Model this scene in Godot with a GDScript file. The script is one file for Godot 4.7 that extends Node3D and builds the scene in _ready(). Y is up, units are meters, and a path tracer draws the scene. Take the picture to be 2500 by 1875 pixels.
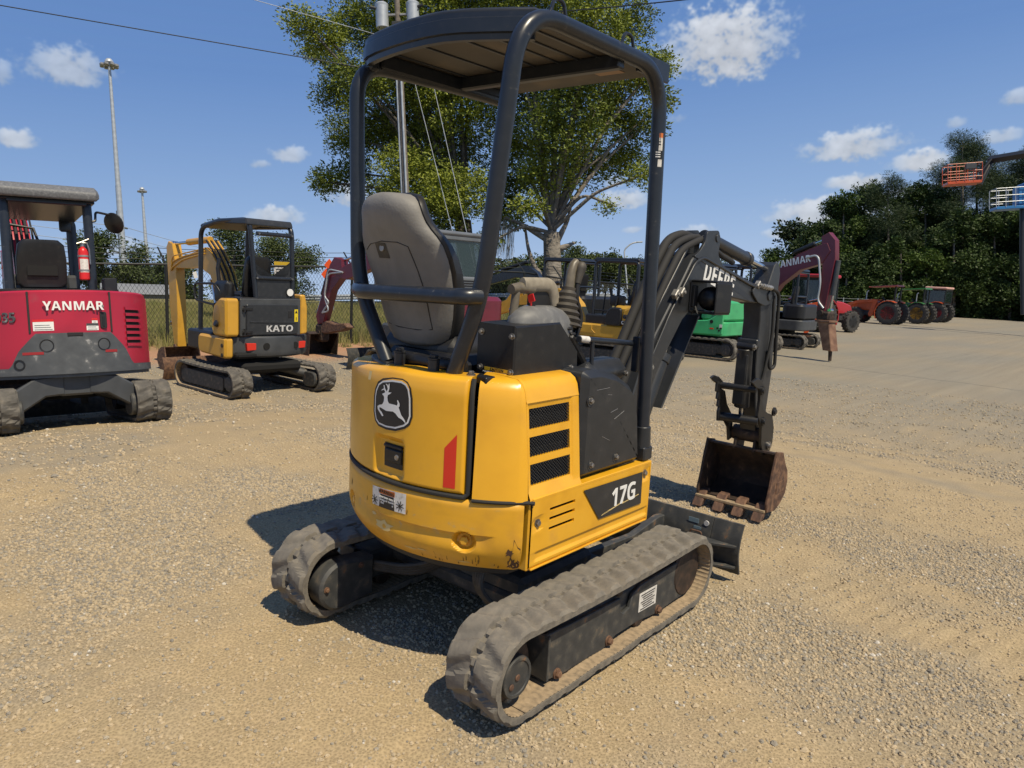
extends Node3D
# An equipment yard: a small yellow tracked excavator seen from behind, more machines along a fence, woods beyond.

const UPG := Vector3(-0.12890533, 0.99157944, -0.01239474)   # plumb line: the yard itself slopes

class MB:                                   # collects triangles, counter-clockwise seen from outside
	var p := PackedVector3Array()
	var c := PackedColorArray()
	var ink := Color(1, 1, 1)
	var xf := Transform3D()
	var moved := false
	func at(t: Transform3D) -> MB:
		xf = t
		moved = not t.is_equal_approx(Transform3D())
		return self
	func t(a: Vector3, b: Vector3, d: Vector3) -> void:
		if moved:
			a = xf * a
			b = xf * b
			d = xf * d
		p.append(a)
		p.append(b)
		p.append(d)
		c.append(ink)
	func q(a: Vector3, b: Vector3, d: Vector3, e: Vector3) -> void:
		t(a, b, d)
		t(a, d, e)
	func loft(rings: Array, closed := true, cap0 := true, cap1 := true) -> void:
		var n: int = rings[0].size()
		for i in rings.size() - 1:
			var r0: PackedVector3Array = rings[i]
			var r1: PackedVector3Array = rings[i + 1]
			for j in (n if closed else n - 1):
				var k := (j + 1) % n
				q(r0[j], r0[k], r1[k], r1[j])
		if cap0:
			fan(rings[0], true)
		if cap1:
			fan(rings[rings.size() - 1], false)
	func fan(r: PackedVector3Array, back: bool) -> void:
		var m := Vector3()
		for v in r:
			m += v
		m /= r.size()
		for j in r.size():
			var k := (j + 1) % r.size()
			if back:
				t(m, r[k], r[j])
			else:
				t(m, r[j], r[k])
	func box(m: Vector3, s: Vector3, b := 0.004, turn := Basis()) -> void:
		var h := s / 2
		b = minf(b, minf(h.x, minf(h.y, h.z)) * 0.9)
		var rings := []
		for row in [[-h.y, 1.0], [-h.y + b, 0.0], [h.y - b, 0.0], [h.y, 1.0]]:
			var e: float = b * row[1]
			var x: float = h.x - e
			var z: float = h.z - e
			var k: float = b * (1.0 - row[1] * 0.98)
			var r := PackedVector3Array()
			for w in [Vector2(x, z - k), Vector2(x, -z + k), Vector2(x - k, -z), Vector2(-x + k, -z), Vector2(-x, -z + k), Vector2(-x, z - k), Vector2(-x + k, z), Vector2(x - k, z)]:
				r.append(m + turn * Vector3(w.x, row[0], w.y))
			rings.append(r)
		loft(rings)
	func ring(m: Vector3, axis: Vector3, r: float, n: int, side := Vector3.ZERO, squash := 1.0) -> PackedVector3Array:
		var u := side
		if u == Vector3.ZERO:
			u = axis.cross(Vector3.UP if absf(axis.y) < 0.9 else Vector3.RIGHT)
		u = (u - axis * axis.dot(u)).normalized()
		var v := axis.cross(u)
		var o := PackedVector3Array()
		for i in n:
			var a := TAU * i / n
			o.append(m + u * (cos(a) * r) + v * (sin(a) * r * squash))
		return o
	func cyl(a: Vector3, b: Vector3, r0: float, r1 := -1.0, n := 14, bev := 0.0) -> void:
		if r1 < 0:
			r1 = r0
		var d := (b - a).normalized()
		var rings := []
		if bev > 0:
			rings.append(ring(a, d, maxf(r0 - bev, 0.0005), n))
			rings.append(ring(a + d * bev, d, r0, n))
			rings.append(ring(b - d * bev, d, r1, n))
			rings.append(ring(b, d, maxf(r1 - bev, 0.0005), n))
		else:
			rings.append(ring(a, d, r0, n))
			rings.append(ring(b, d, r1, n))
		loft(rings)
	func tube(pts: PackedVector3Array, r: float, n := 10, r_end := -1.0, squash := 1.0) -> void:
		var rings := []
		var side := Vector3.ZERO
		for i in pts.size():
			var d := (pts[mini(i + 1, pts.size() - 1)] - pts[maxi(i - 1, 0)]).normalized()
			if side == Vector3.ZERO:
				side = d.cross(Vector3.UP if absf(d.y) < 0.9 else Vector3.RIGHT)
			side = (side - d * d.dot(side)).normalized()
			var rr := r if r_end < 0 else lerpf(r, r_end, float(i) / (pts.size() - 1))
			rings.append(ring(pts[i], d, rr, n, side, squash))
		loft(rings)
	func lathe(m: Vector3, axis: Vector3, prof: Array, n := 24) -> void:   # prof: [along, radius]
		var rings := []
		for w in prof:
			rings.append(ring(m + axis * float(w[0]), axis, maxf(w[1], 0.0004), n))
		loft(rings)
	func ball(m: Vector3, s: Vector3, n := 12, k := 8) -> void:
		var rings := []
		for i in k + 1:
			var a := PI * i / k - PI / 2
			var r := PackedVector3Array()
			for j in n:
				var w := TAU * j / n
				r.append(m + Vector3(cos(w) * cos(a) * s.x, sin(a) * s.y, -sin(w) * cos(a) * s.z))
			rings.append(r)
		loft(rings, true, false, false)
	func prism(poly: Array, axis: String, a0: float, a1: float, b := 0.004) -> void:
		# axis x: points are (z, y); axis y: (x, z); axis z: (x, y)
		var w := PackedVector2Array()
		for v in poly:
			w.append(v if axis == "z" else Vector2(v.y, v.x))
		var area := 0.0
		for i in w.size():
			area += w[i].cross(w[(i + 1) % w.size()])
		if area < 0:
			w.reverse()
		var ins := PackedVector2Array()
		for i in w.size():
			var e0 := (w[i] - w[(i + w.size() - 1) % w.size()]).normalized()
			var e1 := (w[(i + 1) % w.size()] - w[i]).normalized()
			var nn := Vector2(-e0.y, e0.x) + Vector2(-e1.y, e1.x)
			var l := maxf(nn.length_squared() / 2.0, 0.35)
			ins.append(w[i] + nn * (b / l))
		var rings := [lift(ins, axis, a0), lift(w, axis, a0 + b), lift(w, axis, a1 - b), lift(ins, axis, a1)]
		if b <= 0:
			rings = [lift(w, axis, a0), lift(w, axis, a1)]
		loft(rings, true, false, false)
		var tri := Geometry2D.triangulate_polygon(ins)
		var lo: PackedVector3Array = rings[0]
		var hi: PackedVector3Array = rings[rings.size() - 1]
		if tri.is_empty():
			fan(lo, true)
			fan(hi, false)
		for i in range(0, tri.size(), 3):
			var s := (ins[tri[i + 1]] - ins[tri[i]]).cross(ins[tri[i + 2]] - ins[tri[i]])
			var j := tri[i + 1] if s > 0 else tri[i + 2]
			var k := tri[i + 2] if s > 0 else tri[i + 1]
			t(hi[tri[i]], hi[j], hi[k])
			t(lo[tri[i]], lo[k], lo[j])
	func lift(w: PackedVector2Array, axis: String, a: float) -> PackedVector3Array:
		var o := PackedVector3Array()
		for v in w:
			o.append(Vector3(a, v.x, v.y) if axis == "x" else Vector3(v.y, a, v.x) if axis == "y" else Vector3(v.x, v.y, a))
		return o
	func sheet(us: Array, vs: Array, f: Callable, holes: Array = [], deep := Vector3.ZERO) -> void:
		# quads over u and v (u x v points out); holes are Rect2 in (u, v), lined to a depth
		var pts := []
		for u in us:
			var row := PackedVector3Array()
			for v in vs:
				row.append(f.call(u, v))
			pts.append(row)
		for i in us.size() - 1:
			for j in vs.size() - 1:
				var m := Vector2((us[i] + us[i + 1]) / 2, (vs[j] + vs[j + 1]) / 2)
				var inside := false
				for h: Rect2 in holes:
					if h.has_point(m):
						inside = true
				if not inside:
					q(pts[i][j], pts[i + 1][j], pts[i + 1][j + 1], pts[i][j + 1])
		for h: Rect2 in holes:
			var k := [h.position, Vector2(h.end.x, h.position.y), h.end, Vector2(h.position.x, h.end.y)]
			for i in 4:
				var a: Vector3 = f.call(k[i].x, k[i].y)
				var b: Vector3 = f.call(k[(i + 1) % 4].x, k[(i + 1) % 4].y)
				q(b, a, a + deep, b + deep)
	func mesh(crease := 38.0, coloured := false) -> ArrayMesh:
		var n := p.size()
		var nf := n / 3
		var fnorm := PackedVector3Array()
		fnorm.resize(nf)
		var area := PackedFloat32Array()
		area.resize(nf)
		var near := {}
		for i in nf:
			var w := (p[i * 3 + 1] - p[i * 3]).cross(p[i * 3 + 2] - p[i * 3])
			area[i] = w.length()
			fnorm[i] = w.normalized()
			for j in 3:
				var key := Vector3i((p[i * 3 + j] * 8000.0).round())
				if near.has(key):
					near[key].append(i)
				else:
					near[key] = [i]
		var cosc := cos(deg_to_rad(crease))
		var vp := PackedVector3Array()
		var vn := PackedVector3Array()
		var vc := PackedColorArray()
		for i in nf:
			if area[i] < 1e-10:
				continue
			for j: int in [0, 2, 1]:
				var v := p[i * 3 + j]
				var s := Vector3()
				for k: int in near[Vector3i((v * 8000.0).round())]:
					if fnorm[k].dot(fnorm[i]) > cosc:
						s += fnorm[k] * area[k]
				vp.append(v)
				vn.append(s.normalized())
				if coloured:
					vc.append(c[i])
		var arr := []
		arr.resize(Mesh.ARRAY_MAX)
		arr[Mesh.ARRAY_VERTEX] = vp
		arr[Mesh.ARRAY_NORMAL] = vn
		if coloured:
			arr[Mesh.ARRAY_COLOR] = vc
		var m := ArrayMesh.new()
		m.add_surface_from_arrays(Mesh.PRIMITIVE_TRIANGLES, arr)
		return m

var taken := {}
var M := {}

func numbered(called: String) -> String:
	var k: int = taken.get(called, 0)
	taken[called] = k + 1
	return called if k == 0 else "%s_%03d" % [called, k]

func tag(o: Node, label: String, category := "", group := "", kind := "") -> Node:
	if label:
		o.set_meta("label", label)
	if category:
		o.set_meta("category", category)
	if group:
		o.set_meta("group", group)
	if kind:
		o.set_meta("kind", kind)
	return o

func thing(called: String, label: String, category: String, place := Transform3D(), group := "") -> Node3D:
	var o := Node3D.new()
	o.name = numbered(called)
	add_child(o)
	o.transform = place
	tag(o, label, category, group)
	return o

func part(parent: Node, called: String, mb: MB, mat: Material, crease := 38.0, coloured := false) -> MeshInstance3D:
	var o := MeshInstance3D.new()
	o.mesh = mb.mesh(crease, coloured)
	o.material_override = mat
	if parent == self:
		called = numbered(called)
	o.name = called
	parent.add_child(o, true)
	return o

func copies(parent: Node, called: String, mesh: Mesh, mat: Material, count: int, buffer: PackedFloat32Array, coloured := true) -> MultiMeshInstance3D:
	var mm := MultiMesh.new()
	mm.transform_format = MultiMesh.TRANSFORM_3D
	mm.use_colors = coloured
	mm.mesh = mesh
	mm.instance_count = count
	mm.buffer = buffer
	var o := MultiMeshInstance3D.new()
	o.multimesh = mm
	o.material_override = mat
	o.name = called
	parent.add_child(o, true)
	o.set_meta("kind", "stuff")
	return o

func pts(a: Array) -> PackedVector3Array:
	var o := PackedVector3Array()
	for v in a:
		o.append(v)
	return o

func bend(a: Array, r: float, n := 6) -> PackedVector3Array:      # a polyline with rounded corners
	var o := PackedVector3Array([a[0]])
	for i in range(1, a.size() - 1):
		var v: Vector3 = a[i]
		var d0: Vector3 = a[i - 1] - v
		var d1: Vector3 = a[i + 1] - v
		var l := minf(r, minf(d0.length(), d1.length()) * 0.48)
		var s := v + d0.normalized() * l
		var e := v + d1.normalized() * l
		for k in n + 1:
			var w := float(k) / n
			o.append(s.lerp(v, w).lerp(v.lerp(e, w), w))
	o.append(a[a.size() - 1])
	return o

func sag(a: Vector3, b: Vector3, drop: float, n := 14) -> PackedVector3Array:
	var o := PackedVector3Array()
	for i in n + 1:
		var w := float(i) / n
		o.append(a.lerp(b, w) - UPG * (drop * 4.0 * w * (1 - w)))
	return o

func steps(a: float, b: float, n: int) -> Array:
	var o := []
	for i in n + 1:
		o.append(lerpf(a, b, float(i) / n))
	return o

func merged(a: Array, b: Array) -> Array:
	var o := a + b
	o.sort()
	var r := [o[0]]
	for v in o:
		if absf(v - r[r.size() - 1]) > 0.0004:
			r.append(v)
	return r

func lin(r: float, g: float, b: float) -> Color:                   # a real-world base colour as sRGB
	return Color(r, g, b).linear_to_srgb()

func noise_tex(freq: float, seed_: int, stops: Array, size := 512, octaves := 4, kind := FastNoiseLite.TYPE_SIMPLEX_SMOOTH, warp := 0.0) -> NoiseTexture2D:
	var n := FastNoiseLite.new()
	n.noise_type = kind
	n.seed = seed_
	n.frequency = freq
	n.fractal_octaves = octaves
	if warp > 0:
		n.domain_warp_enabled = true
		n.domain_warp_amplitude = warp
	var t := NoiseTexture2D.new()
	t.width = size
	t.height = size
	t.seamless = true
	t.noise = n
	t.normalize = true
	if stops:
		var g := Gradient.new()
		var o := PackedFloat32Array()
		var cc := PackedColorArray()
		for s in stops:
			o.append(s[0])
			cc.append(s[1])
		g.offsets = o
		g.colors = cc
		t.color_ramp = g
	return t

func bump_tex(freq: float, seed_: int, strength: float, size := 512, octaves := 4, kind := FastNoiseLite.TYPE_SIMPLEX_SMOOTH) -> NoiseTexture2D:
	var t := noise_tex(freq, seed_, [], size, octaves, kind)
	t.as_normal_map = true
	t.bump_strength = strength
	return t

func plain(c: Color, rough := 0.6, metal := 0.0) -> StandardMaterial3D:
	var m := StandardMaterial3D.new()
	m.albedo_color = c
	m.roughness = rough
	m.metallic = metal
	return m

func grained(tex: Texture2D, rough: float, metal: float, scale: float, bump: Texture2D = null, depth := 1.0) -> StandardMaterial3D:
	var m := plain(Color.WHITE, rough, metal)
	m.albedo_texture = tex
	m.uv1_triplanar = true
	m.uv1_world_triplanar = false
	m.uv1_scale = Vector3.ONE * scale
	if bump:
		m.normal_enabled = true
		m.normal_texture = bump
		m.normal_scale = depth
	return m

func letters(parent: Node, called: String, words: String, height: float, place: Transform3D, mat: Material, bold := 0.0, stretch := 1.0, deep := 0.002) -> MeshInstance3D:
	var f := SystemFont.new()
	f.font_names = PackedStringArray(["Droid Sans"])
	f.font_weight = 700
	var t := TextMesh.new()
	var fv := FontVariation.new()
	fv.base_font = f
	fv.variation_embolden = 0.0
	t.font = fv
	t.text = words
	t.font_size = 64
	t.pixel_size = height / 46.0
	t.depth = deep
	t.curve_step = 4.0
	var o := MeshInstance3D.new()
	o.mesh = t
	o.material_override = mat
	o.name = called
	parent.add_child(o, true)
	o.transform = place * Transform3D(Basis().scaled(Vector3(stretch, 1, 1)), Vector3.ZERO)
	return o

const FENCE := [Vector3(-15.6, 0.9, 1.2), Vector3(-15.31, 0.91, -1.41), Vector3(-15.02, 0.96, -3.25), Vector3(-14.59, 1.02, -5.34), Vector3(-14.16, 1.06, -7.43), Vector3(-13.68, 1.12, -9.7), Vector3(-12.94, 1.18, -12.18), Vector3(-12.11, 1.17, -14.73), Vector3(-11.86, 1.03, -16.23), Vector3(-12.22, 0.86, -21.16), Vector3(-12.9, 0.7, -29.77)]

# ---------------------------------------------------------------- camera, sky, sun
func set_view() -> void:
	var cam := Camera3D.new()
	cam.name = "camera"
	cam.fov = 54.24
	cam.near = 0.05
	cam.far = 900.0
	cam.transform = Transform3D(Basis.from_euler(Vector3(deg_to_rad(-9.4476), deg_to_rad(39.9767), deg_to_rad(3.0923))), Vector3(2.03487, 1.53741, 2.43467))
	add_child(cam)
	cam.current = true
	var sun := DirectionalLight3D.new()
	sun.name = "sun"
	sun.light_energy = 1.5
	sun.light_color = Color(1.0, 0.945, 0.835)
	sun.light_angular_distance = 0.5
	sun.shadow_enabled = true
	add_child(sun)
	sun.look_at_from_position(Vector3(5.5, 10, 1.1), Vector3.ZERO, Vector3.UP)
	var we := WorldEnvironment.new()
	we.name = "surroundings"
	var e := Environment.new()
	e.background_mode = Environment.BG_SKY
	var sky := Sky.new()
	var sm := PanoramaSkyMaterial.new()
	sm.panorama = ImageTexture.create_from_image(sky_picture())
	sky.sky_material = sm
	e.sky = sky
	e.sky_rotation = Basis(Quaternion(Vector3.UP, UPG)).get_euler()
	e.background_energy_multiplier = 0.9
	e.tonemap_mode = Environment.TONE_MAPPER_LINEAR
	e.tonemap_exposure = 1.08
	e.sdfgi_enabled = true
	e.ssao_enabled = true
	e.ssil_enabled = true
	we.environment = e
	add_child(we)

func sky_picture() -> Image:
	var w := 4096
	var h := 2048
	var im := Image.create(w, h, false, Image.FORMAT_RGB8)
	var grad := Gradient.new()
	grad.offsets = PackedFloat32Array([0.0, 0.045, 0.1, 0.2, 0.33, 0.6, 1.0])
	grad.colors = PackedColorArray([Color8(192, 209, 232), Color8(175, 198, 229), Color8(146, 177, 219), Color8(108, 145, 201), Color8(92, 130, 189), Color8(90, 121, 174), Color8(90, 117, 166)])
	for y in h:
		var el := 90.0 - 180.0 * (y + 0.5) / h
		im.fill_rect(Rect2i(0, y, w, 1), grad.sample(clampf(el / 90.0, 0, 1)))
	# clouds: azimuth, elevation, width, height in degrees, thickness
	var cl := [[-24.4, 19.0, 9.4, 4.7, 1.0], [-69.9, 17.5, 5.3, 2.3, 0.7], [-73.1, 13.0, 2.8, 1.1, 0.8], [-56.3, 13.0, 2.8, 1.0, 0.7], [-58.3, 12.3, 1.9, 0.5, 0.5], [-57.5, 8.8, 4.1, 1.2, 0.75], [-52.2, 10.4, 3.8, 1.9, 0.8], [-31.8, 9.3, 4.1, 1.3, 0.8], [-32.4, 10.7, 1.9, 0.9, 0.5], [-16.1, 11.5, 7.2, 1.9, 0.85], [-11.9, 10.0, 4.4, 1.3, 0.9], [-15.6, 9.1, 4.1, 1.1, 0.9], [-17.1, 9.3, 1.9, 0.6, 0.4], [-17.9, 7.4, 8.5, 1.9, 0.85], [-12.4, 7.4, 6.3, 2.1, 0.9], [-20.1, 6.1, 4.4, 0.7, 0.7], [-6.8, 13.0, 1.9, 0.9, 0.6], [-10.0, 12.1, 1.3, 0.6, 0.5], [-68.2, 6.6, 6.9, 1.4, 0.5], [-26.5, 6.7, 3.4, 0.8, 0.5], [-31.1, 7.1, 1.9, 0.4, 0.5], [-73.5, 16.7, 1.3, 1.3, 0.5], [-27.8, 14.6, 1.9, 0.6, 0.3], [-7.6, 10.9, 2.8, 0.8, 0.6]]
	var rng := RandomNumberGenerator.new()
	rng.seed = 4
	for i in 80:
		var az := rng.randf_range(5, 275)
		var el := 5.0 + 45.0 * pow(rng.randf(), 1.6)
		var ww := rng.randf_range(2, 8)
		cl.append([az, el, ww, ww * rng.randf_range(0.2, 0.45), rng.randf_range(0.4, 1.0)])
	var n1 := FastNoiseLite.new()
	n1.seed = 11
	n1.frequency = 1.0
	n1.fractal_octaves = 5
	n1.fractal_gain = 0.55
	var deg := w / 360.0
	for k in cl:
		var cw: float = k[2] * 0.62 / cos(deg_to_rad(k[1])) * deg
		var ch: float = k[3] * 0.75 * deg
		var cx: float = fposmod(k[0], 360.0) * deg
		var cy: float = (90.0 - k[1]) * deg
		for y in range(int(cy - ch * 1.25), int(cy + ch) + 1):
			for x in range(int(cx - cw * 1.2), int(cx + cw * 1.2) + 1):
				var u := (x - cx) / cw
				var v := (cy - y) / ch
				var f := n1.get_noise_3d(x / deg * 0.62, y / deg * 0.95, k[0] * 3.7)
				var fine := n1.get_noise_3d(x / deg * 2.6, y / deg * 3.4, k[0])
				var vv := v if v > 0 else v * 1.25
				var d := 1.0 - (u * u + vv * vv) * 1.0 + f * 0.75 + fine * 0.4
				var a: float = smoothstep(0.2, 0.85, d) * k[4] * clampf(1.25 - absf(u), 0, 1)
				if a < 0.004:
					continue
				var px := posmod(x, w)
				var lit := clampf(0.84 + 0.09 * v + 0.12 * f, 0.7, 0.96)
				im.set_pixel(px, y, im.get_pixel(px, y).lerp(Color(lit * 0.98, lit * 0.985, lit), minf(a * 0.9, 0.86)))
	return im

# ---------------------------------------------------------------- ground
var relief := FastNoiseLite.new()
var patches := FastNoiseLite.new()

func yard(x: float, z: float) -> float:                 # the lie of the land: a pad under the machine, the wider yard lower
	var w := smoothstep(2.9, 9.0, Vector2(x - 0.2, z).length())
	return w * (-0.4845 + 0.0154 * x + 0.0149 * z) - 0.16 * maxf(0.0, -x - 34.0)

func on_yard(x: float, z: float) -> Vector3:
	return Vector3(x, yard(x, z), z)

func rut(x: float, z: float) -> float:
	# old grouser prints and wheel ruts: low ridges running past the machine
	var s := 0.0
	for k in [[-1.75, 2.1, -0.42, 0.26], [0.85, 1.35, -0.55, 0.24], [1.75, 0.7, -0.2, 0.3], [2.2, -1.2, 0.1, 0.3], [-2.6, 1.0, -0.35, 0.3]]:
		var d := Vector2(x - k[0], z - k[1])
		var ang: float = k[2]
		var along := d.x * cos(ang) + d.y * sin(ang)
		var over: float = -d.x * sin(ang) + d.y * cos(ang)
		var m: float = smoothstep(k[3], k[3] * 0.6, absf(over)) * smoothstep(1.7, 1.2, absf(along))
		s += m * (-0.008 + 0.006 * sin(along * 62.0 + over * 9.0) + 0.004 * sin(along * 21.0))
	return s

func soil(x: float, z: float) -> float:
	var near := smoothstep(14.0, 4.0, Vector2(x - 1, z).length())
	var h := relief.get_noise_2d(x * 1.0, z * 1.0) * 0.016 + relief.get_noise_2d(x * 4.5 + 40, z * 4.5) * 0.008 + relief.get_noise_2d(x * 15.0, z * 15.0 + 9) * 0.0035 * near
	var under := 1.0
	for s in [-1.0, 1.0]:
		under = minf(under, maxf(smoothstep(0.14, 0.3, absf(x - s * 0.525)), smoothstep(0.62, 0.95, absf(z))))
	if near > 0.3:
		h += rut(x, z) * near
	return yard(x, z) + h * lerpf(0.12, 1.0, under) - 0.012 - 0.004 * (1 - under)

func gravelly(x: float, z: float) -> float:              # 0 = bare dust, 1 = loose grey stone
	var v := patches.get_noise_2d(x * 0.75 + z * 0.3, z * 1.3 - x * 0.25) + 0.35 * patches.get_noise_2d(x * 3.1, z * 3.1 + 7)
	var far := smoothstep(6.5, 13.0, Vector2(x - 2, z - 2.4).length()) * 0.38
	for k in [[0.95, -0.55, 0.55, 0.5], [-0.75, 1.15, 0.8, 0.4], [1.6, -1.6, 0.8, 0.35], [-1.9, 0.2, 0.7, 0.3], [-0.85, 0.55, 0.6, -0.65], [0.6, 1.5, 0.55, -0.45], [1.45, 0.75, 0.6, -0.3], [2.9, -3.9, 1.2, -0.4], [0.2, -3.6, 1.3, -0.45], [3.4, -6.2, 1.6, 0.45], [-2.9, -0.9, 0.9, -0.3]]:
		v += k[3] * exp(-Vector2(x - k[0], z - k[1]).length_squared() / (k[2] * k[2]))
	return smoothstep(-0.42, 0.46, v + far)

func ground_tint(x: float, z: float) -> Color:
	var g := gravelly(x, z)
	var warm := 0.5 + 0.5 * patches.get_noise_2d(x * 0.45 + 80, z * 0.45)
	var dust := Color(0.43, 0.34, 0.215).lerp(Color(0.475, 0.36, 0.205), warm)
	var c := dust.lerp(Color(0.36, 0.3, 0.21), g * 0.95)
	var wide := smoothstep(9.0, 17.0, Vector2(x - 2, z - 2.4).length())
	c = c.lerp(Color(0.27, 0.258, 0.22), wide * 0.85 * (0.7 + 0.5 * patches.get_noise_2d(x * 0.3, z * 1.1 + 30)))
	# red clay along the foot of the fence
	var clay := smoothstep(0.0, 1.0, fence_side(x, z) + 3.2 + 1.3 * patches.get_noise_2d(x * 0.9, z * 0.9 + 50)) * smoothstep(-30.0, -16.0, z)
	c = c.lerp(Color(0.5, 0.27, 0.155), clampf(clay, 0, 1) * 0.85)
	var green := smoothstep(-0.3, 0.9, fence_side(x, z) + 0.8 * patches.get_noise_2d(x * 1.7, z * 1.7))
	c = c.lerp(Color(0.2, 0.19, 0.075).lerp(Color(0.27, 0.23, 0.11), warm), green)
	return c * (1.0 + 0.08 * relief.get_noise_2d(x * 3.0, z * 3.0))

func fence_side(x: float, z: float) -> float:            # metres past the fence line (negative: yard side)
	if x > -7.0:
		return -6.0
	var best := -1e9
	for i in FENCE.size() - 1:
		var a := Vector2(FENCE[i].x, FENCE[i].z)
		var b := Vector2(FENCE[i + 1].x, FENCE[i + 1].z)
		var d := (b - a).normalized()
		var r := Vector2(x, z) - a
		var l := clampf(r.dot(d), 0 if i > 0 else -60, (b - a).length() if i < FENCE.size() - 2 else 400.0)
		var off := (r - d * l)
		var s := off.length() * signf(d.cross(r))
		if absf(s) < absf(best):
			best = s
	return -best

func spread(a: float, b: float, step: float, lo: float, hi: float) -> Array:
	var o := []
	var v := a
	while v <= b:
		o.append(v)
		v += step
	var s := step
	v = a
	while v > lo:
		s *= 1.13
		v -= s
		o.append(v)
	s = step
	v = b
	while v < hi:
		s *= 1.13
		v += s
		o.append(v)
	o.sort()
	return o

func build_ground() -> void:
	relief.seed = 5
	relief.frequency = 0.9
	relief.fractal_octaves = 3
	patches.seed = 21
	patches.frequency = 0.55
	patches.fractal_octaves = 3
	var xs := spread(-3.6, 4.2, 0.034, -230, 190)
	var zs := spread(-4.6, 3.6, 0.034, -420, 120)
	var nx := xs.size()
	var nz := zs.size()
	var v := PackedVector3Array()
	var c := PackedColorArray()
	for i in nx:
		for j in nz:
			v.append(Vector3(xs[i], soil(xs[i], zs[j]), zs[j]))
			c.append(ground_tint(xs[i], zs[j]))
	for i in nx:                                         # remember the near part for what lies on it
		if xs[i] >= -3.601 and near_x0 < 0:
			near_x0 = i
	for j in nz:
		if zs[j] >= -4.601 and near_z0 < 0:
			near_z0 = j
	near_nz = nz
	near_v = v
	var n := PackedVector3Array()
	n.resize(v.size())
	var idx := PackedInt32Array()
	for i in nx:
		for j in nz:
			var a := v[maxi(i - 1, 0) * nz + j]
			var b := v[mini(i + 1, nx - 1) * nz + j]
			var d := v[i * nz + maxi(j - 1, 0)]
			var e := v[i * nz + mini(j + 1, nz - 1)]
			n[i * nz + j] = (e - d).cross(b - a).normalized()
			if i < nx - 1 and j < nz - 1:
				var k := i * nz + j
				idx.append_array(PackedInt32Array([k, k + nz, k + 1, k + 1, k + nz, k + nz + 1]))
	var arr := []
	arr.resize(Mesh.ARRAY_MAX)
	arr[Mesh.ARRAY_VERTEX] = v
	arr[Mesh.ARRAY_NORMAL] = n
	arr[Mesh.ARRAY_COLOR] = c
	arr[Mesh.ARRAY_INDEX] = idx
	var me := ArrayMesh.new()
	me.add_surface_from_arrays(Mesh.PRIMITIVE_TRIANGLES, arr)
	var m := plain(Color.WHITE, 0.97)
	m.metallic_specular = 0.25
	m.vertex_color_use_as_albedo = true
	m.albedo_texture = noise_tex(0.035, 3, [[0.0, Color(0.62, 0.62, 0.62)], [0.3, Color(0.84, 0.84, 0.84)], [0.62, Color(0.95, 0.95, 0.95)], [1.0, Color(1, 1, 1)]], 1024, 3, FastNoiseLite.TYPE_CELLULAR)
	m.normal_enabled = true
	m.normal_texture = bump_tex(0.035, 3, 8.0, 1024, 3, FastNoiseLite.TYPE_CELLULAR)
	m.normal_scale = 0.9
	m.uv1_triplanar = true
	m.uv1_world_triplanar = true
	m.uv1_scale = Vector3.ONE * 2.3
	var o := MeshInstance3D.new()
	o.name = "ground"
	o.mesh = me
	o.material_override = m
	add_child(o)
	o.set_meta("kind", "structure")

var near_v: PackedVector3Array
var near_x0 := -1
var near_z0 := -1
var near_nz := 0

func lie(x: float, z: float) -> float:                    # height of the built ground near the machine
	if x < -3.5 or x > 4.1 or z < -4.5 or z > 3.5:
		return soil(x, z)
	var fx := (x + 3.6) / 0.034
	var fz := (z + 4.6) / 0.034
	var i := int(fx)
	var j := int(fz)
	var k := (near_x0 + i) * near_nz + near_z0 + j
	return lerpf(lerpf(near_v[k].y, near_v[k + 1].y, fz - j), lerpf(near_v[k + near_nz].y, near_v[k + near_nz + 1].y, fz - j), fx - i)

func stone_mesh(seed_: int) -> ArrayMesh:
	var rng := RandomNumberGenerator.new()
	rng.seed = seed_
	var mb := MB.new()
	var rings := []
	for i in 4:
		var a := [-1.0, -0.35, 0.4, 1.0][i] as float
		var rr := [0.35, 0.95, 0.85, 0.3][i] as float
		var r := PackedVector3Array()
		for j in 5:
			var w := TAU * (j + 0.3 * i) / 5
			var k := rr * rng.randf_range(0.75, 1.15)
			r.append(Vector3(cos(w) * k, a * rng.randf_range(0.5, 0.75), -sin(w) * k * 0.8))
		rings.append(r)
	mb.loft(rings)
	return mb.mesh(25)

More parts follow.
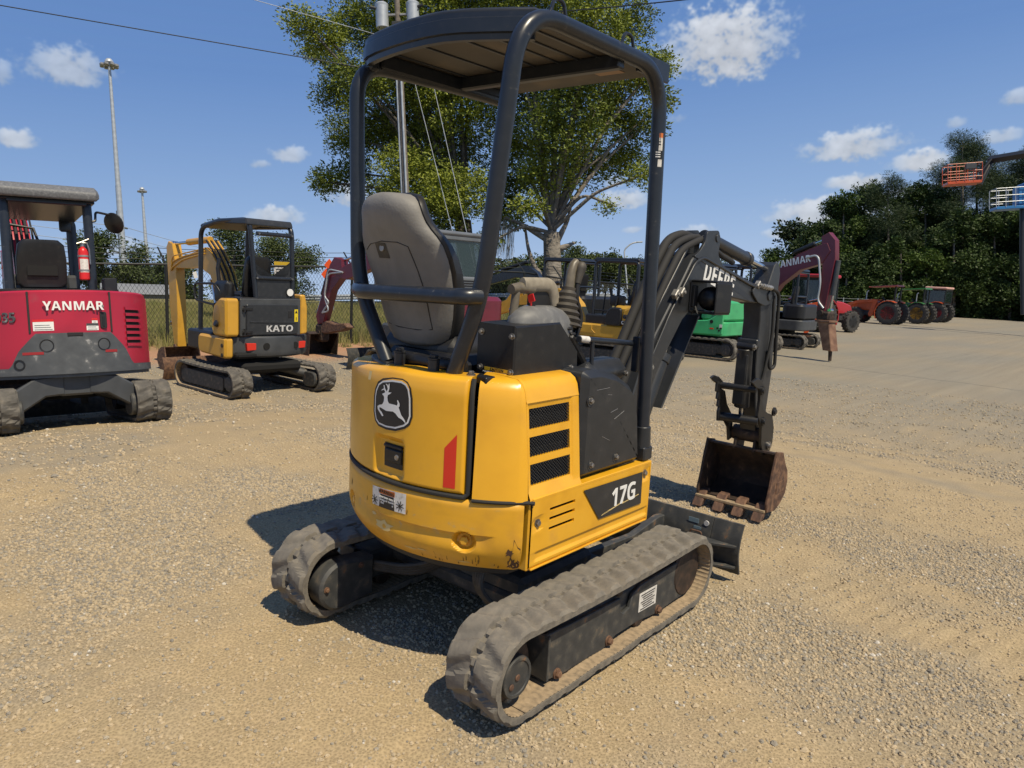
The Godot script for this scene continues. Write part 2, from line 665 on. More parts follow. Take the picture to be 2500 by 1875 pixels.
func build_stones() -> void:
	var rng := RandomNumberGenerator.new()
	rng.seed = 77
	var m := plain(Color.WHITE, 0.95)
	m.metallic_specular = 0.25
	m.vertex_color_use_as_albedo = true
	var home := Node3D.new()
	home.name = "gravel"
	add_child(home)
	tag(home, "loose grey and tan gravel scattered over the dusty yard", "gravel", "", "stuff")
	var cover := PackedFloat32Array()                     # how stony each 8 cm square is
	for i in 260:
		for j in 260:
			cover.append(gravelly(-13.5 + i * 0.08, -16.0 + j * 0.08))
	for kind in 3:
		var mesh := stone_mesh(100 + kind)
		var buf := PackedFloat32Array()
		var n := 0
		var tries := 0
		while n < 82000 and tries < 600000:
			tries += 1
			var x: float
			var z: float
			var far := tries % 4 == 0
			if far:
				var a := rng.randf() * TAU
				var r := 4.0 + 10.0 * rng.randf()
				x = 0.8 + cos(a) * r
				z = -1.0 + sin(a) * r
				if x > 6 or z > 3:
					continue
			else:
				x = rng.randf_range(-3.4, 4.0)
				z = rng.randf_range(-4.2, 2.6)
			var g := cover[clampi(int((x + 13.5) / 0.08), 0, 259) * 260 + clampi(int((z + 16.0) / 0.08), 0, 259)]
			if rng.randf() > 0.13 + 0.87 * g * g:
				continue
			var s := 0.0036 + 0.0085 * pow(rng.randf(), 2.0)
			if rng.randf() < 0.02:
				s += rng.randf() * 0.009
			if far:
				s *= 1.8
			var b := Basis.from_euler(Vector3(rng.randf() * 0.7 - 0.35, rng.randf() * TAU, rng.randf() * 0.7 - 0.35)).scaled(Vector3(s, s * rng.randf_range(0.6, 1.0), s))
			var y := lie(x, z) + s * 0.18
			var t := rng.randf()
			var c := Color(0.36, 0.315, 0.24).lerp(Color(0.22, 0.2, 0.17), t) if rng.randf() < 0.16 + 0.22 * g else Color(0.47, 0.375, 0.245).lerp(Color(0.37, 0.3, 0.2), t)
			if rng.randf() < 0.012:
				c = Color(0.55, 0.51, 0.44)
			buf.append_array(PackedFloat32Array([b.x.x, b.y.x, b.z.x, x, b.x.y, b.y.y, b.z.y, y, b.x.z, b.y.z, b.z.z, z, c.r, c.g, c.b, 1.0]))
			n += 1
		copies(home, "stones", mesh, m, n, buf)

# ---------------------------------------------------------------- materials
func make_materials() -> void:
	var dirt := Color(0.33, 0.25, 0.16)
	M.yellow = grained(noise_tex(0.004, 1, [[0.0, lin(0.64, 0.315, 0.012)], [0.45, lin(0.73, 0.375, 0.016)], [0.8, lin(0.74, 0.385, 0.02)], [1.0, lin(0.66, 0.34, 0.035)]], 512, 5), 0.36, 0.0, 1.7)
	M.yellow.clearcoat_enabled = true
	M.yellow.clearcoat = 0.35
	M.yellow.clearcoat_roughness = 0.25
	M.yellow_worn = grained(noise_tex(0.006, 2, [[0.0, lin(0.5, 0.25, 0.03)], [0.32, lin(0.62, 0.32, 0.02)], [0.6, lin(0.7, 0.36, 0.018)], [0.86, lin(0.66, 0.345, 0.03)], [0.93, lin(0.5, 0.33, 0.12)], [1.0, lin(0.42, 0.31, 0.18)]], 512, 6), 0.42, 0.0, 2.3)
	M.yellow_worn.clearcoat_enabled = true
	M.yellow_worn.clearcoat = 0.25
	M.yellow_worn.clearcoat_roughness = 0.3
	M.tube = grained(noise_tex(0.012, 5, [[0.0, lin(0.013, 0.017, 0.025)], [0.72, lin(0.018, 0.022, 0.031)], [0.88, lin(0.024, 0.027, 0.033)], [0.94, lin(0.085, 0.082, 0.078)], [1.0, lin(0.14, 0.13, 0.115)]], 512, 6), 0.32, 0.0, 3.1)
	M.charcoal = grained(noise_tex(0.008, 6, [[0.0, lin(0.018, 0.02, 0.023)], [0.6, lin(0.023, 0.025, 0.029)], [0.85, lin(0.03, 0.031, 0.034)], [1.0, lin(0.065, 0.062, 0.058)]], 512, 5), 0.4, 0.0, 2.6)
	M.black = grained(noise_tex(0.01, 7, [[0.0, lin(0.008, 0.008, 0.009)], [0.7, lin(0.012, 0.012, 0.013)], [1.0, lin(0.03, 0.028, 0.025)]], 512, 5), 0.42, 0.0, 2.2)
	M.rubber = plain(lin(0.02, 0.02, 0.02), 0.75)
	M.tread = grained(noise_tex(0.012, 9, [[0.0, lin(0.115, 0.104, 0.088)], [0.5, lin(0.165, 0.148, 0.122)], [0.8, lin(0.195, 0.172, 0.138)], [1.0, lin(0.25, 0.21, 0.155)]], 512, 5), 0.93, 0.0, 3.3, bump_tex(0.05, 4, 3.0, 512, 4), 0.5)
	M.tread_in = grained(noise_tex(0.016, 10, [[0.0, lin(0.16, 0.125, 0.085)], [0.5, lin(0.3, 0.225, 0.14)], [1.0, lin(0.4, 0.3, 0.19)]], 512, 5), 0.95, 0.0, 3.1)
	M.frame = grained(noise_tex(0.009, 12, [[0.0, lin(0.028, 0.03, 0.031)], [0.5, lin(0.045, 0.046, 0.046)], [0.72, lin(0.07, 0.067, 0.06)], [0.86, lin(0.11, 0.095, 0.075)], [0.93, lin(0.17, 0.095, 0.055)], [1.0, lin(0.24, 0.12, 0.06)]], 512, 6, FastNoiseLite.TYPE_SIMPLEX_SMOOTH, 40.0), 0.62, 0.0, 2.6)
	M.rust = grained(noise_tex(0.011, 13, [[0.0, lin(0.055, 0.035, 0.026)], [0.4, lin(0.11, 0.06, 0.04)], [0.65, lin(0.18, 0.1, 0.06)], [0.85, lin(0.24, 0.135, 0.075)], [1.0, lin(0.35, 0.24, 0.15)]], 512, 6), 0.75, 0.2, 2.4, bump_tex(0.03, 14, 4.0), 0.5)
	M.dark_rust = grained(noise_tex(0.011, 15, [[0.0, lin(0.018, 0.014, 0.012)], [0.5, lin(0.04, 0.027, 0.02)], [0.8, lin(0.075, 0.045, 0.03)], [1.0, lin(0.13, 0.085, 0.055)]], 512, 6), 0.68, 0.2, 2.4)
	M.bolt = grained(noise_tex(0.02, 16, [[0.0, lin(0.16, 0.15, 0.14)], [1.0, lin(0.42, 0.4, 0.37)]], 128, 3), 0.38, 0.9, 9.0)
	M.chrome = plain(lin(0.6, 0.61, 0.63), 0.12, 1.0)
	M.seat_shell = grained(noise_tex(0.02, 17, [[0.0, lin(0.17, 0.163, 0.15)], [1.0, lin(0.225, 0.215, 0.2)]], 256, 5), 0.62, 0.0, 2.0, bump_tex(0.16, 18, 1.4, 256, 3), 0.3)
	M.vinyl = plain(lin(0.018, 0.018, 0.019), 0.45)
	M.cushion = grained(noise_tex(0.02, 19, [[0.0, lin(0.2, 0.175, 0.135)], [1.0, lin(0.33, 0.29, 0.225)]], 256, 5), 0.8, 0.0, 4.0)
	M.boot = grained(noise_tex(0.02, 20, [[0.0, lin(0.03, 0.027, 0.023)], [1.0, lin(0.085, 0.073, 0.058)]], 256, 4), 0.6, 0.0, 4.0)
	M.grip = grained(noise_tex(0.03, 22, [[0.0, lin(0.1, 0.085, 0.062)], [1.0, lin(0.17, 0.145, 0.105)]], 256, 4), 0.42, 0.0, 4.0)
	M.console = grained(noise_tex(0.02, 23, [[0.0, lin(0.1, 0.1, 0.1)], [0.7, lin(0.15, 0.15, 0.148)], [1.0, lin(0.24, 0.23, 0.21)]], 256, 5), 0.55, 0.0, 4.0)
	M.roof_under = grained(noise_tex(0.008, 24, [[0.0, lin(0.05, 0.042, 0.035)], [0.6, lin(0.075, 0.063, 0.05)], [1.0, lin(0.14, 0.105, 0.07)]], 256, 4), 0.6, 0.0, 1.2)
	M.white = plain(lin(0.75, 0.75, 0.73), 0.5)
	M.sticker = grained(noise_tex(0.02, 25, [[0.0, lin(0.4, 0.38, 0.34)], [0.35, lin(0.62, 0.6, 0.56)], [1.0, lin(0.72, 0.7, 0.66)]], 128, 4), 0.6, 0.0, 12.0)
	M.ink = plain(lin(0.014, 0.013, 0.013), 0.5)
	M.orange_print = plain(lin(0.6, 0.16, 0.03), 0.5)
	M.reflector = plain(lin(0.6, 0.03, 0.015), 0.3)
	M.red_plastic = plain(lin(0.62, 0.02, 0.02), 0.35)
	M.caution = plain(lin(0.55, 0.36, 0.02), 0.5)
	M.steel = grained(noise_tex(0.02, 26, [[0.0, lin(0.25, 0.24, 0.22)], [1.0, lin(0.4, 0.39, 0.37)]], 128, 4), 0.45, 0.6, 5.0)
	M.dark = plain(lin(0.006, 0.006, 0.006), 0.9)
	M.scrape = plain(lin(0.09, 0.045, 0.025), 0.8)
	M.grime = plain(lin(0.22, 0.115, 0.018), 0.7)
	M.pale = plain(lin(0.62, 0.47, 0.2), 0.6)
	M.glass = plain(Color(0.55, 0.62, 0.6, 0.22), 0.05)
	M.glass.transparency = BaseMaterial3D.TRANSPARENCY_ALPHA

# ---------------------------------------------------------------- shared machine pieces
func track_belt(cx: float, w: float, zr: float, zf: float, r: float, lugs: int, high := 0.02, thick := 0.018, per := 6, wave := 0.0) -> Array:
	# an endless rubber track: outer face with staggered lugs and a row of nubs between them, inner face as a second mesh
	var core := r - high
	var str_len := zr - zf
	var total := 2 * str_len + TAU * core
	var n := lugs * per
	var us := [1.0, 0.985, 0.9, 0.7, 0.5, 0.28, 0.13, 0.09, 0.0, -0.09, -0.13, -0.28, -0.5, -0.7, -0.9, -0.985, -1.0]
	var rings := []
	var inner := []
	for i in n + 1:
		var s := total * (i % n) / n
		var o: Vector3
		var nn: Vector3
		if s < str_len:
			o = Vector3(0, r - core, zr - s)
			nn = Vector3(0, -1, 0)
			o.y += wave * sin(s / str_len * PI * 7.0) * sin(s / str_len * PI)
		elif s < str_len + PI * core:
			var a := (s - str_len) / core
			nn = Vector3(0, -cos(a), -sin(a))
			o = Vector3(0, r, zf) + nn * core
		elif s < 2 * str_len + PI * core:
			var l := s - str_len - PI * core
			o = Vector3(0, r + core - 0.012 * sin(l / str_len * PI), zf + l)
			nn = Vector3(0, 1, 0)
		else:
			var a := (s - 2 * str_len - PI * core) / core
			nn = Vector3(0, cos(a), sin(a))
			o = Vector3(0, r, zr) + nn * core
		var ph := float(i % n) / per
		var ringp := PackedVector3Array()
		for u: float in us:
			var f := fposmod(ph + (0.4 if u < 0 else 0.0) + 0.2 * cos(absf(u) * 3.0), 1.0)
			var h := high * smoothstep(0.0, 0.07, f) * (1.0 - smoothstep(0.5, 0.78, f)) * (0.9 + 0.1 * sin(ph * 5.3 + u * 3.0))
			if absf(u) < 0.115:
				h = (0.3 * high if fposmod(ph * 2.0, 1.0) < 0.5 else -0.45 * high) if absf(u) < 0.1 else 0.15 * h
			if absf(u) > 0.95:
				h = minf(h, high * 0.3)
			ringp.append(Vector3(cx + u * w / 2, 0, 0) + o + nn * h)
		for u: float in [-1.0, 1.0]:
			ringp.append(Vector3(cx + u * w / 2, 0, 0) + o - nn * thick)
		rings.append(ringp)
		var inr := PackedVector3Array()
		var notch := 0.003 if i % 3 == 0 else 0.0
		for u: float in [-0.97, -0.3, -0.22, -0.12, 0.12, 0.22, 0.3, 0.97]:
			var g := 0.018 if absf(u) < 0.25 and absf(u) > 0.1 and i % per < 3 else 0.001 + notch
			inr.append(Vector3(cx + u * w / 2, 0, 0) + o - nn * (thick + g))
		inner.append(inr)
	var mb := MB.new()
	mb.loft(rings, true, false, false)
	var mi := MB.new()
	mi.loft(inner, false, false, false)
	return [mb, mi]

func hex_bolt(mb: MB, m: Vector3, axis: Vector3, r: float, high: float) -> void:
	mb.cyl(m, m + axis * high * 0.3, r * 1.45, r * 1.45, 14)
	mb.cyl(m + axis * high * 0.3, m + axis * high, r, r, 6, high * 0.12)

func decal(mb: MB, poly: PackedVector2Array, f: Callable, slice := 0.02) -> void:
	var lo := poly[0]
	var hi := poly[0]
	for v in poly:
		lo = lo.min(v)
		hi = hi.max(v)
	var x := lo.x
	while x < hi.x:
		var strip := PackedVector2Array([Vector2(x, lo.y - 1), Vector2(x + slice, lo.y - 1), Vector2(x + slice, hi.y + 1), Vector2(x, hi.y + 1)])
		for pc in Geometry2D.intersect_polygons(poly, strip):
			var tri := Geometry2D.triangulate_polygon(pc)
			for i in range(0, tri.size(), 3):
				var a: Vector2 = pc[tri[i]]
				var b: Vector2 = pc[tri[i + 1]]
				var d: Vector2 = pc[tri[i + 2]]
				if (b - a).cross(d - a) < 0:
					var k := b
					b = d
					d = k
				mb.t(f.call(a), f.call(b), f.call(d))
		x += slice

func flat(a: Array) -> PackedVector2Array:
	var o := PackedVector2Array()
	for i in range(0, a.size(), 2):
		o.append(Vector2(a[i], a[i + 1]))
	return o

func rect(x0: float, y0: float, x1: float, y1: float) -> PackedVector2Array:
	return PackedVector2Array([Vector2(x0, y0), Vector2(x1, y0), Vector2(x1, y1), Vector2(x0, y1)])

func round_poly(a: Array, r: float, n := 4) -> Array:
	var o := []
	for i in a.size():
		var v: Vector2 = a[i]
		var d0: Vector2 = a[(i + a.size() - 1) % a.size()] - v
		var d1: Vector2 = a[(i + 1) % a.size()] - v
		var l := minf(r, minf(d0.length(), d1.length()) * 0.45)
		var s := v + d0.normalized() * l
		var e := v + d1.normalized() * l
		for k in n + 1:
			var w := float(k) / n
			o.append(s.lerp(v, w).lerp(v.lerp(e, w), w))
	return o

func v2(a: Array) -> Array:
	var o := []
	for i in range(0, a.size(), 2):
		o.append(Vector2(a[i], a[i + 1]))
	return o

# ---------------------------------------------------------------- the near excavator
func tail_r(th: float, y: float) -> float:               # how far the counterweight reaches from the slew axis
	var r := 0.68
	r -= 0.05 * pow(clampf((0.56 - y) / 0.12, 0, 1), 2.2)
	r -= 0.012 * pow(clampf((y - 0.675) / 0.025, 0, 1), 2.0)
	r -= 0.03 * pow(clampf((absf(th) - 0.74) / 0.08, 0, 1), 2.0)
	var x := r * sin(th)
	var line := 0.577 + 0.02 * clampf((-x - 0.05) / 0.2, 0, 1)
	if y < line:
		r -= 0.011 * smoothstep(0.0, 0.004, line - y) * smoothstep(0.075, 0.012, line - y) * smoothstep(0.415, 0.36, x) * smoothstep(-0.34, -0.2, x)
	for s in [-1.0, 1.0]:
		var d := Vector2(x - s * 0.312, y - 0.545).length()
		r -= 0.026 * smoothstep(0.042, 0.026, d)
	return r

func tail(th: float, y: float, out := 0.0) -> Vector3:
	var r := tail_r(th, y) + out
	return Vector3(r * sin(th), y, r * cos(th))

func door_pt(th: float, y: float, out := 0.0) -> Vector3:
	var x := 0.68 * sin(th)
	var r := 0.678
	var e := minf(minf(th + 0.76, 0.475 - th) * 0.68, minf(y - 0.713, door_top(th) - y))
	r -= 0.016 * pow(clampf(1.0 - e / 0.018, 0, 1), 2.0)
	r -= 0.02 * pow(clampf((y - 1.06) / 0.07, 0, 1), 2.0)
	# the shallow well round the latch
	var k := Vector2(maxf(absf(x + 0.014) - 0.062, 0), maxf(absf(y - 0.797) - 0.055, 0)).length()
	r -= 0.02 * smoothstep(0.028, 0.004, k)
	return Vector3((r + out) * sin(th), y, (r + out) * cos(th))

func door_top(th: float) -> float:
	return 1.13 - 0.03 * clampf((-th) / 0.6, 0, 1)

func side_x(y: float) -> float:
	return 0.476 - 0.032 * (y - 0.71) / 0.32

func build_hero() -> void:
	var h := thing("mini_excavator", "small yellow tracked excavator with grey seat under a tube canopy, nearest of all", "excavator")
	hero_base(h)
	hero_house(h)
	hero_cab(h)
	hero_boom(h)

func hero_base(h: Node3D) -> void:
	for s: float in [1.0, -1.0]:
		var tb := track_belt(s * 0.525, 0.23, 0.606, -0.612, 0.1725, 32, 0.018, 0.019, 14, 0.003)
		var trk := part(h, "track", tb[0], M.tread, 32)
		part(trk, "track_inside", tb[1], M.tread_in, 30)
		# side frame with a hand hole, rollers, sprocket hub
		var mb := MB.new()
		var top := v2([0.439, 0.062, 0.439, 0.237, 0.2, 0.226, -0.046, 0.219, -0.052, 0.16, -0.075, 0.145, -0.12, 0.155, -0.139, 0.206, -0.2, 0.226, -0.6, 0.238, -0.66, 0.225, -0.678, 0.19, -0.678, 0.085, -0.64, 0.058, -0.4, 0.05, -0.33, 0.05, -0.2, 0.066, -0.03, 0.066, 0.06, 0.04, 0.2, 0.045, 0.32, 0.045])
		mb.prism(top, "x", minf(s * 0.57, s * 0.586), maxf(s * 0.57, s * 0.586), 0.003)
		mb.box(Vector3(s * 0.5, 0.16, -0.1), Vector3(0.13, 0.13, 1.0), 0.01)
		mb.box(Vector3(s * 0.548, 0.15, 0.436), Vector3(0.1, 0.17, 0.012), 0.002)
		part(h, "track_frame", mb, M.frame)
		mb = MB.new()
		for z in [0.3, 0.03, -0.21, -0.4]:
			mb.cyl(Vector3(s * 0.46, 0.075, z), Vector3(s * 0.585, 0.075, z), 0.04, 0.04, 16, 0.006)
		mb.cyl(Vector3(s * 0.47, 0.25, -0.05), Vector3(s * 0.58, 0.25, -0.05), 0.028, 0.028, 14, 0.004)
		mb.cyl(Vector3(s * 0.46, 0.172, -0.61), Vector3(s * 0.59, 0.172, -0.61), 0.12, 0.12, 24, 0.01)
		part(h, "rollers", mb, M.dark_rust)
		mb = MB.new()
		mb.cyl(Vector3(s * 0.48, 0.165, 0.612), Vector3(s * 0.56, 0.165, 0.612), 0.115, 0.115, 22, 0.008)
		for i in 11:
			var a := TAU * i / 11
			mb.box(Vector3(s * 0.52, 0.165 + sin(a) * 0.118, 0.612 + cos(a) * 0.118), Vector3(0.035, 0.03, 0.03), 0.006, Basis(Vector3.RIGHT, -a))
		part(h, "sprocket", mb, M.dark_rust)
		mb = MB.new()
		mb.lathe(Vector3(s * 0.5, 0.157, 0.614), Vector3(s, 0, 0), [[0, 0.06], [0.06, 0.074], [0.098, 0.074], [0.104, 0.07], [0.104, 0.06], [0.1, 0.058], [0.1, 0.001]], 28)
		var hub := part(h, "hub", mb, M.frame)
		mb = MB.new()
		for w in [Vector2(0.0, 0.0), Vector2(0.03, -0.024)]:
			mb.cyl(Vector3(s * 0.6, 0.157 + w.y, 0.614 + w.x), Vector3(s * 0.605, 0.157 + w.y, 0.614 + w.x), 0.012, 0.012, 14, 0.002)
		part(hub, "plug", mb, M.rust)
		for z in [0.37, 0.03, -0.36]:
			mb = MB.new()
			hex_bolt(mb, Vector3(s * 0.586, 0.066, z), Vector3(s, 0, 0), 0.014, 0.02)
			part(h, "bolt", mb, M.rust)
		# motor cover on the inner side of the track
		mb = MB.new()
		var cov := [Vector2(0.425, 0.235), Vector2(0.425, 0.062)]
		for i in 13:
			var a := -PI / 2 + PI * i / 12
			cov.append(Vector2(0.6 + cos(a) * 0.105, 0.148 + sin(a) * 0.105))
		mb.prism(cov, "x", minf(s * 0.375, s * 0.47), maxf(s * 0.375, s * 0.47), 0.012)
		var mc := part(h, "motor_cover", mb, M.frame)
		for w in [Vector2(0.155, 0.675), Vector2(0.215, 0.5)]:
			mb = MB.new()
			hex_bolt(mb, Vector3(s * 0.375, w.x, w.y), Vector3(-s, 0, 0), 0.009, 0.012)
			part(mc, "bolt", mb, M.rust)
	# serial plate on the right frame
	var sp := MB.new()
	sp.prism([Vector2(-0.192, 0.108), Vector2(-0.192, 0.19), Vector2(-0.335, 0.188), Vector2(-0.335, 0.104)], "x", 0.587, 0.5885, 0.0)
	var plate := part(h, "rating_plate", sp, M.sticker)
	sp = MB.new()
	for i in 7:
		sp.box(Vector3(0.5892, 0.178 - i * 0.0105, -0.263), Vector3(0.0006, 0.0045, 0.115 - 0.02 * (i % 3)), 0.0)
	part(plate, "print", sp, M.ink)
	# centre of the undercarriage
	var mb := MB.new()
	mb.box(Vector3(0, 0.23, 0.0), Vector3(0.62, 0.12, 0.5), 0.02)
	mb.box(Vector3(0, 0.19, 0.22), Vector3(0.9, 0.07, 0.1), 0.015)
	mb.box(Vector3(0, 0.19, -0.3), Vector3(0.9, 0.07, 0.1), 0.015)
	part(h, "lower_frame", mb, M.frame)
	mb = MB.new()
	mb.cyl(Vector3(0, 0.28, 0), Vector3(0, 0.42, 0), 0.24, 0.24, 32, 0.01)
	part(h, "slew_ring", mb, M.dark_rust)
	for i in 4:
		mb = MB.new()
		var o := 0.016 * i
		mb.tube(bend([Vector3(-0.4, 0.2 - o * 0.6, 0.42), Vector3(-0.2, 0.215 - o, 0.36 - o), Vector3(-0.05, 0.3, 0.2)], 0.1), 0.011, 8)
		part(h, "hose", mb, M.boot)
		mb = MB.new()
		mb.tube(bend([Vector3(0.2 + o, 0.42, 0.34), Vector3(0.17 + o, 0.3, 0.4 + o * 0.5), Vector3(0.26 + o, 0.19, 0.36), Vector3(0.41, 0.16, 0.32)], 0.1), 0.011, 8)
		part(h, "hose", mb, M.boot)
	# blade, its arms, ribs and handle
	mb = MB.new()
	var prof := []
	for i in 9:
		var w := i / 8.0
		prof.append(Vector2(-1.085 + 0.035 * sin(w * PI), 0.025 + 0.262 * w))
	for i in 9:
		var w := 1.0 - i / 8.0
		prof.append(Vector2(-1.099 + 0.035 * sin(w * PI), 0.025 + 0.262 * w))
	mb.prism(prof, "x", -0.487, 0.486, 0.001)
	mb.box(Vector3(0, 0.03, -1.095), Vector3(0.97, 0.05, 0.016), 0.003)
	var bl := part(h, "blade", mb, M.frame)
	for s: float in [-1.0, 1.0]:
		mb = MB.new()
		mb.prism(prof, "x", minf(s * 0.489, s * 0.645), maxf(s * 0.489, s * 0.645), 0.001)
		for y in [0.062, 0.172]:
			mb.prism([Vector2(s * 0.47, -1.065), Vector2(s * 0.47, -0.985), Vector2(s * 0.5, -0.985), Vector2(s * 0.632, -1.045), Vector2(s * 0.632, -1.065)], "y", y, y + 0.012, 0.001)
		part(bl, "wing", mb, M.frame)
		mb = MB.new()
		mb.prism(v2([-0.3, 0.13, -0.3, 0.22, -0.75, 0.2, -1.0, 0.24, -1.06, 0.235, -1.06, 0.1, -0.95, 0.1, -0.7, 0.13]), "x", s * 0.2 - 0.02, s * 0.2 + 0.02, 0.004)
		part(h, "blade_arm", mb, M.frame)
	mb = MB.new()
	mb.prism([Vector2(-0.45, -1.062), Vector2(-0.45, -0.99), Vector2(0.45, -0.99), Vector2(0.45, -1.062)], "y", 0.165, 0.177, 0.001)
	part(bl, "rib", mb, M.frame)
	mb = MB.new()
	mb.tube(bend([Vector3(0.4, 0.17, -1.0), Vector3(0.4, 0.222, -1.0), Vector3(0.462, 0.222, -1.0), Vector3(0.462, 0.165, -1.0)], 0.012, 4), 0.0045, 8)
	part(bl, "handle", mb, M.rust)
	mb = MB.new()
	mb.box(Vector3(0.385, 0.252, -1.063), Vector3(0.056, 0.024, 0.002), 0.0)
	mb.box(Vector3(0.41, 0.213, -1.059), Vector3(0.042, 0.024, 0.002), 0.0)
	part(bl, "label_print", mb, plain(lin(0.2, 0.27, 0.3), 0.5))
	mb = MB.new()
	mb.cyl(Vector3(0.456, 0.252, -1.066), Vector3(0.456, 0.252, -1.061), 0.014, 0.014, 16)
	part(bl, "round_label", mb, M.sticker)

func hero_house(h: Node3D) -> void:
	var mb := MB.new()
	# main frame plate under the house
	var plan := []
	for i in 21:
		var th := lerpf(-0.72, 0.72, i / 20.0)
		plan.append(Vector2(0.61 * sin(th), 0.61 * cos(th)))
	plan.append_array(v2([0.455, -0.36, 0.3, -0.48, -0.2, -0.5, -0.455, -0.42]))
	mb.prism(plan, "y", 0.41, 0.452, 0.004)
	mb.box(Vector3(0.02, 0.7, 0.1), Vector3(0.7, 0.5, 0.62), 0.03)
	part(h, "main_frame", mb, M.black)
	# counterweight
	mb = MB.new()
	var ys := merged(steps(0.44, 0.7, 46), [0.441, 0.573, 0.5755, 0.578])
	mb.sheet(steps(-0.79, 0.79, 150), ys, func(u, v): return tail(u, v))
	mb.sheet(steps(-0.79, 0.79, 40), steps(0.0, 1.0, 2), func(u, v): return tail(u, 0.44, -0.12 * (1.0 - v)))
	mb.sheet(steps(-0.79, 0.79, 40), steps(0.0, 1.0, 2), func(u, v): return tail(u, 0.7, -0.1 * v))
	for s: float in [-1.0, 1.0]:
		mb.box(Vector3(s * 0.437, 0.57, 0.441), Vector3(0.085, 0.254, 0.012), 0.004)
	var cw := part(h, "counterweight", mb, M.yellow_worn, 30)
	for s: float in [-1.0, 1.0]:
		var th := asin(s * 0.312 / 0.68)
		var nrm := Vector3(sin(th), 0, cos(th))
		mb = MB.new()
		hex_bolt(mb, tail(th, 0.545, -0.004), nrm, 0.017, 0.024)
		part(cw, "bolt", mb, M.yellow_worn)
	# chips and rub marks where the paint has gone
	mb = MB.new()
	for k in [[0.462, 0.5, 0.02, 0.05], [0.452, 0.475, 0.012, 0.02], [0.445, 0.52, 0.01, 0.012], [0.468, 0.458, 0.012, 0.018]]:
		var poly := PackedVector2Array()
		for i in 14:
			var a := TAU * i / 14
			var w := 1.0 + 0.35 * sin(i * 2.7 + k[0] * 90) + 0.2 * sin(i * 5.1)
			poly.append(Vector2(minf(k[0] + cos(a) * k[2] * w, 0.474), maxf(k[1] + sin(a) * k[3] * w, 0.446)))
		mb = MB.new()
		decal(mb, poly, func(v: Vector2): return tail(asin(v.x / 0.672), v.y, 0.0012 + 0.0004 * k[3]), 0.008)
		part(cw, "bare_patch", mb, M.scrape)
	var srng := RandomNumberGenerator.new()
	srng.seed = 12
	for i in 26:                                          # grime that has run down the casting
		var sx := srng.randf_range(0.14, 0.44) if i < 18 else srng.randf_range(-0.32, 0.1)
		var sy := srng.randf_range(0.446, 0.475) if i < 18 else srng.randf_range(0.6, 0.64)
		var sh := srng.randf_range(0.01, 0.035)
		var sw := srng.randf_range(0.0012, 0.004)
		mb = MB.new()
		decal(mb, PackedVector2Array([Vector2(sx - sw, sy), Vector2(sx + sw * 0.4, sy - 0.003), Vector2(sx + sw, sy + sh * 0.6), Vector2(sx, sy + sh)]), func(v: Vector2): return tail(asin(v.x / 0.68), v.y, 0.0009), 0.02)
		part(cw, "grime_run", mb, M.grime)
	for k in [[-0.03, 0.53, 0.05, 0.018], [0.1, 0.475, 0.03, 0.004], [0.15, 0.482, 0.02, 0.003], [0.31, 0.462, 0.022, 0.003], [-0.1, 0.56, 0.014, 0.006]]:
		var poly := PackedVector2Array()
		for i in 12:
			var a := TAU * i / 12
			var w := 1.0 + 0.3 * sin(i * 3.3 + k[0] * 50)
			poly.append(Vector2(k[0] + cos(a) * k[2] * w, k[1] + sin(a) * k[3] * w))
		mb = MB.new()
		decal(mb, poly, func(v: Vector2): return tail(asin(v.x / 0.68), v.y, 0.0012), 0.012)
		part(cw, "worn_patch", mb, M.pale)
	# warning sticker on the counterweight
	var onto := func(v: Vector2): return tail(asin(v.x / 0.68), v.y, 0.0015)
	var over := func(v: Vector2): return tail(asin(v.x / 0.68), v.y, 0.0024)
	mb = MB.new()
	decal(mb, flat([-0.097, 0.6, 0.09, 0.606, 0.09, 0.682, -0.097, 0.672]), onto)
	var st := part(cw, "warning_sticker", mb, M.sticker)
	mb = MB.new()
	decal(mb, flat([-0.052, 0.601, 0.036, 0.604, 0.03, 0.654, -0.045, 0.652]), over)
	for k in [[-0.08, 0.62], [0.062, 0.63]]:
		for i in 4:
			var a: float = i * 0.8 + k[0] * 9
			var d := Vector2(cos(a), sin(a)) * 0.02
			var o := Vector2(-d.y, d.x) * 0.09
			decal(mb, PackedVector2Array([Vector2(k[0], k[1]) - d - o, Vector2(k[0], k[1]) + d - o, Vector2(k[0], k[1]) + d + o, Vector2(k[0], k[1]) - d + o]), over)
	part(st, "black_print", mb, M.ink)
	mb = MB.new()
	decal(mb, flat([-0.052, 0.654, 0.035, 0.656, 0.036, 0.676, -0.05, 0.672]), over)
	part(st, "orange_band", mb, M.orange_print)
	letters(st, "lettering", "WARNING", 0.013, Transform3D(Basis(), Vector3(-0.008, 0.6645, 0.684)), M.ink, 0.6, 1.0, 0.001)
	for i in 4:
		letters(st, "lettering", ["Operator may s", "wing or move", "the machine", "KEEP CLEAR"][i], 0.0085, Transform3D(Basis(), Vector3(-0.006, 0.644 - i * 0.0115, 0.6835 - 0.001 * i)), M.white, 0.3, 1.0, 0.001)
	# engine door
	mb = MB.new()
	var us := merged(merged(steps(-0.76, 0.475, 70), steps(-0.76, -0.73, 8)), steps(0.445, 0.475, 10))
	us = merged(us, steps(-0.16, 0.12, 40))
	mb.sheet(us, merged(steps(0.0, 1.0, 40), merged(steps(0, 0.05, 8), steps(0.92, 1, 10))), func(u, v): return door_pt(u, lerpf(0.713, door_top(u), v)))
	mb.sheet(steps(-0.76, 0.475, 40), steps(0.0, 1.0, 2), func(u, v): return door_pt(u, door_top(u), -0.09 * v))
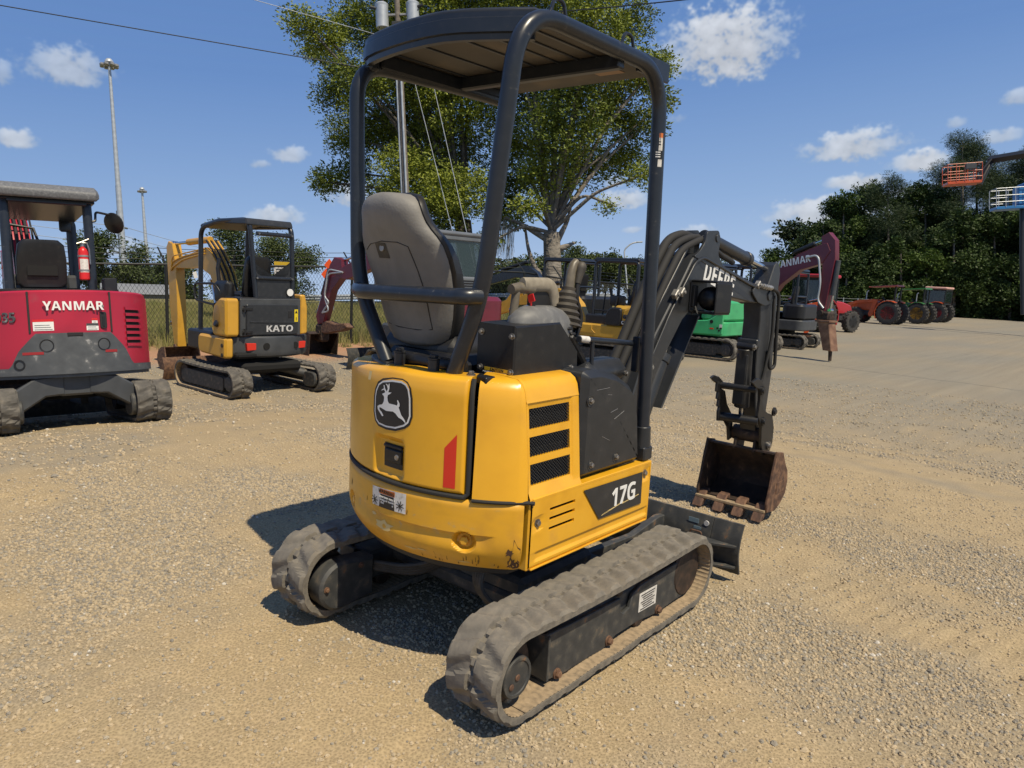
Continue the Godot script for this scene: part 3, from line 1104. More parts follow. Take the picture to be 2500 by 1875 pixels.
	mb.sheet(steps(0, 1, 2), steps(0.713, 1.13, 6), func(u, v): return door_pt(0.475, v, -0.06 * u))
	var door := part(h, "engine_door", mb, M.yellow, 30)
	mb = MB.new()
	var seal := []
	for i in 12:
		seal.append(door_pt(0.489, lerpf(1.125, 0.72, i / 11.0), 0.006))
	for i in 30:
		seal.append(door_pt(lerpf(0.47, -0.74, i / 29.0), 0.7075, 0.012))
	mb.tube(pts(seal), 0.009, 8)
	part(h, "door_seal", mb, M.rubber)
	mb = MB.new()
	var gap := []
	for i in 9:
		var v: Vector3 = cover_path(i / 20.0)
		gap.append(Vector3(v.x, 0.703, v.z) * Vector3(1.012, 1, 1.012))
	mb.tube(pts(gap + [Vector3(0.478, 0.7, 0.452), Vector3(0.492, 0.697, 0.436)]), 0.0075, 8)
	part(h, "cover_seal", mb, M.rubber)
	mb = MB.new()
	mb.sheet(steps(-0.0797, 0.0735, 4), steps(0.757, 0.847, 2), func(u, v): return door_pt(u, v, 0.0025), [])
	var latch := part(door, "latch", mb, M.ink)
	mb = MB.new()
	mb.box(Vector3(0.0, 0.803, 0.662), Vector3(0.092, 0.05, 0.012), 0.004)
	mb.box(Vector3(0.0, 0.838, 0.664), Vector3(0.098, 0.01, 0.012), 0.003)
	part(latch, "paddle", mb, M.black)
	mb = MB.new()
	mb.lathe(Vector3(0.027, 0.803, 0.662), Vector3(0, 0, 1), [[0, 0.011], [0.009, 0.011], [0.011, 0.009], [0.01, 0.0005]], 16)
	part(latch, "lock", mb, M.bolt)
	# emblem
	var on_door := func(v: Vector2): return door_pt(asin(v.x / 0.68), v.y, 0.0012)
	var on2 := func(v: Vector2): return door_pt(asin(v.x / 0.68), v.y, 0.002)
	var on3 := func(v: Vector2): return door_pt(asin(v.x / 0.68), v.y, 0.0028)
	var shield := flat([-0.107, 1.013, -0.1, 1.041, -0.082, 1.069, -0.055, 1.085, 0.0, 1.096, 0.05, 1.098, 0.077, 1.09, 0.095, 1.071, 0.104, 1.035, 0.107, 0.968, 0.096, 0.938, 0.074, 0.921, 0.028, 0.904, -0.023, 0.9, -0.072, 0.904, -0.096, 0.92, -0.108, 0.954])
	mb = MB.new()
	decal(mb, shield, on_door, 0.012)
	var emb := part(door, "emblem", mb, M.ink)
	mb = MB.new()
	for ring_poly in Geometry2D.clip_polygons(Geometry2D.offset_polygon(shield, -0.009)[0], rect(0.0, 0.0, 0.0001, 0.0001)):
		decal(mb, ring_poly, on2, 0.012)
	part(emb, "border", mb, M.white)
	mb = MB.new()
	decal(mb, Geometry2D.offset_polygon(shield, -0.0155)[0], on3, 0.012)
	part(emb, "field", mb, M.ink)
	mb = MB.new()
	var on4 := func(v: Vector2): return door_pt(asin(v.x / 0.68), v.y, 0.0036)
	for k in [[-0.047, 1.025, -0.050, 1.029, -0.036, 1.035, -0.027, 1.041, -0.016, 1.040, 0.004, 1.042, -0.006, 1.035, -0.016, 1.030, -0.019, 1.021, -0.016, 1.008, -0.010, 1.000, 0.008, 1.000, 0.024, 1.000, 0.033, 0.999, 0.037, 1.008, 0.033, 1.017, 0.037, 1.020, 0.046, 1.008, 0.047, 0.999, 0.042, 0.994, 0.049, 0.981, 0.056, 0.968, 0.067, 0.959, 0.075, 0.950, 0.079, 0.936, 0.072, 0.945, 0.058, 0.953, 0.042, 0.957, 0.027, 0.969, 0.013, 0.974, -0.004, 0.972, -0.024, 0.970, -0.043, 0.974, -0.060, 0.977, -0.067, 0.974, -0.062, 0.967, -0.050, 0.961, -0.039, 0.949, -0.047, 0.946, -0.059, 0.955, -0.075, 0.967, -0.078, 0.978, -0.067, 0.985, -0.051, 0.989, -0.044, 0.995, -0.039, 1.004, -0.038, 1.018, -0.042, 1.024],
			[-0.031, 1.037, -0.039, 1.046, -0.056, 1.040, -0.053, 1.044, -0.040, 1.051, -0.043, 1.063, -0.037, 1.062, -0.033, 1.051, -0.023, 1.041],
			[-0.025, 1.039, -0.018, 1.052, -0.022, 1.062, -0.032, 1.069, -0.023, 1.069, -0.016, 1.063, -0.013, 1.073, -0.009, 1.071, -0.009, 1.054, -0.015, 1.039]]:
		decal(mb, flat(k), on4, 0.015)
	part(emb, "leaping_deer", mb, M.white)
	for k in [[0.237, 0.736, 0.279, 0.736, 0.279, 0.931, 0.237, 0.878], [-0.445, 0.745, -0.405, 0.737, -0.405, 0.885, -0.445, 0.935]]:
		mb = MB.new()
		decal(mb, flat(k), on_door, 0.015)
		part(door, "reflector", mb, M.reflector)
	mb = MB.new()
	decal(mb, rect(-0.155, 1.066, -0.135, 1.098), on_door)
	part(door, "worn_sticker", mb, M.pale)
	# right rear cover: three mesh grilles in its flank
	mb = MB.new()
	var prow := [[0.0, 0.705], [0.0, 0.74], [0.0, 1.03], [-0.002, 1.06], [-0.009, 1.09], [-0.022, 1.112], [-0.045, 1.126], [-0.09, 1.13], [-0.15, 1.131]]
	var pathn := 22
	for i in range(0, 13):
		for j in prow.size() - 1:
			mb.q(cover_pt(i / 20.0, prow[j]), cover_pt((i + 1) / 20.0, prow[j]), cover_pt((i + 1) / 20.0, prow[j + 1]), cover_pt(i / 20.0, prow[j + 1]))
	# flank: u runs forward (-z)
	var z0: float = cover_path(0.65).z
	var holes := []
	for k in [[0.753, 0.829], [0.854, 0.926], [0.953, 1.026]]:
		holes.append(Rect2(-0.432, k[0], 0.237, k[1] - k[0]))
	var uu := merged(merged(steps(-z0, -0.142, 14), [-0.447, -0.44, -0.432, -0.195, -0.187, -0.18]), [])
	var vv := merged([0.705, 0.712, 0.725, 0.735, 0.753, 0.829, 0.854, 0.926, 0.953, 1.026, 1.04, 1.048], [])
	mb.sheet(uu, vv, func(u, v): return flank(u, v), holes, Vector3(-0.012, 0, 0))
	for j in range(2, prow.size() - 1):
		for i in uu.size() - 1:
			var a := func(u: float, r: Array) -> Vector3: return Vector3(side_x(minf(r[1], 1.048)) + r[0], maxf(r[1], 1.048), -u)
			mb.q(a.call(uu[i], prow[j]), a.call(uu[i + 1], prow[j]), a.call(uu[i + 1], prow[j + 1]), a.call(uu[i], prow[j + 1]))
	var cov := part(h, "rear_cover", mb, M.yellow, 34)
	for k in [[0.753, 0.829], [0.854, 0.926], [0.953, 1.026]]:
		mb = MB.new()
		var zc := -0.3135
		var hw := 0.1185
		var y0: float = k[0]
		var y1: float = k[1]
		for dirn: float in [-1.0, 1.0]:
			var off := -hw - (y1 - y0)
			while off < hw + (y1 - y0):
				var a := Vector2(off, y0)
				var b := Vector2(off + dirn * (y1 - y0) * 1.25, y1)
				var lo := minf(a.x, b.x)
				var hi := maxf(a.x, b.x)
				if hi > -hw and lo < hw:
					var t0 := clampf((-hw - a.x) / (b.x - a.x), 0, 1)
					var t1 := clampf((hw - a.x) / (b.x - a.x), 0, 1)
					var p0 := a.lerp(b, minf(t0, t1))
					var p1 := a.lerp(b, maxf(t0, t1))
					if p0.distance_to(p1) > 0.004:
						var x := side_x((y0 + y1) / 2) - 0.009 + 0.0012 * dirn
						mb.cyl(Vector3(x, p0.y, -zc + p0.x), Vector3(x, p1.y, -zc + p1.x), 0.0013, 0.0013, 5)
				off += 0.0155
		part(cov, "grille", mb, M.charcoal)
	mb = MB.new()
	mb.box(Vector3(0.375, 0.89, 0.31), Vector3(0.09, 0.32, 0.25), 0.004)
	part(cov, "radiator", mb, M.dark)
	# grey cover over the tank
	mb = MB.new()
	var tank := round_poly(v2([0.135, 0.712, 0.135, 1.138, 0.03, 1.136, -0.1, 1.106, -0.225, 1.044, -0.28, 0.937, -0.318, 0.714]), 0.03)
	mb.prism(tank, "x", 0.2, 0.468, 0.026)
	var tk := part(h, "tank_cover", mb, M.charcoal)
	for k in [[1.022, 0.095], [0.765, 0.062], [0.768, -0.115]]:
		mb = MB.new()
		mb.lathe(Vector3(0.4662, k[0], k[1]), Vector3.RIGHT, [[0.0, 0.024], [0.003, 0.0235], [0.0035, 0.021], [0.0015, 0.016], [0.001, 0.0005]], 20)
		part(tk, "bolt_well", mb, M.charcoal)
		mb = MB.new()
		hex_bolt(mb, Vector3(0.467, k[0], k[1]), Vector3.RIGHT, 0.0095, 0.012)
		part(tk, "bolt", mb, M.bolt)
	mb = MB.new()
	for k in [[1.06, 0.06, 0.09, 0.004], [0.93, -0.08, 0.07, 0.05], [0.96, -0.05, 0.05, 0.02], [0.87, 0.0, 0.06, -0.05], [1.035, -0.02, 0.03, -0.008]]:
		var a := Vector3(0.4685, k[0], k[1])
		mb = MB.new()
		mb.cyl(a, a + Vector3(0, k[3] * 0.5, -k[2]), 0.0008, 0.0008, 4)
		part(tk, "scratch", mb, M.steel)
	# lower right panel with three slots and the model plate
	mb = MB.new()
	var slots := []
	for y in [0.652, 0.616, 0.578]:
		slots.append(Rect2(-0.338, y - 0.006, 0.156, 0.013))
	var pu := merged(steps(-0.441, 0.376, 34), [-0.338, -0.182, -0.4405, 0.3755])
	var pv := merged(merged(steps(0.445, 0.708, 16), [0.47, 0.476, 0.482, 0.5, 0.506, 0.512]), [0.646, 0.659, 0.61, 0.623, 0.572, 0.585])
	mb.sheet(pu, pv, func(u, v): return low_side(u, v), slots, Vector3(-0.012, 0, 0))
	mb.box(Vector3(0.47, 0.576, -0.371), Vector3(0.038, 0.262, 0.008), 0.002)
	mb.box(Vector3(0.47, 0.447, 0.03), Vector3(0.036, 0.006, 0.8), 0.001)
	mb.prism([Vector2(0.438, 0.712), Vector2(0.438, 0.7), Vector2(-0.375, 0.7), Vector2(-0.375, 0.712)], "x", 0.44, 0.4885, 0.002)
	var lp := part(h, "side_panel", mb, M.yellow, 30)
	mb = MB.new()
	mb.box(Vector3(0.455, 0.615, 0.26), Vector3(0.02, 0.12, 0.19), 0.0)
	part(lp, "slot_back", mb, M.dark)
	for k in [[0.615, 0.4], [0.662, -0.335]]:
		mb = MB.new()
		hex_bolt(mb, low_side(-k[1], k[0]), Vector3.RIGHT, 0.011, 0.012)
		part(lp, "bolt", mb, M.bolt)
	mb = MB.new()
	mb.prism([Vector2(0.134, 0.682), Vector2(0.015, 0.541), Vector2(-0.305, 0.536), Vector2(-0.3, 0.676)], "x", 0.4905, 0.4925, 0.0)
	var md := part(lp, "model_plate", mb, M.charcoal)
	letters(md, "lettering", "17G", 0.075, Transform3D(Basis(Vector3.UP, PI / 2), Vector3(0.4935, 0.607, -0.16)), M.white, 1.0, 1.0, 0.002)
	mb = MB.new()
	for k in [[0.556, -0.02, 0.02, 0.14, 0.004], [0.552, 0.0, 0.012, 0.06, 0.002], [0.57, -0.15, 0.012, 0.13, 0.003]]:
		var a := Vector3(0.4932, k[0], k[1])
		mb = MB.new()
		mb.box(a + Vector3(0, k[2] / 2, -k[3] / 2), Vector3(0.001, k[4], k[3]), 0.0, Basis(Vector3.RIGHT, atan2(k[2], k[3])))
		part(md, "scuff", mb, M.pale)
	# left flank, mostly out of sight
	mb = MB.new()
	mb.prism(round_poly(v2([0.45, 0.445, 0.45, 1.1, 0.1, 1.1, 0.02, 0.8, -0.4, 0.76, -0.43, 0.445]), 0.03), "x", -0.488, -0.36, 0.012)
	part(h, "left_panel", mb, M.yellow)
	# deck over the engine, bolts, brackets
	mb = MB.new()
	var deck := []
	for i in 15:
		var th := lerpf(-0.72, 0.47, i / 14.0)
		deck.append(Vector2(0.6 * sin(th), 0.6 * cos(th)))
	deck.append_array(v2([0.27, 0.3, -0.4, 0.3]))
	mb.prism(deck, "y", 1.085, 1.118, 0.004)
	mb.cyl(Vector3(-0.16, 1.145, 0.52), Vector3(0.2, 1.145, 0.52), 0.026, 0.026, 14)
	part(h, "deck", mb, M.black)
	for k in [[-0.09, 0.565], [0.115, 0.585]]:
		mb = MB.new()
		mb.cyl(Vector3(k[0], 1.115, k[1]), Vector3(k[0], 1.17, k[1]), 0.021, 0.021, 16, 0.002)
		hex_bolt(mb, Vector3(k[0], 1.17, k[1]), Vector3.UP, 0.016, 0.018)
		part(h, "mounting_bolt", mb, M.charcoal)
	mb = MB.new()
	hex_bolt(mb, Vector3(0.262, 1.13, 0.545), Vector3.UP, 0.011, 0.016)
	part(h, "bolt", mb, M.bolt)
	mb = MB.new()
	mb.box(Vector3(0.305, 1.118, 0.515), Vector3(0.05, 0.026, 0.05), 0.004)
	part(h, "hinge", mb, M.black)

func cover_path(w: float) -> Vector3:                    # plan of the right rear cover, 0 at the door, 0.65 where the flank begins
	var k := [Vector3(0.333, 0, 0.586), Vector3(0.365, 0, 0.566), Vector3(0.396, 0, 0.543), Vector3(0.424, 0, 0.519), Vector3(0.442, 0, 0.5), Vector3(0.459, 0, 0.479), Vector3(0.466, 0, 0.452)]
	var f := clampf(w / 0.65, 0, 1) * 6.0
	var i := mini(int(f), 5)
	return k[i].lerp(k[i + 1], f - i)

func cover_pt(w: float, r: Array) -> Vector3:
	var v := cover_path(w)
	var a := cover_path(w - 0.03)
	var b := cover_path(w + 0.03)
	var n := (b - a).cross(Vector3.UP)
	n = -n.normalized() if n.length() > 1e-5 else Vector3.RIGHT
	if n.x < 0:
		n = -n
	var lean: float = side_x(minf(r[1], 1.048)) - 0.466
	return v + n * (float(r[0]) + lean) + Vector3(0, r[1], 0)

func flank(u: float, v: float) -> Vector3:
	var x := side_x(v)
	# a raised frame runs round the three grilles
	var k := Vector2(maxf(absf(-u - 0.3135) - 0.128, 0), maxf(absf(v - 0.8895) - 0.148, 0)).length()
	x -= 0.006 * smoothstep(0.007, 0.0, k) if k < 0.007 else 0.0
	x += 0.008 * smoothstep(0.735, 0.71, v)
	return Vector3(x, v, -u)

func low_side(u: float, v: float) -> Vector3:
	var x := 0.488
	x -= 0.008 * smoothstep(0.512, 0.504, v) * smoothstep(0.47, 0.482, v) * smoothstep(-0.42, -0.41, u) * smoothstep(0.36, 0.35, u)
	x -= 0.01 * pow(clampf(1.0 - (v - 0.445) / 0.012, 0, 1), 2.0)
	for k in [[0.615, -0.4], [0.662, 0.335]]:
		x -= 0.008 * smoothstep(0.034, 0.02, Vector2(u - k[1], v - k[0]).length())
	return Vector3(x, v, u * -1.0)

func seat_depth(x: float, row: Array) -> float:          # rear face of the seat shell
	var k := clampf(absf(x) / float(row[1]), 0, 1)
	return row[2] - 0.075 + 0.075 * pow(maxf(1.0 - pow(k, 2.8), 0.0), 0.5)

func hero_cab(h: Node3D) -> void:
	var mb := MB.new()
	# tube frame of the canopy
	mb.tube(bend([Vector3(0.185, 1.11, 0.56), Vector3(0.315, 1.42, 0.563), Vector3(0.412, 2.312, 0.557), Vector3(0.41, 2.312, -0.325), Vector3(0.436, 1.2, -0.345), Vector3(0.445, 0.76, -0.355)], 0.19, 10), 0.0295, 18)
	var fr := part(h, "canopy_frame", mb, M.tube, 60)
	mb = MB.new()
	mb.tube(bend([Vector3(-0.235, 1.11, 0.5), Vector3(-0.43, 1.41, 0.5), Vector3(-0.466, 2.262, 0.5), Vector3(-0.446, 2.272, 0.0), Vector3(-0.446, 2.272, -0.3)], 0.15, 10), 0.0295, 18)
	part(fr, "left_post", mb, M.tube, 60)
	mb = MB.new()
	mb.tube(bend([Vector3(-0.43, 1.386, 0.5), Vector3(-0.272, 1.386, 0.615), Vector3(0.29, 1.405, 0.628), Vector3(0.312, 1.408, 0.57)], 0.06, 6), 0.0285, 16)
	part(fr, "tie_bar", mb, M.tube, 60)
	for z in [0.362, -0.066]:
		mb = MB.new()
		mb.tube(bend([Vector3(0.41, 2.335, z + 0.042), Vector3(0.41, 2.383, z + 0.026), Vector3(0.41, 2.383, z - 0.026), Vector3(0.41, 2.335, z - 0.042)], 0.022, 5), 0.0062, 8)
		mb.cyl(Vector3(0.41, 2.334, z + 0.042), Vector3(0.41, 2.346, z + 0.042), 0.01, 0.008, 10)
		part(fr, "lifting_eye", mb, M.tube)
	mb = MB.new()
	mb.box(Vector3(0.447, 0.745, -0.355), Vector3(0.068, 0.06, 0.07), 0.006)
	mb.cyl(Vector3(0.446, 0.77, -0.355), Vector3(0.444, 0.86, -0.354), 0.036, 0.034, 18, 0.003)
	part(fr, "post_foot", mb, M.charcoal)
	# sticker wrapped round the front post
	var axis := func(y: float) -> Vector3: return Vector3(lerpf(0.412, 0.436, (2.25 - y) / 1.05), y, lerpf(-0.329, -0.345, (2.25 - y) / 1.05))
	for k in [[2.048, 2.066, "orange_print"], [1.998, 2.048, "sticker"], [1.964, 1.998, "ink"], [1.935, 1.964, "sticker"]]:
		mb = MB.new()
		mb.sheet(steps(-0.75, 0.45, 8), [k[0], k[1]], func(u, v): return axis.call(v) + Vector3(sin(u + 0.72), 0, cos(u + 0.72)) * 0.0306)
		part(fr, "post_sticker", mb, M[k[2]])
	mb = MB.new()
	for i in 5:
		var y := [1.99, 1.981, 1.972, 2.02, 2.03][i] as float
		mb = MB.new()
		mb.sheet(steps(-0.5, 0.2, 5), [y, y + 0.004], func(u, v): return axis.call(v) + Vector3(sin(u + 0.72), 0, cos(u + 0.72)) * 0.0311)
		part(fr, "sticker_print", mb, M.white if i < 3 else M.ink)
	# roof
	var rim := [Vector2(0.372, 0.435), Vector2(0.3, 0.478), Vector2(0.22, 0.517), Vector2(0.15, 0.548), Vector2(0.08, 0.567), Vector2(0.0, 0.572), Vector2(-0.1, 0.567), Vector2(-0.2, 0.553), Vector2(-0.31, 0.53), Vector2(-0.39, 0.506), Vector2(-0.442, 0.48), Vector2(-0.47, 0.443), Vector2(-0.482, 0.39)]
	var plan: Array = rim.duplicate()
	plan.append_array(v2([-0.482, -0.4, -0.45, -0.42, 0.36, -0.42, 0.385, -0.39]))
	mb = MB.new()
	mb.prism(plan, "y", 2.324, 2.35, 0.008)
	var dome := []
	for k in [[1.0, 2.348], [0.97, 2.354], [0.8, 2.362], [0.4, 2.368]]:
		var r := PackedVector3Array()
		for i in plan.size():
			var v: Vector2 = plan[plan.size() - 1 - i] if false else plan[i]
			r.append(Vector3(-0.045 + (v.x + 0.045) * k[0] * 0.985, k[1], 0.07 + (v.y - 0.07) * k[0] * 0.985))
		dome.append(r)
	mb.loft(dome, true, false, true)
	var roof := part(h, "canopy_roof", mb, M.charcoal, 50)
	mb = MB.new()
	var band := []
	for i in rim.size() + 1:
		var v: Vector2 = rim[i] if i < rim.size() else Vector2(-0.482, -0.41)
		var a: Vector2 = rim[clampi(i - 1, 0, rim.size() - 1)]
		var b: Vector2 = rim[mini(i + 1, rim.size() - 1)]
		var d := (b - a).normalized() if i < rim.size() - 1 else Vector2(0, -1)
		var n := Vector2(d.y, -d.x)
		if n.dot(v - Vector2(-0.05, 0.1)) < 0:
			n = -n
		var r := PackedVector3Array()
		for w in [[-0.006, 2.25], [-0.004, 2.268], [0.006, 2.272], [0.006, 2.316], [0.001, 2.32], [0.0, 2.336], [-0.03, 2.336], [-0.03, 2.25]]:
			r.append(Vector3(v.x + n.x * w[0], w[1], v.y + n.y * w[0]))
		r.reverse()
		band.append(r)
	mb.loft(band)
	part(roof, "rim", mb, M.tube, 30)
	mb = MB.new()
	var inner := []
	for v: Vector2 in plan:
		inner.append(Vector2(-0.045 + (v.x + 0.045) * 0.955, 0.07 + (v.y - 0.07) * 0.955))
	mb.prism(inner, "y", 2.312, 2.323, 0.001)
	part(roof, "lining", mb, M.roof_under)
	for x in [-0.385, -0.2, -0.005, 0.115, 0.21, 0.3]:
		mb = MB.new()
		mb.box(Vector3(x, 2.31, 0.2), Vector3(0.012, 0.008, 0.5), 0.002)
		part(roof, "rib", mb, M.tube)
	mb = MB.new()
	mb.box(Vector3(-0.44, 2.283, 0.0), Vector3(0.045, 0.062, 0.82), 0.008)
	mb.box(Vector3(-0.02, 2.286, -0.052), Vector3(0.84, 0.055, 0.042), 0.006)
	mb.box(Vector3(0.392, 2.315, -0.29), Vector3(0.012, 0.075, 0.24), 0.002)
	mb.box(Vector3(-0.43, 2.272, 0.452), Vector3(0.042, 0.075, 0.05), 0.01)
	part(roof, "beams", mb, M.tube)
	mb = MB.new()
	mb.box(Vector3(0.2, 2.3108, -0.24), Vector3(0.12, 0.002, 0.1), 0.0)
	part(roof, "roof_sticker", mb, plain(lin(0.32, 0.2, 0.12), 0.6))
	# seat
	var rows := [[1.185, 0.1, 0.435], [1.2, 0.145, 0.447], [1.24, 0.175, 0.455], [1.3, 0.196, 0.467], [1.36, 0.21, 0.48], [1.42, 0.221, 0.498], [1.47, 0.227, 0.516], [1.52, 0.228, 0.537], [1.57, 0.221, 0.56], [1.6, 0.206, 0.576], [1.625, 0.187, 0.59], [1.65, 0.172, 0.602], [1.68, 0.162, 0.613], [1.705, 0.153, 0.617], [1.725, 0.14, 0.615], [1.74, 0.12, 0.609], [1.75, 0.09, 0.601], [1.755, 0.05, 0.592]]
	var cx := -0.175
	mb = MB.new()
	var rings := []
	for row: Array in rows:
		var r := PackedVector3Array()
		for i in 25:
			var a := PI * i / 24
			var x: float = -cos(a) * row[1]
			r.append(Vector3(cx + x, row[0] + 0.0, seat_depth(x, row)))
		r.append(Vector3(cx + row[1] * 0.9, row[0], row[2] - 0.078))
		r.append(Vector3(cx - row[1] * 0.9, row[0], row[2] - 0.078))
		rings.append(r)
	mb.loft(rings)
	var seat := part(h, "seat", mb, M.seat_shell, 55)
	mb = MB.new()
	rings = []
	for row: Array in rows:
		var r := PackedVector3Array()
		var w: float = row[1] + 0.012
		for i in 13:
			var a := PI * i / 12
			r.append(Vector3(cx + cos(a) * w, row[0] + 0.004, row[2] - 0.078 - lerpf(0.085, 0.035, smoothstep(1.45, 1.7, row[0])) * pow(sin(a), 0.5)))
		r.append(Vector3(cx - w * 0.96, row[0] + 0.004, row[2] - 0.066))
		r.append(Vector3(cx + w * 0.96, row[0] + 0.004, row[2] - 0.066))
		rings.append(r)
	mb.loft(rings)
	mb.box(Vector3(cx, 1.17, 0.2), Vector3(0.44, 0.12, 0.42), 0.04)
	part(seat, "cushion", mb, M.vinyl, 50)
	var on_seat := func(x: float, y: float, out: float) -> Vector3:
		var k := 0
		while k < rows.size() - 2 and rows[k + 1][0] < y:
			k += 1
		var w: float = clampf((y - rows[k][0]) / (rows[k + 1][0] - rows[k][0]), 0, 1)
		return Vector3(cx + x, y, lerpf(seat_depth(x, rows[k]), seat_depth(x, rows[k + 1]), w) + out)
	mb = MB.new()
	var seam := []
	for k in v2([-0.165, 1.545, -0.12, 1.566, -0.04, 1.578, 0.05, 1.576, 0.098, 1.562, 0.112, 1.48, 0.122, 1.4, 0.126, 1.3, 0.128, 1.255]):
		seam.append(on_seat.call(k.x, k.y, 0.0))
	mb.tube(pts(seam), 0.0022, 6)
	seam = []
	for k in v2([0.128, 1.255, 0.06, 1.248, -0.05, 1.25, -0.12, 1.258]):
		seam.append(on_seat.call(k.x, k.y, 0.0))
	mb.tube(pts(seam), 0.0022, 6)
	part(seat, "panel_seam", mb, M.ink)
	mb = MB.new()
	mb.sheet(steps(-0.085, -0.02, 5), steps(1.515, 1.572, 4), func(u, v): return on_seat.call(u, v, 0.0015))
	var lk := part(seat, "lock_plate", mb, M.boot)
	mb = MB.new()
	var lp: Vector3 = on_seat.call(-0.048, 1.553, 0.0)
	mb.lathe(lp, Vector3(0, 0, 1), [[0, 0.013], [0.004, 0.013], [0.005, 0.011], [0.004, 0.0005]], 18)
	part(lk, "lock", mb, M.steel)
	mb = MB.new()
	mb.box(Vector3(-0.08, 1.07, 0.32), Vector3(0.44, 0.2, 0.3), 0.03)
	part(h, "seat_base", mb, M.black)
	# black box right of the seat
	mb = MB.new()
	mb.prism(v2([0.42, 1.115, 0.42, 1.305, 0.157, 1.312, 0.033, 1.196, 0.028, 1.118]), "x", 0.165, 0.35, 0.006)
	var bx := part(h, "control_box", mb, M.black)
	for k in [[0.19, 1.272], [0.335, 1.268], [0.19, 1.142], [0.337, 1.14]]:
		mb = MB.new()
		hex_bolt(mb, Vector3(k[0], k[1], 0.42), Vector3(0, 0, 1), 0.0085, 0.012)
		part(bx, "bolt", mb, M.bolt)
	mb = MB.new()
	hex_bolt(mb, Vector3(0.35, 1.133, 0.075), Vector3.RIGHT, 0.0085, 0.012)
	part(bx, "bolt", mb, M.bolt)
	mb = MB.new()
	mb.box(Vector3(0.268, 1.13, 0.4205), Vector3(0.115, 0.033, 0.0015), 0.0)
	var ca := part(bx, "caution_sticker", mb, M.ink)
	mb = MB.new()
	mb.box(Vector3(0.268, 1.14, 0.4215), Vector3(0.113, 0.0125, 0.001), 0.0)
	part(ca, "yellow_band", mb, M.caution)
	letters(ca, "lettering", "CAUTION", 0.0105, Transform3D(Basis(), Vector3(0.272, 1.14, 0.4225)), M.ink, 0.8, 1.0, 0.0008)
	letters(ca, "lettering", "PRESSURIZED. DO NOT OPEN HOT", 0.0052, Transform3D(Basis(), Vector3(0.262, 1.1285, 0.4222)), M.white, 0.3, 1.0, 0.0006)
	mb = MB.new()
	for i in 4:
		mb.box(Vector3(0.33, 1.285 - i * 0.022, 0.085 - i * 0.024), Vector3(0.03, 0.012, 0.03), 0.004)
	mb.box(Vector3(0.32, 1.2, 0.02), Vector3(0.055, 0.16, 0.03), 0.008, Basis(Vector3.RIGHT, 0.75))
	part(bx, "vent", mb, M.ink)
	# right console with its levers
	mb = MB.new()
	var cr := []
	for k in [[1.24, 1.0, 0.165], [1.29, 1.0, 0.168], [1.325, 0.92, 0.176], [1.352, 0.72, 0.186], [1.368, 0.42, 0.19]]:
		var r := PackedVector3Array()
		for i in 18:
			var a := TAU * i / 18
			r.append(Vector3(0.262 + cos(a) * 0.085 * k[1], k[0], k[2] - sin(a) * 0.178 * k[1]))
		cr.append(r)
	mb.loft(cr)
	var con := part(h, "console", mb, M.console, 60)
	mb = MB.new()
	mb.cyl(Vector3(0.255, 1.355, 0.225), Vector3(0.257, 1.37, 0.226), 0.02, 0.018, 16, 0.002)
	part(con, "switch", mb, M.chrome)
	mb = MB.new()
	mb.cyl(Vector3(0.22, 1.345, 0.29), Vector3(0.22, 1.357, 0.29), 0.014, 0.014, 12, 0.002)
	part(con, "switch", mb, M.chrome)
	mb = MB.new()
	mb.box(Vector3(0.255, 1.396, 0.226), Vector3(0.03, 0.03, 0.005), 0.002, Basis(Vector3(0.3, 0.2, 1).normalized(), 0.35))
	mb.box(Vector3(0.256, 1.378, 0.226), Vector3(0.006, 0.016, 0.003), 0.0)
	part(con, "key", mb, M.red_plastic)
	mb = MB.new()
	mb.tube(pts([Vector3(0.235, 1.31, 0.305), Vector3(0.235, 1.36, 0.3), Vector3(0.235, 1.425, 0.292)]), 0.016, 12)
	mb.tube(pts([Vector3(0.235, 1.428, 0.322), Vector3(0.235, 1.434, 0.28), Vector3(0.235, 1.43, 0.2)]), 0.019, 12, 0.022)
	part(h, "dozer_lever", mb, M.grip, 50)
	mb = MB.new()
	mb.tube(bend([Vector3(0.24, 1.446, 0.265), Vector3(0.24, 1.447, 0.085), Vector3(0.24, 1.37, 0.055)], 0.04), 0.017, 12, -1.0, 1.6)
	part(h, "armrest", mb, M.cushion, 60)
	mb = MB.new()
	mb.box(Vector3(0.225, 1.40, 0.14), Vector3(0.03, 0.09, 0.13), 0.01)
	part(h, "armrest_bracket", mb, M.ink)
	mb = MB.new()
	var bel := []
	for i in 13:
		var w := i / 12.0
		bel.append([w * 0.15, lerpf(0.075, 0.03, w) * (1.0 if i % 2 == 0 else 0.82)])
	mb.lathe(Vector3(0.27, 1.29, 0.03), Vector3(-0.05, 1, -0.18).normalized(), bel, 20)
	part(h, "lever_boot", mb, M.boot, 20)
	mb = MB.new()
	mb.tube(pts([Vector3(0.262, 1.425, 0.0), Vector3(0.26, 1.46, -0.006), Vector3(0.258, 1.5, -0.014), Vector3(0.257, 1.528, -0.028), Vector3(0.256, 1.54, -0.045)]), 0.021, 14, 0.017)
	part(h, "joystick", mb, M.grip, 60)
	mb = MB.new()
	mb.tube(bend([Vector3(0.29, 1.24, -0.03), Vector3(0.29, 1.32, -0.066), Vector3(0.285, 1.39, -0.022), Vector3(0.28, 1.46, -0.03)], 0.04, 5), 0.0095, 10)
	var lev := part(h, "travel_lever", mb, M.ink, 60)
	mb = MB.new()
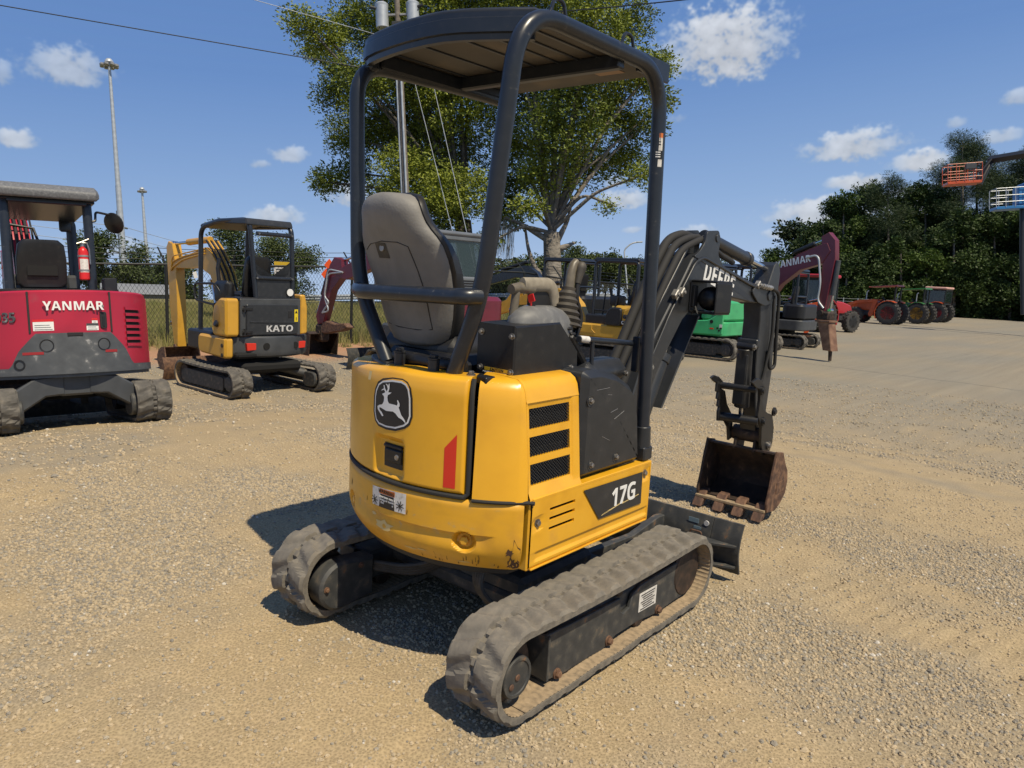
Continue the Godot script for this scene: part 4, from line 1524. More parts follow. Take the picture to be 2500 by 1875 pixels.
	mb.lathe(Vector3(0.28, 1.455, -0.03), Vector3(-0.05, 1, -0.35).normalized(), [[0, 0.013], [0.03, 0.016], [0.06, 0.022], [0.075, 0.022], [0.088, 0.014], [0.092, 0.001]], 16)
	part(lev, "knob", mb, M.boot, 60)
	# hand rail beside the right post
	mb = MB.new()
	mb.tube(pts([Vector3(0.36, 1.245, 0.05), Vector3(0.37, 1.21, -0.34)]), 0.0125, 12)
	mb.tube(pts([Vector3(0.365, 1.237, -0.04), Vector3(0.365, 1.1, -0.045)]), 0.009, 10)
	mb.box(Vector3(0.385, 1.165, -0.345), Vector3(0.03, 0.15, 0.02), 0.003)
	var rl := part(h, "hand_rail", mb, M.tube)
	mb = MB.new()
	mb.tube(pts([Vector3(0.36, 1.2455, 0.044), Vector3(0.362, 1.24, -0.012)]), 0.0133, 12)
	part(rl, "tape", mb, M.sticker)
	mb = MB.new()
	mb.box(Vector3(0.32, 1.1, -0.14), Vector3(0.15, 0.1, 0.3), 0.035)
	var fe := part(h, "foot_guard", mb, M.charcoal, 60)
	mb = MB.new()
	hex_bolt(mb, Vector3(0.394, 1.09, -0.262), Vector3.RIGHT, 0.009, 0.012)
	part(fe, "bolt", mb, M.bolt)
	mb = MB.new()
	mb.box(Vector3(-0.05, 0.78, -0.2), Vector3(0.78, 0.03, 0.56), 0.006)
	part(h, "floor_plate", mb, M.frame)

func hero_boom(h: Node3D) -> void:
	var x0 := 0.165
	var mb := MB.new()
	mb.box(Vector3(0.1, 0.56, -0.42), Vector3(0.2, 0.24, 0.16), 0.02)
	mb.cyl(Vector3(x0, 0.44, -0.54), Vector3(x0, 0.7, -0.54), 0.07, 0.07, 20, 0.006)
	mb.prism(v2([-0.48, 0.5, -0.48, 0.72, -0.58, 0.74, -0.76, 0.66, -0.76, 0.54, -0.6, 0.48]), "x", x0 - 0.085, x0 - 0.065, 0.004)
	mb.prism(v2([-0.48, 0.5, -0.48, 0.72, -0.58, 0.74, -0.76, 0.66, -0.76, 0.54, -0.6, 0.48]), "x", x0 + 0.065, x0 + 0.085, 0.004)
	part(h, "swing_bracket", mb, M.frame)
	mb = MB.new()
	var bp := v2([-0.5, 0.66, -0.54, 0.76, -0.66, 1.03, -0.78, 1.215, -0.908, 1.363, -1.012, 1.486, -1.09, 1.583, -1.13, 1.612, -1.19, 1.617, -1.3, 1.6, -1.48, 1.56, -1.83, 1.485, -2.04, 1.445, -2.1, 1.42, -2.11, 1.39, -2.08, 1.36, -1.94, 1.354, -1.69, 1.38, -1.49, 1.398, -1.3, 1.395, -1.17, 1.36, -1.04, 1.275, -0.87, 1.08, -0.73, 0.88, -0.65, 0.68, -0.6, 0.62, -0.53, 0.62])
	mb.prism(bp, "x", x0 - 0.062, x0 + 0.062, 0.006)
	var boom := part(h, "boom", mb, M.charcoal, 25)
	for s: float in [-1.0, 1.0]:
		mb = MB.new()
		mb.prism(round_poly(v2([-1.1, 1.6, -1.16, 1.63, -1.205, 1.67, -1.225, 1.735, -1.36, 1.745, -1.385, 1.69, -1.372, 1.62, -1.45, 1.56, -1.3, 1.55]), 0.02), "x", x0 + s * 0.058 - 0.008, x0 + s * 0.058 + 0.008, 0.002)
		mb.cyl(Vector3(x0 + s * 0.058 - 0.014, 1.705, -1.345), Vector3(x0 + s * 0.058 + 0.014, 1.705, -1.345), 0.022, 0.022, 16, 0.002)
		part(boom, "cylinder_lug", mb, M.charcoal)
		mb = MB.new()
		mb.prism(round_poly(v2([-1.85, 1.42, -1.91, 1.475, -2.02, 1.472, -2.12, 1.45, -2.205, 1.42, -2.17, 1.355, -2.06, 1.338, -1.95, 1.36]), 0.02), "x", x0 + s * 0.07 - 0.006, x0 + s * 0.07 + 0.006, 0.002)
		mb.cyl(Vector3(x0 + s * 0.07 - 0.012, 1.4, -2.11), Vector3(x0 + s * 0.07 + 0.014, 1.4, -2.11), 0.03, 0.03, 18, 0.003)
		part(boom, "knuckle", mb, M.charcoal)
	letters(boom, "lettering", "DEERE", 0.105, Transform3D(Basis(Vector3.UP, PI / 2) * Basis(Vector3(0, 0, 1), -0.215), Vector3(x0 + 0.0635, 1.49, -1.425)), M.white, 1.1, 0.92, 0.002)
	mb = MB.new()
	mb.prism(v2([-1.14, 1.585, -1.2, 1.59, -1.9, 1.385, -1.93, 1.365, -1.86, 1.365, -1.2, 1.545]), "x", x0 + 0.0622, x0 + 0.0628, 0.0)
	part(boom, "stripe", mb, plain(lin(0.012, 0.014, 0.02), 0.4))
	# steel pipes and sleeved hoses on the back of the boom
	for i in 3:
		mb = MB.new()
		var x := x0 - 0.035 + i * 0.035
		var run := []
		for k in v2([-0.5, 0.9, -0.62, 1.08, -0.74, 1.24, -0.87, 1.395, -0.98, 1.525, -1.06, 1.62, -1.13, 1.66]):
			run.append(Vector3(x, k.y + 0.008 * i, k.x - 0.006 * i))
		mb.tube(pts(run), 0.0085, 8)
		part(boom, "pipe", mb, M.charcoal, 60)
	for i in 3:
		mb = MB.new()
		var x := x0 - 0.045 + i * 0.04
		mb.tube(bend([Vector3(x, 0.85, -0.44 - 0.015 * i), Vector3(x, 1.3, -0.73 - 0.015 * i), Vector3(x, 1.5, -0.865 - 0.02 * i), Vector3(x - 0.01, 1.68 - 0.025 * i, -1.03), Vector3(x, 1.715 - 0.02 * i, -1.16), Vector3(x, 1.7, -1.26)], 0.09), 0.023 - 0.003 * i, 12)
		part(boom, "hose_sleeve", mb, plain(lin(0.02, 0.019, 0.018), 0.8), 60)
	mb = MB.new()
	mb.tube(bend([Vector3(x0 + 0.068, 1.0, -0.68), Vector3(x0 + 0.068, 1.3, -0.885), Vector3(x0 + 0.068, 1.57, -1.115), Vector3(x0 + 0.068, 1.6, -1.2), Vector3(x0 + 0.068, 1.46, -1.85), Vector3(x0 + 0.075, 1.45, -1.92)], 0.04), 0.007, 8)
	part(boom, "pipe", mb, M.charcoal, 60)
	for k in [[1.42, -0.99], [1.06, -0.73], [1.41, -0.93], [1.465, -1.93]]:
		mb = MB.new()
		mb.box(Vector3(x0 + 0.07, k[0], k[1]), Vector3(0.03, 0.03, 0.045), 0.004, Basis(Vector3.RIGHT, 0.8))
		hex_bolt(mb, Vector3(x0 + 0.085, k[0], k[1]), Vector3.RIGHT, 0.009, 0.01)
		part(boom, "clamp", mb, M.steel)
	mb = MB.new()
	mb.tube(pts([Vector3(x0 + 0.08, 1.46, -1.95), Vector3(x0 + 0.085, 1.453, -2.02), Vector3(x0 + 0.09, 1.448, -2.1)]), 0.0135, 10)
	for i in 4:
		mb.cyl(Vector3(x0 + 0.084, 1.458 - i * 0.003, -1.97 - i * 0.035), Vector3(x0 + 0.085, 1.456 - i * 0.003, -1.985 - i * 0.035), 0.018, 0.018, 6)
	part(boom, "fitting", mb, M.steel)
	# boom cylinder with its guard
	mb = MB.new()
	mb.cyl(Vector3(x0, 0.62, -0.72), Vector3(x0, 1.09, -0.972), 0.043, 0.043, 20, 0.004)
	mb.cyl(Vector3(x0, 1.06, -0.956), Vector3(x0, 1.1, -0.978), 0.049, 0.049, 20, 0.003)
	var bc := part(h, "boom_cylinder", mb, M.charcoal)
	mb = MB.new()
	mb.cyl(Vector3(x0, 1.09, -0.972), Vector3(x0, 1.32, -1.095), 0.019, 0.019, 16)
	part(bc, "rod", mb, M.chrome)
	mb = MB.new()
	mb.prism(v2([-0.905, 0.835, -0.918, 0.835, -1.235, 1.29, -1.224, 1.296]), "x", x0 - 0.07, x0 + 0.06, 0.002)
	mb.prism(v2([-0.85, 0.835, -0.91, 0.835, -1.228, 1.292, -1.15, 1.32]), "x", x0 - 0.07, x0 - 0.06, 0.002)
	part(bc, "guard", mb, M.charcoal)
	# arm cylinder
	mb = MB.new()
	var ca := Vector3(x0, 1.705, -1.345)
	var cb := Vector3(x0, 1.555, -2.235)
	var cd := (cb - ca).normalized()
	mb.cyl(ca - cd * 0.03, ca + cd * 0.55, 0.037, 0.037, 20, 0.003)
	mb.cyl(ca + cd * 0.53, ca + cd * 0.575, 0.042, 0.042, 20, 0.003)
	var ac := part(h, "arm_cylinder", mb, M.charcoal)
	mb = MB.new()
	mb.cyl(ca + cd * 0.57, cb, 0.018, 0.018, 16)
	mb.cyl(cb - Vector3(0.03, 0, 0), cb + Vector3(0.03, 0, 0), 0.03, 0.03, 18, 0.003)
	part(ac, "rod", mb, M.chrome)
	mb = MB.new()
	mb.tube(pts([ca + Vector3(0.03, -0.05, -0.02), ca + Vector3(0.03, -0.09, -0.15), ca + Vector3(0.02, -0.11, -0.28), ca + Vector3(0.0, -0.12, -0.36)]), 0.016, 10)
	part(ac, "hose_sleeve", mb, M.rubber, 60)
	# arm
	mb = MB.new()
	mb.prism(v2([-2.2, 1.585, -2.235, 1.605, -2.275, 1.595, -2.305, 1.537, -2.301, 1.43, -2.314, 1.187, -2.344, 0.934, -2.325, 0.7, -2.3, 0.5, -2.25, 0.45, -2.2, 0.48, -2.13, 0.72, -2.075, 0.954, -2.063, 1.143, -2.066, 1.25, -2.045, 1.33, -2.05, 1.41, -2.13, 1.46]), "x", x0 - 0.055, x0 + 0.055, 0.005)
	mb.box(Vector3(x0, 1.105, -2.055), Vector3(0.13, 0.05, 0.05), 0.006)
	var arm := part(h, "arm", mb, M.charcoal, 25)
	mb = MB.new()
	mb.tube(bend([Vector3(x0 + 0.09, 1.445, -2.1), Vector3(x0 + 0.095, 1.42, -2.22), Vector3(x0 + 0.09, 1.15, -2.26), Vector3(x0 + 0.085, 0.95, -2.3), Vector3(x0 + 0.075, 0.93, -2.25), Vector3(x0 + 0.065, 1.05, -2.22)], 0.07), 0.011, 10)
	part(arm, "hose", mb, M.rubber, 60)
	mb = MB.new()
	mb.tube(bend([Vector3(x0 + 0.075, 1.4, -2.19), Vector3(x0 + 0.08, 1.15, -2.22), Vector3(x0 + 0.06, 0.85, -2.18), Vector3(x0 + 0.05, 0.8, -2.1)], 0.07), 0.009, 10)
	part(arm, "hose", mb, M.rubber, 60)
	# thumb cylinder on the near face of the arm
	mb = MB.new()
	mb.cyl(Vector3(x0, 1.07, -2.015), Vector3(x0, 0.7, -2.05), 0.047, 0.047, 18, 0.004)
	mb.box(Vector3(x0, 0.88, -2.0), Vector3(0.075, 0.32, 0.05), 0.008)
	mb.cyl(Vector3(x0 - 0.05, 1.085, -2.01), Vector3(x0 + 0.055, 1.085, -2.01), 0.022, 0.022, 14, 0.003)
	var tc := part(h, "thumb_cylinder", mb, M.black)
	mb = MB.new()
	hex_bolt(mb, Vector3(x0 + 0.055, 1.085, -2.01), Vector3.RIGHT, 0.014, 0.016)
	part(tc, "bolt", mb, M.bolt)
	mb = MB.new()
	mb.cyl(Vector3(x0, 0.72, -2.05), Vector3(x0, 0.63, -2.06), 0.018, 0.018, 14)
	part(tc, "rod", mb, M.chrome)
	# folded thumb: two toothed plates and cross tubes
	mb = MB.new()
	var left := v2([-1.79, 0.893, -1.83, 0.905, -1.9, 0.89, -1.965, 0.855, -1.955, 0.81, -2.01, 0.79, -2.06, 0.7, -2.13, 0.64, -2.17, 0.6, -2.19, 0.46, -2.14, 0.45, -2.11, 0.54, -2.05, 0.59, -1.95, 0.605, -1.94, 0.66, -1.95, 0.69, -1.925, 0.7, -1.93, 0.74, -1.905, 0.75, -1.91, 0.79, -1.885, 0.8, -1.885, 0.85, -1.84, 0.865])
	mb.prism(left, "x", 0.05, 0.066, 0.003)
	mb.cyl(Vector3(0.05, 0.832, -1.945), Vector3(0.275, 0.832, -1.985), 0.021, 0.021, 16)
	mb.cyl(Vector3(0.05, 0.628, -1.985), Vector3(0.275, 0.625, -2.06), 0.028, 0.028, 16, 0.004)
	part(h, "thumb", mb, M.black)
	mb = MB.new()
	mb.prism(v2([-1.9, 0.885, -1.97, 0.905, -2.04, 0.885, -2.11, 0.82, -2.09, 0.75, -2.12, 0.7, -2.2, 0.66, -2.28, 0.64, -2.33, 0.55, -2.335, 0.45, -2.29, 0.38, -2.2, 0.38, -2.14, 0.47, -2.12, 0.58, -2.04, 0.66, -2.05, 0.76, -2.03, 0.83, -1.97, 0.845]), "x", 0.262, 0.28, 0.003)
	var tr := part(h, "thumb_plate", mb, M.black)
	for k in [[0.82, -2.06], [0.615, -2.13], [0.44, -2.26], [0.66, -2.29]]:
		mb = MB.new()
		mb.lathe(Vector3(0.278, k[0], k[1]), Vector3.RIGHT, [[0, 0.028], [0.012, 0.028], [0.012, 0.018], [0.02, 0.016], [0.02, 0.001]], 18)
		part(tr, "pin", mb, M.black if k[0] > 0.5 else M.bolt)
	# bucket
	mb = MB.new()
	var back := v2([-2.15, 0.425, -2.231, 0.413, -2.275, 0.345, -2.33, 0.29, -2.352, 0.217, -2.338, 0.14, -2.28, 0.09, -2.19, 0.062, -2.08, 0.062])
	var outer := back.duplicate()
	for i in back.size():
		var v: Vector2 = back[back.size() - 1 - i]
		var d := (Vector2(-2.12, 0.24) - v).normalized()
		outer.append(v + d * 0.012 + (Vector2(0, 0.012) if i == 0 else Vector2.ZERO))
	mb.prism(outer, "x", -0.072, 0.384, 0.001)
	var bk := part(h, "bucket", mb, M.dark_rust, 30)
	for x in [-0.085, 0.38]:
		mb = MB.new()
		mb.prism(v2([-2.13, 0.44, -2.235, 0.42, -2.285, 0.345, -2.34, 0.288, -2.36, 0.217, -2.344, 0.134, -2.276, 0.08, -2.19, 0.045, -2.06, 0.06, -2.045, 0.12, -2.075, 0.21, -2.095, 0.32]), "x", x, x + 0.016, 0.003)
		var sd := part(bk, "side_plate", mb, M.rust if x > 0 else M.dark_rust)
		if x > 0:
			mb = MB.new()
			mb.prism(v2([-2.17, 0.16, -2.17, 0.235, -2.29, 0.235, -2.29, 0.16]), "x", x + 0.016, x + 0.02, 0.002)
			part(sd, "wear_plate", mb, M.rust)
	mb = MB.new()
	mb.box(Vector3(0.15, 0.066, -2.085), Vector3(0.47, 0.018, 0.09), 0.003)
	part(bk, "cutting_edge", mb, M.tread_in)
	for x in [-0.055, 0.085, 0.215, 0.347]:
		mb = MB.new()
		mb.prism(v2([-2.13, 0.075, -2.13, 0.105, -2.08, 0.1, -2.015, 0.028, -2.005, 0.008, -2.015, 0.004, -2.05, 0.012, -2.09, 0.045]), "x", x - 0.034, x + 0.034, 0.006)
		part(bk, "tooth", mb, M.rust)
	for x in [0.095, 0.225]:
		mb = MB.new()
		mb.prism(v2([-2.16, 0.4, -2.17, 0.47, -2.22, 0.5, -2.28, 0.49, -2.31, 0.43, -2.29, 0.33, -2.23, 0.4]), "x", x - 0.009, x + 0.009, 0.003)
		part(bk, "ear", mb, M.dark_rust)
	mb = MB.new()
	mb.cyl(Vector3(0.06, 0.5, -2.22), Vector3(0.27, 0.5, -2.22), 0.05, 0.05, 18, 0.004)
	part(h, "pivot_boss", mb, M.dark_rust)
	# work lamp on the right of the boom, seen from behind
	var turn := Basis(Vector3.UP, -0.18)
	var lc := Vector3(0.315, 1.4, -1.11)
	mb = MB.new()
	mb.at(Transform3D(turn, lc))
	for k in [[0, 0.078, 0.16, 0.012], [0, -0.078, 0.16, 0.012], [-0.078, 0, 0.012, 0.15], [0.078, 0, 0.012, 0.15]]:
		mb.box(Vector3(k[0], k[1], -0.03), Vector3(k[2], k[3], 0.13), 0.004)
	var lamp := part(h, "work_lamp", mb, M.black)
	mb = MB.new()
	mb.at(Transform3D(turn, lc))
	mb.ball(Vector3(0.005, -0.008, -0.03), Vector3(0.066, 0.062, 0.066), 18, 10)
	part(lamp, "shell", mb, M.black, 60)
	mb = MB.new()
	mb.at(Transform3D(turn, lc))
	mb.box(Vector3(-0.06, 0.0, 0.02), Vector3(0.02, 0.11, 0.03), 0.004)
	mb.box(Vector3(-0.085, -0.03, 0.0), Vector3(0.05, 0.04, 0.03), 0.004)
	mb.tube(pts([Vector3(-0.05, -0.06, 0.03), Vector3(-0.01, -0.08, 0.05), Vector3(-0.03, -0.05, 0.045), Vector3(-0.06, -0.09, 0.03), Vector3(-0.09, -0.05, 0.0)]), 0.004, 6)
	part(lamp, "bracket", mb, M.rubber)

# ---------------------------------------------------------------- machines in the background
func stand(x: float, z: float, yaw: float, lift := 0.0) -> Transform3D:      # a level place on the yard; forward is -z
	var e := 0.9
	var n := Vector3(-(yard(x + e, z) - yard(x - e, z)) / (2 * e), 1, -(yard(x, z + e) - yard(x, z - e)) / (2 * e)).normalized()
	var f := Vector3(-sin(yaw), 0, -cos(yaw))
	f = (f - n * n.dot(f)).normalized()
	return Transform3D(Basis(f.cross(n), n, -f), on_yard(x, z) + Vector3(0, lift - 0.012, 0))

func paint(r: float, g: float, b: float, seed_: int, rough := 0.4) -> StandardMaterial3D:
	var m := grained(noise_tex(0.006, seed_, [[0.0, lin(r * 0.8, g * 0.8, b * 0.85)], [0.5, lin(r, g, b)], [0.85, lin(r * 1.03, g * 1.03, b * 1.03)], [1.0, lin(r * 0.8 + 0.04, g * 0.8 + 0.035, b * 0.8 + 0.03)]], 256, 5), rough, 0.0, 1.1)
	m.clearcoat_enabled = true
	m.clearcoat = 0.3
	m.clearcoat_roughness = 0.3
	return m

func undercarriage(n: Node3D, w: float, tw: float, zr: float, zf: float, r: float, lugs: int, fm: Material, per := 6) -> void:
	var cx := (w - tw) / 2
	for s: float in [-1.0, 1.0]:
		var tb := track_belt(s * cx, tw, zr, zf, r, lugs, r * 0.1, r * 0.11, per)
		var t := part(n, "track", tb[0], M.tread_dark, 30)
		part(t, "track_inside", tb[1], M.tread_in, 30)
		var mb := MB.new()
		var a := s * (cx + tw * 0.2)
		var b := s * (cx + tw * 0.32)
		mb.prism(round_poly(v2([zr - r * 0.9, r * 0.42, zr - r * 0.9, r * 1.35, zf + r * 0.2, r * 1.4, zf - r * 0.35, r * 1.15, zf - r * 0.35, r * 0.6, zf + r * 0.2, r * 0.36]), r * 0.2), "x", minf(a, b), maxf(a, b), 0.006)
		mb.box(Vector3(s * cx, r, (zr + zf) / 2), Vector3(tw * 0.55, r * 0.8, zr - zf), 0.02)
		part(n, "track_frame", mb, fm)
		mb = MB.new()
		mb.lathe(Vector3(s * (cx - tw * 0.3), r, zr), Vector3(s, 0, 0), [[0, r * 0.62], [tw * 0.55, r * 0.62], [tw * 0.58, r * 0.5], [tw * 0.68, r * 0.48], [tw * 0.7, r * 0.4], [tw * 0.7, 0.001]], 20)
		part(n, "sprocket", mb, fm)
		mb = MB.new()
		mb.cyl(Vector3(s * (cx - tw * 0.3), r, zf), Vector3(s * (cx + tw * 0.3), r, zf), r * 0.66, r * 0.66, 20, 0.01)
		part(n, "idler", mb, M.dark_rust)
		mb = MB.new()
		mb.prism(round_poly(v2([zr - r, r * 0.35, zr - r, r * 1.45, zr + r * 0.55, r * 1.45, zr + r * 0.55, r * 0.4]), r * 0.5), "x", minf(s * (cx - tw * 0.62), s * (cx - tw * 0.4)), maxf(s * (cx - tw * 0.62), s * (cx - tw * 0.4)), 0.012)
		part(n, "motor_cover", mb, fm)
		mb = MB.new()
		for zz in [zr * 0.75, zf * 0.75]:
			mb.tube(pts([Vector3(s * 0.2, r * 1.75, zz * 0.4), Vector3(s * (cx - tw * 0.3), r * 1.2, zz)]), r * 0.34, 8)
		part(n, "cross_leg", mb, fm, 50)
	var mb := MB.new()
	mb.cyl(Vector3(0, r * 1.3, 0), Vector3(0, r * 2.35, 0), w * 0.21, w * 0.21, 26, 0.01)
	part(n, "slew_ring", mb, M.dark)

func push_blade(n: Node3D, w: float, z: float, high: float, m: Material, zf: float) -> void:
	var mb := MB.new()
	var prof := []
	for i in 7:
		prof.append(Vector2(z + 0.06 * sin(i / 6.0 * PI), 0.02 + high * i / 6.0))
	for i in 7:
		prof.append(Vector2(z - 0.02 + 0.06 * sin((6 - i) / 6.0 * PI), 0.02 + high * (6 - i) / 6.0))
	mb.prism(prof, "x", -w / 2, w / 2, 0.002)
	var b := part(n, "blade", mb, m)
	for s: float in [-1.0, 1.0]:
		mb = MB.new()
		mb.box(Vector3(s * 0.22, 0.22, (z + zf) / 2), Vector3(0.07, 0.1, absf(z - zf)), 0.01)
		part(b, "arm", mb, m)

func scoop(n: Node3D, at: Transform3D, w: float, sz: float, m: Material, teeth := 4, called := "bucket") -> Node3D:
	# opens towards +z, lies on its back below the pin at the origin
	var mb := MB.new()
	mb.at(at)
	var arcp := []
	for i in 9:
		var a := lerpf(-0.1, PI + 0.55, i / 8.0)
		arcp.append(Vector2(-sin(a) * 0.5 * sz, -0.42 * sz + cos(a) * 0.42 * sz))
	var poly := arcp.duplicate()
	for i in 9:
		var v: Vector2 = arcp[8 - i]
		poly.append(v * 0.95 + Vector2(0.0, -0.021) * sz)
	mb.prism(poly, "x", -w / 2, w / 2, 0.001)
	var b := part(n, called, mb, m, 30)
	for s: float in [-1.0, 1.0]:
		mb = MB.new()
		mb.at(at)
		mb.prism(arcp, "x", s * w / 2 - 0.01, s * w / 2 + 0.01, 0.002)
		part(b, "side_plate", mb, m)
	for i in teeth:
		mb = MB.new()
		mb.at(at)
		var x := lerpf(-w / 2 + 0.04, w / 2 - 0.04, float(i) / maxi(teeth - 1, 1))
		var e: Vector2 = arcp[8]
		mb.prism([e + Vector2(-0.05, 0.02) * sz, e + Vector2(0.02, 0.04) * sz, e + Vector2(0.2, 0.0) * sz, e + Vector2(0.02, -0.03) * sz], "x", x - 0.03 * sz - 0.01, x + 0.03 * sz + 0.01, 0.003)
		part(b, "tooth", mb, m)
	mb = MB.new()
	mb.at(at)
	for s: float in [-1.0, 1.0]:
		mb.prism(v2([-0.14 * sz, -0.02, -0.1 * sz, 0.06 * sz, 0.0, 0.08 * sz, 0.06 * sz, 0.0, 0.0, -0.1 * sz, -0.1 * sz, -0.08 * sz]), "x", s * w * 0.17 - 0.012, s * w * 0.17 + 0.012, 0.002)
	part(b, "ears", mb, m)
	return b

func ram(n: Node3D, a: Vector3, b: Vector3, r: float, m: Material, out := 0.4) -> void:
	var mb := MB.new()
	var k := a.lerp(b, 1.0 - out)
	mb.cyl(a, k, r, r, 14, r * 0.1)
	var o := part(n, "cylinder", mb, m)
	mb = MB.new()
	mb.cyl(k, b, r * 0.5, r * 0.5, 12)
	mb.cyl(b - Vector3(r * 0.9, 0, 0), b + Vector3(r * 0.9, 0, 0), r * 0.8, r * 0.8, 12)
	part(o, "rod", mb, M.chrome)

func limb(n: Node3D, called: String, poly: Array, x0: float, half: float, m: Material) -> MeshInstance3D:
	var mb := MB.new()
	mb.prism(poly, "x", x0 - half, x0 + half, 0.008)
	return part(n, called, mb, m, 28)

func bench_seat(n: Node3D, at: Vector3, w: float, high: float, m: Material) -> void:
	var mb := MB.new()
	var rings := []
	for k in [[0.0, 0.85, 0.0], [0.08, 1.0, 0.0], [0.6, 1.0, 0.05], [0.9, 0.92, 0.08], [1.0, 0.7, 0.08]]:
		var r := PackedVector3Array()
		for i in 16:
			var a := TAU * i / 16
			r.append(at + Vector3(signf(cos(a)) * pow(absf(cos(a)), 0.5) * w / 2 * k[1], high * k[0], k[2] - signf(sin(a)) * pow(absf(sin(a)), 0.6) * 0.06))
		rings.append(r)
	mb.loft(rings)
	mb.box(at + Vector3(0, 0.0, -0.24), Vector3(w, 0.12, 0.46), 0.04)
	var s := part(n, "seat", mb, m, 45)
	mb = MB.new()
	mb.box(at + Vector3(0, high * 0.47, 0.085), Vector3(w * 0.62, high * 0.5, 0.02), 0.008)
	part(s, "back_panel", mb, M.dark)

func arc_sheet(mb: MB, r: float, x0: float, x1: float, lo: Callable, hi: Callable, cz := 0.0, nx := 24, ny := 6, out := 0.0) -> void:
	mb.sheet(steps(asin(x0 / r), asin(x1 / r), nx), steps(0, 1, ny), func(u, v):
		var x := r * sin(u)
		return Vector3((r + out) * sin(u), lerpf(lo.call(x), hi.call(x), v), cz + (r + out) * cos(u)))

func grass_line(x: float) -> float:
	return x

func machine_materials() -> void:
	M.tread_dark = grained(noise_tex(0.014, 31, [[0.0, lin(0.055, 0.052, 0.047)], [0.5, lin(0.1, 0.092, 0.08)], [0.8, lin(0.15, 0.135, 0.112)], [1.0, lin(0.22, 0.19, 0.15)]], 256, 5), 0.93, 0.0, 2.2)
	M.red = paint(0.4, 0.012, 0.036, 32)
	M.dark_red = paint(0.13, 0.01, 0.022, 33)
	M.digger_yellow = paint(0.58, 0.31, 0.03, 34)
	M.cat_yellow = paint(0.52, 0.29, 0.025, 35)
	M.green = paint(0.05, 0.4, 0.15, 36)
	M.orange = paint(0.55, 0.085, 0.018, 37)
	M.tractor_green = paint(0.03, 0.16, 0.03, 38)
	M.tractor_red = paint(0.4, 0.02, 0.025, 39)
	M.blue = paint(0.02, 0.16, 0.4, 40)
	M.grey_cast = grained(noise_tex(0.008, 41, [[0.0, lin(0.055, 0.06, 0.067)], [0.6, lin(0.075, 0.082, 0.09)], [0.8, lin(0.1, 0.105, 0.11)], [0.9, lin(0.25, 0.25, 0.25)], [1.0, lin(0.42, 0.42, 0.41)]], 512, 6), 0.55, 0.0, 1.5)
	M.grey_panel = grained(noise_tex(0.01, 42, [[0.0, lin(0.04, 0.043, 0.047)], [1.0, lin(0.066, 0.07, 0.075)]], 256, 4), 0.45, 0.0, 1.5)
	M.washed_roof = grained(noise_tex(0.03, 43, [[0.0, lin(0.09, 0.093, 0.1)], [0.55, lin(0.13, 0.135, 0.143)], [0.8, lin(0.18, 0.183, 0.19)], [0.93, lin(0.36, 0.36, 0.36)], [1.0, lin(0.5, 0.5, 0.49)]], 512, 6), 0.6, 0.0, 2.2)
	M.tyre = grained(noise_tex(0.02, 44, [[0.0, lin(0.022, 0.022, 0.022)], [1.0, lin(0.075, 0.07, 0.062)]], 256, 4), 0.85, 0.0, 2.0)
	M.dark_glass = plain(lin(0.012, 0.016, 0.016), 0.06)
	M.dark_glass.metallic_specular = 0.7
	M.galv = grained(noise_tex(0.01, 45, [[0.0, lin(0.34, 0.37, 0.4)], [1.0, lin(0.5, 0.53, 0.56)]], 256, 4), 0.45, 0.3, 0.7)

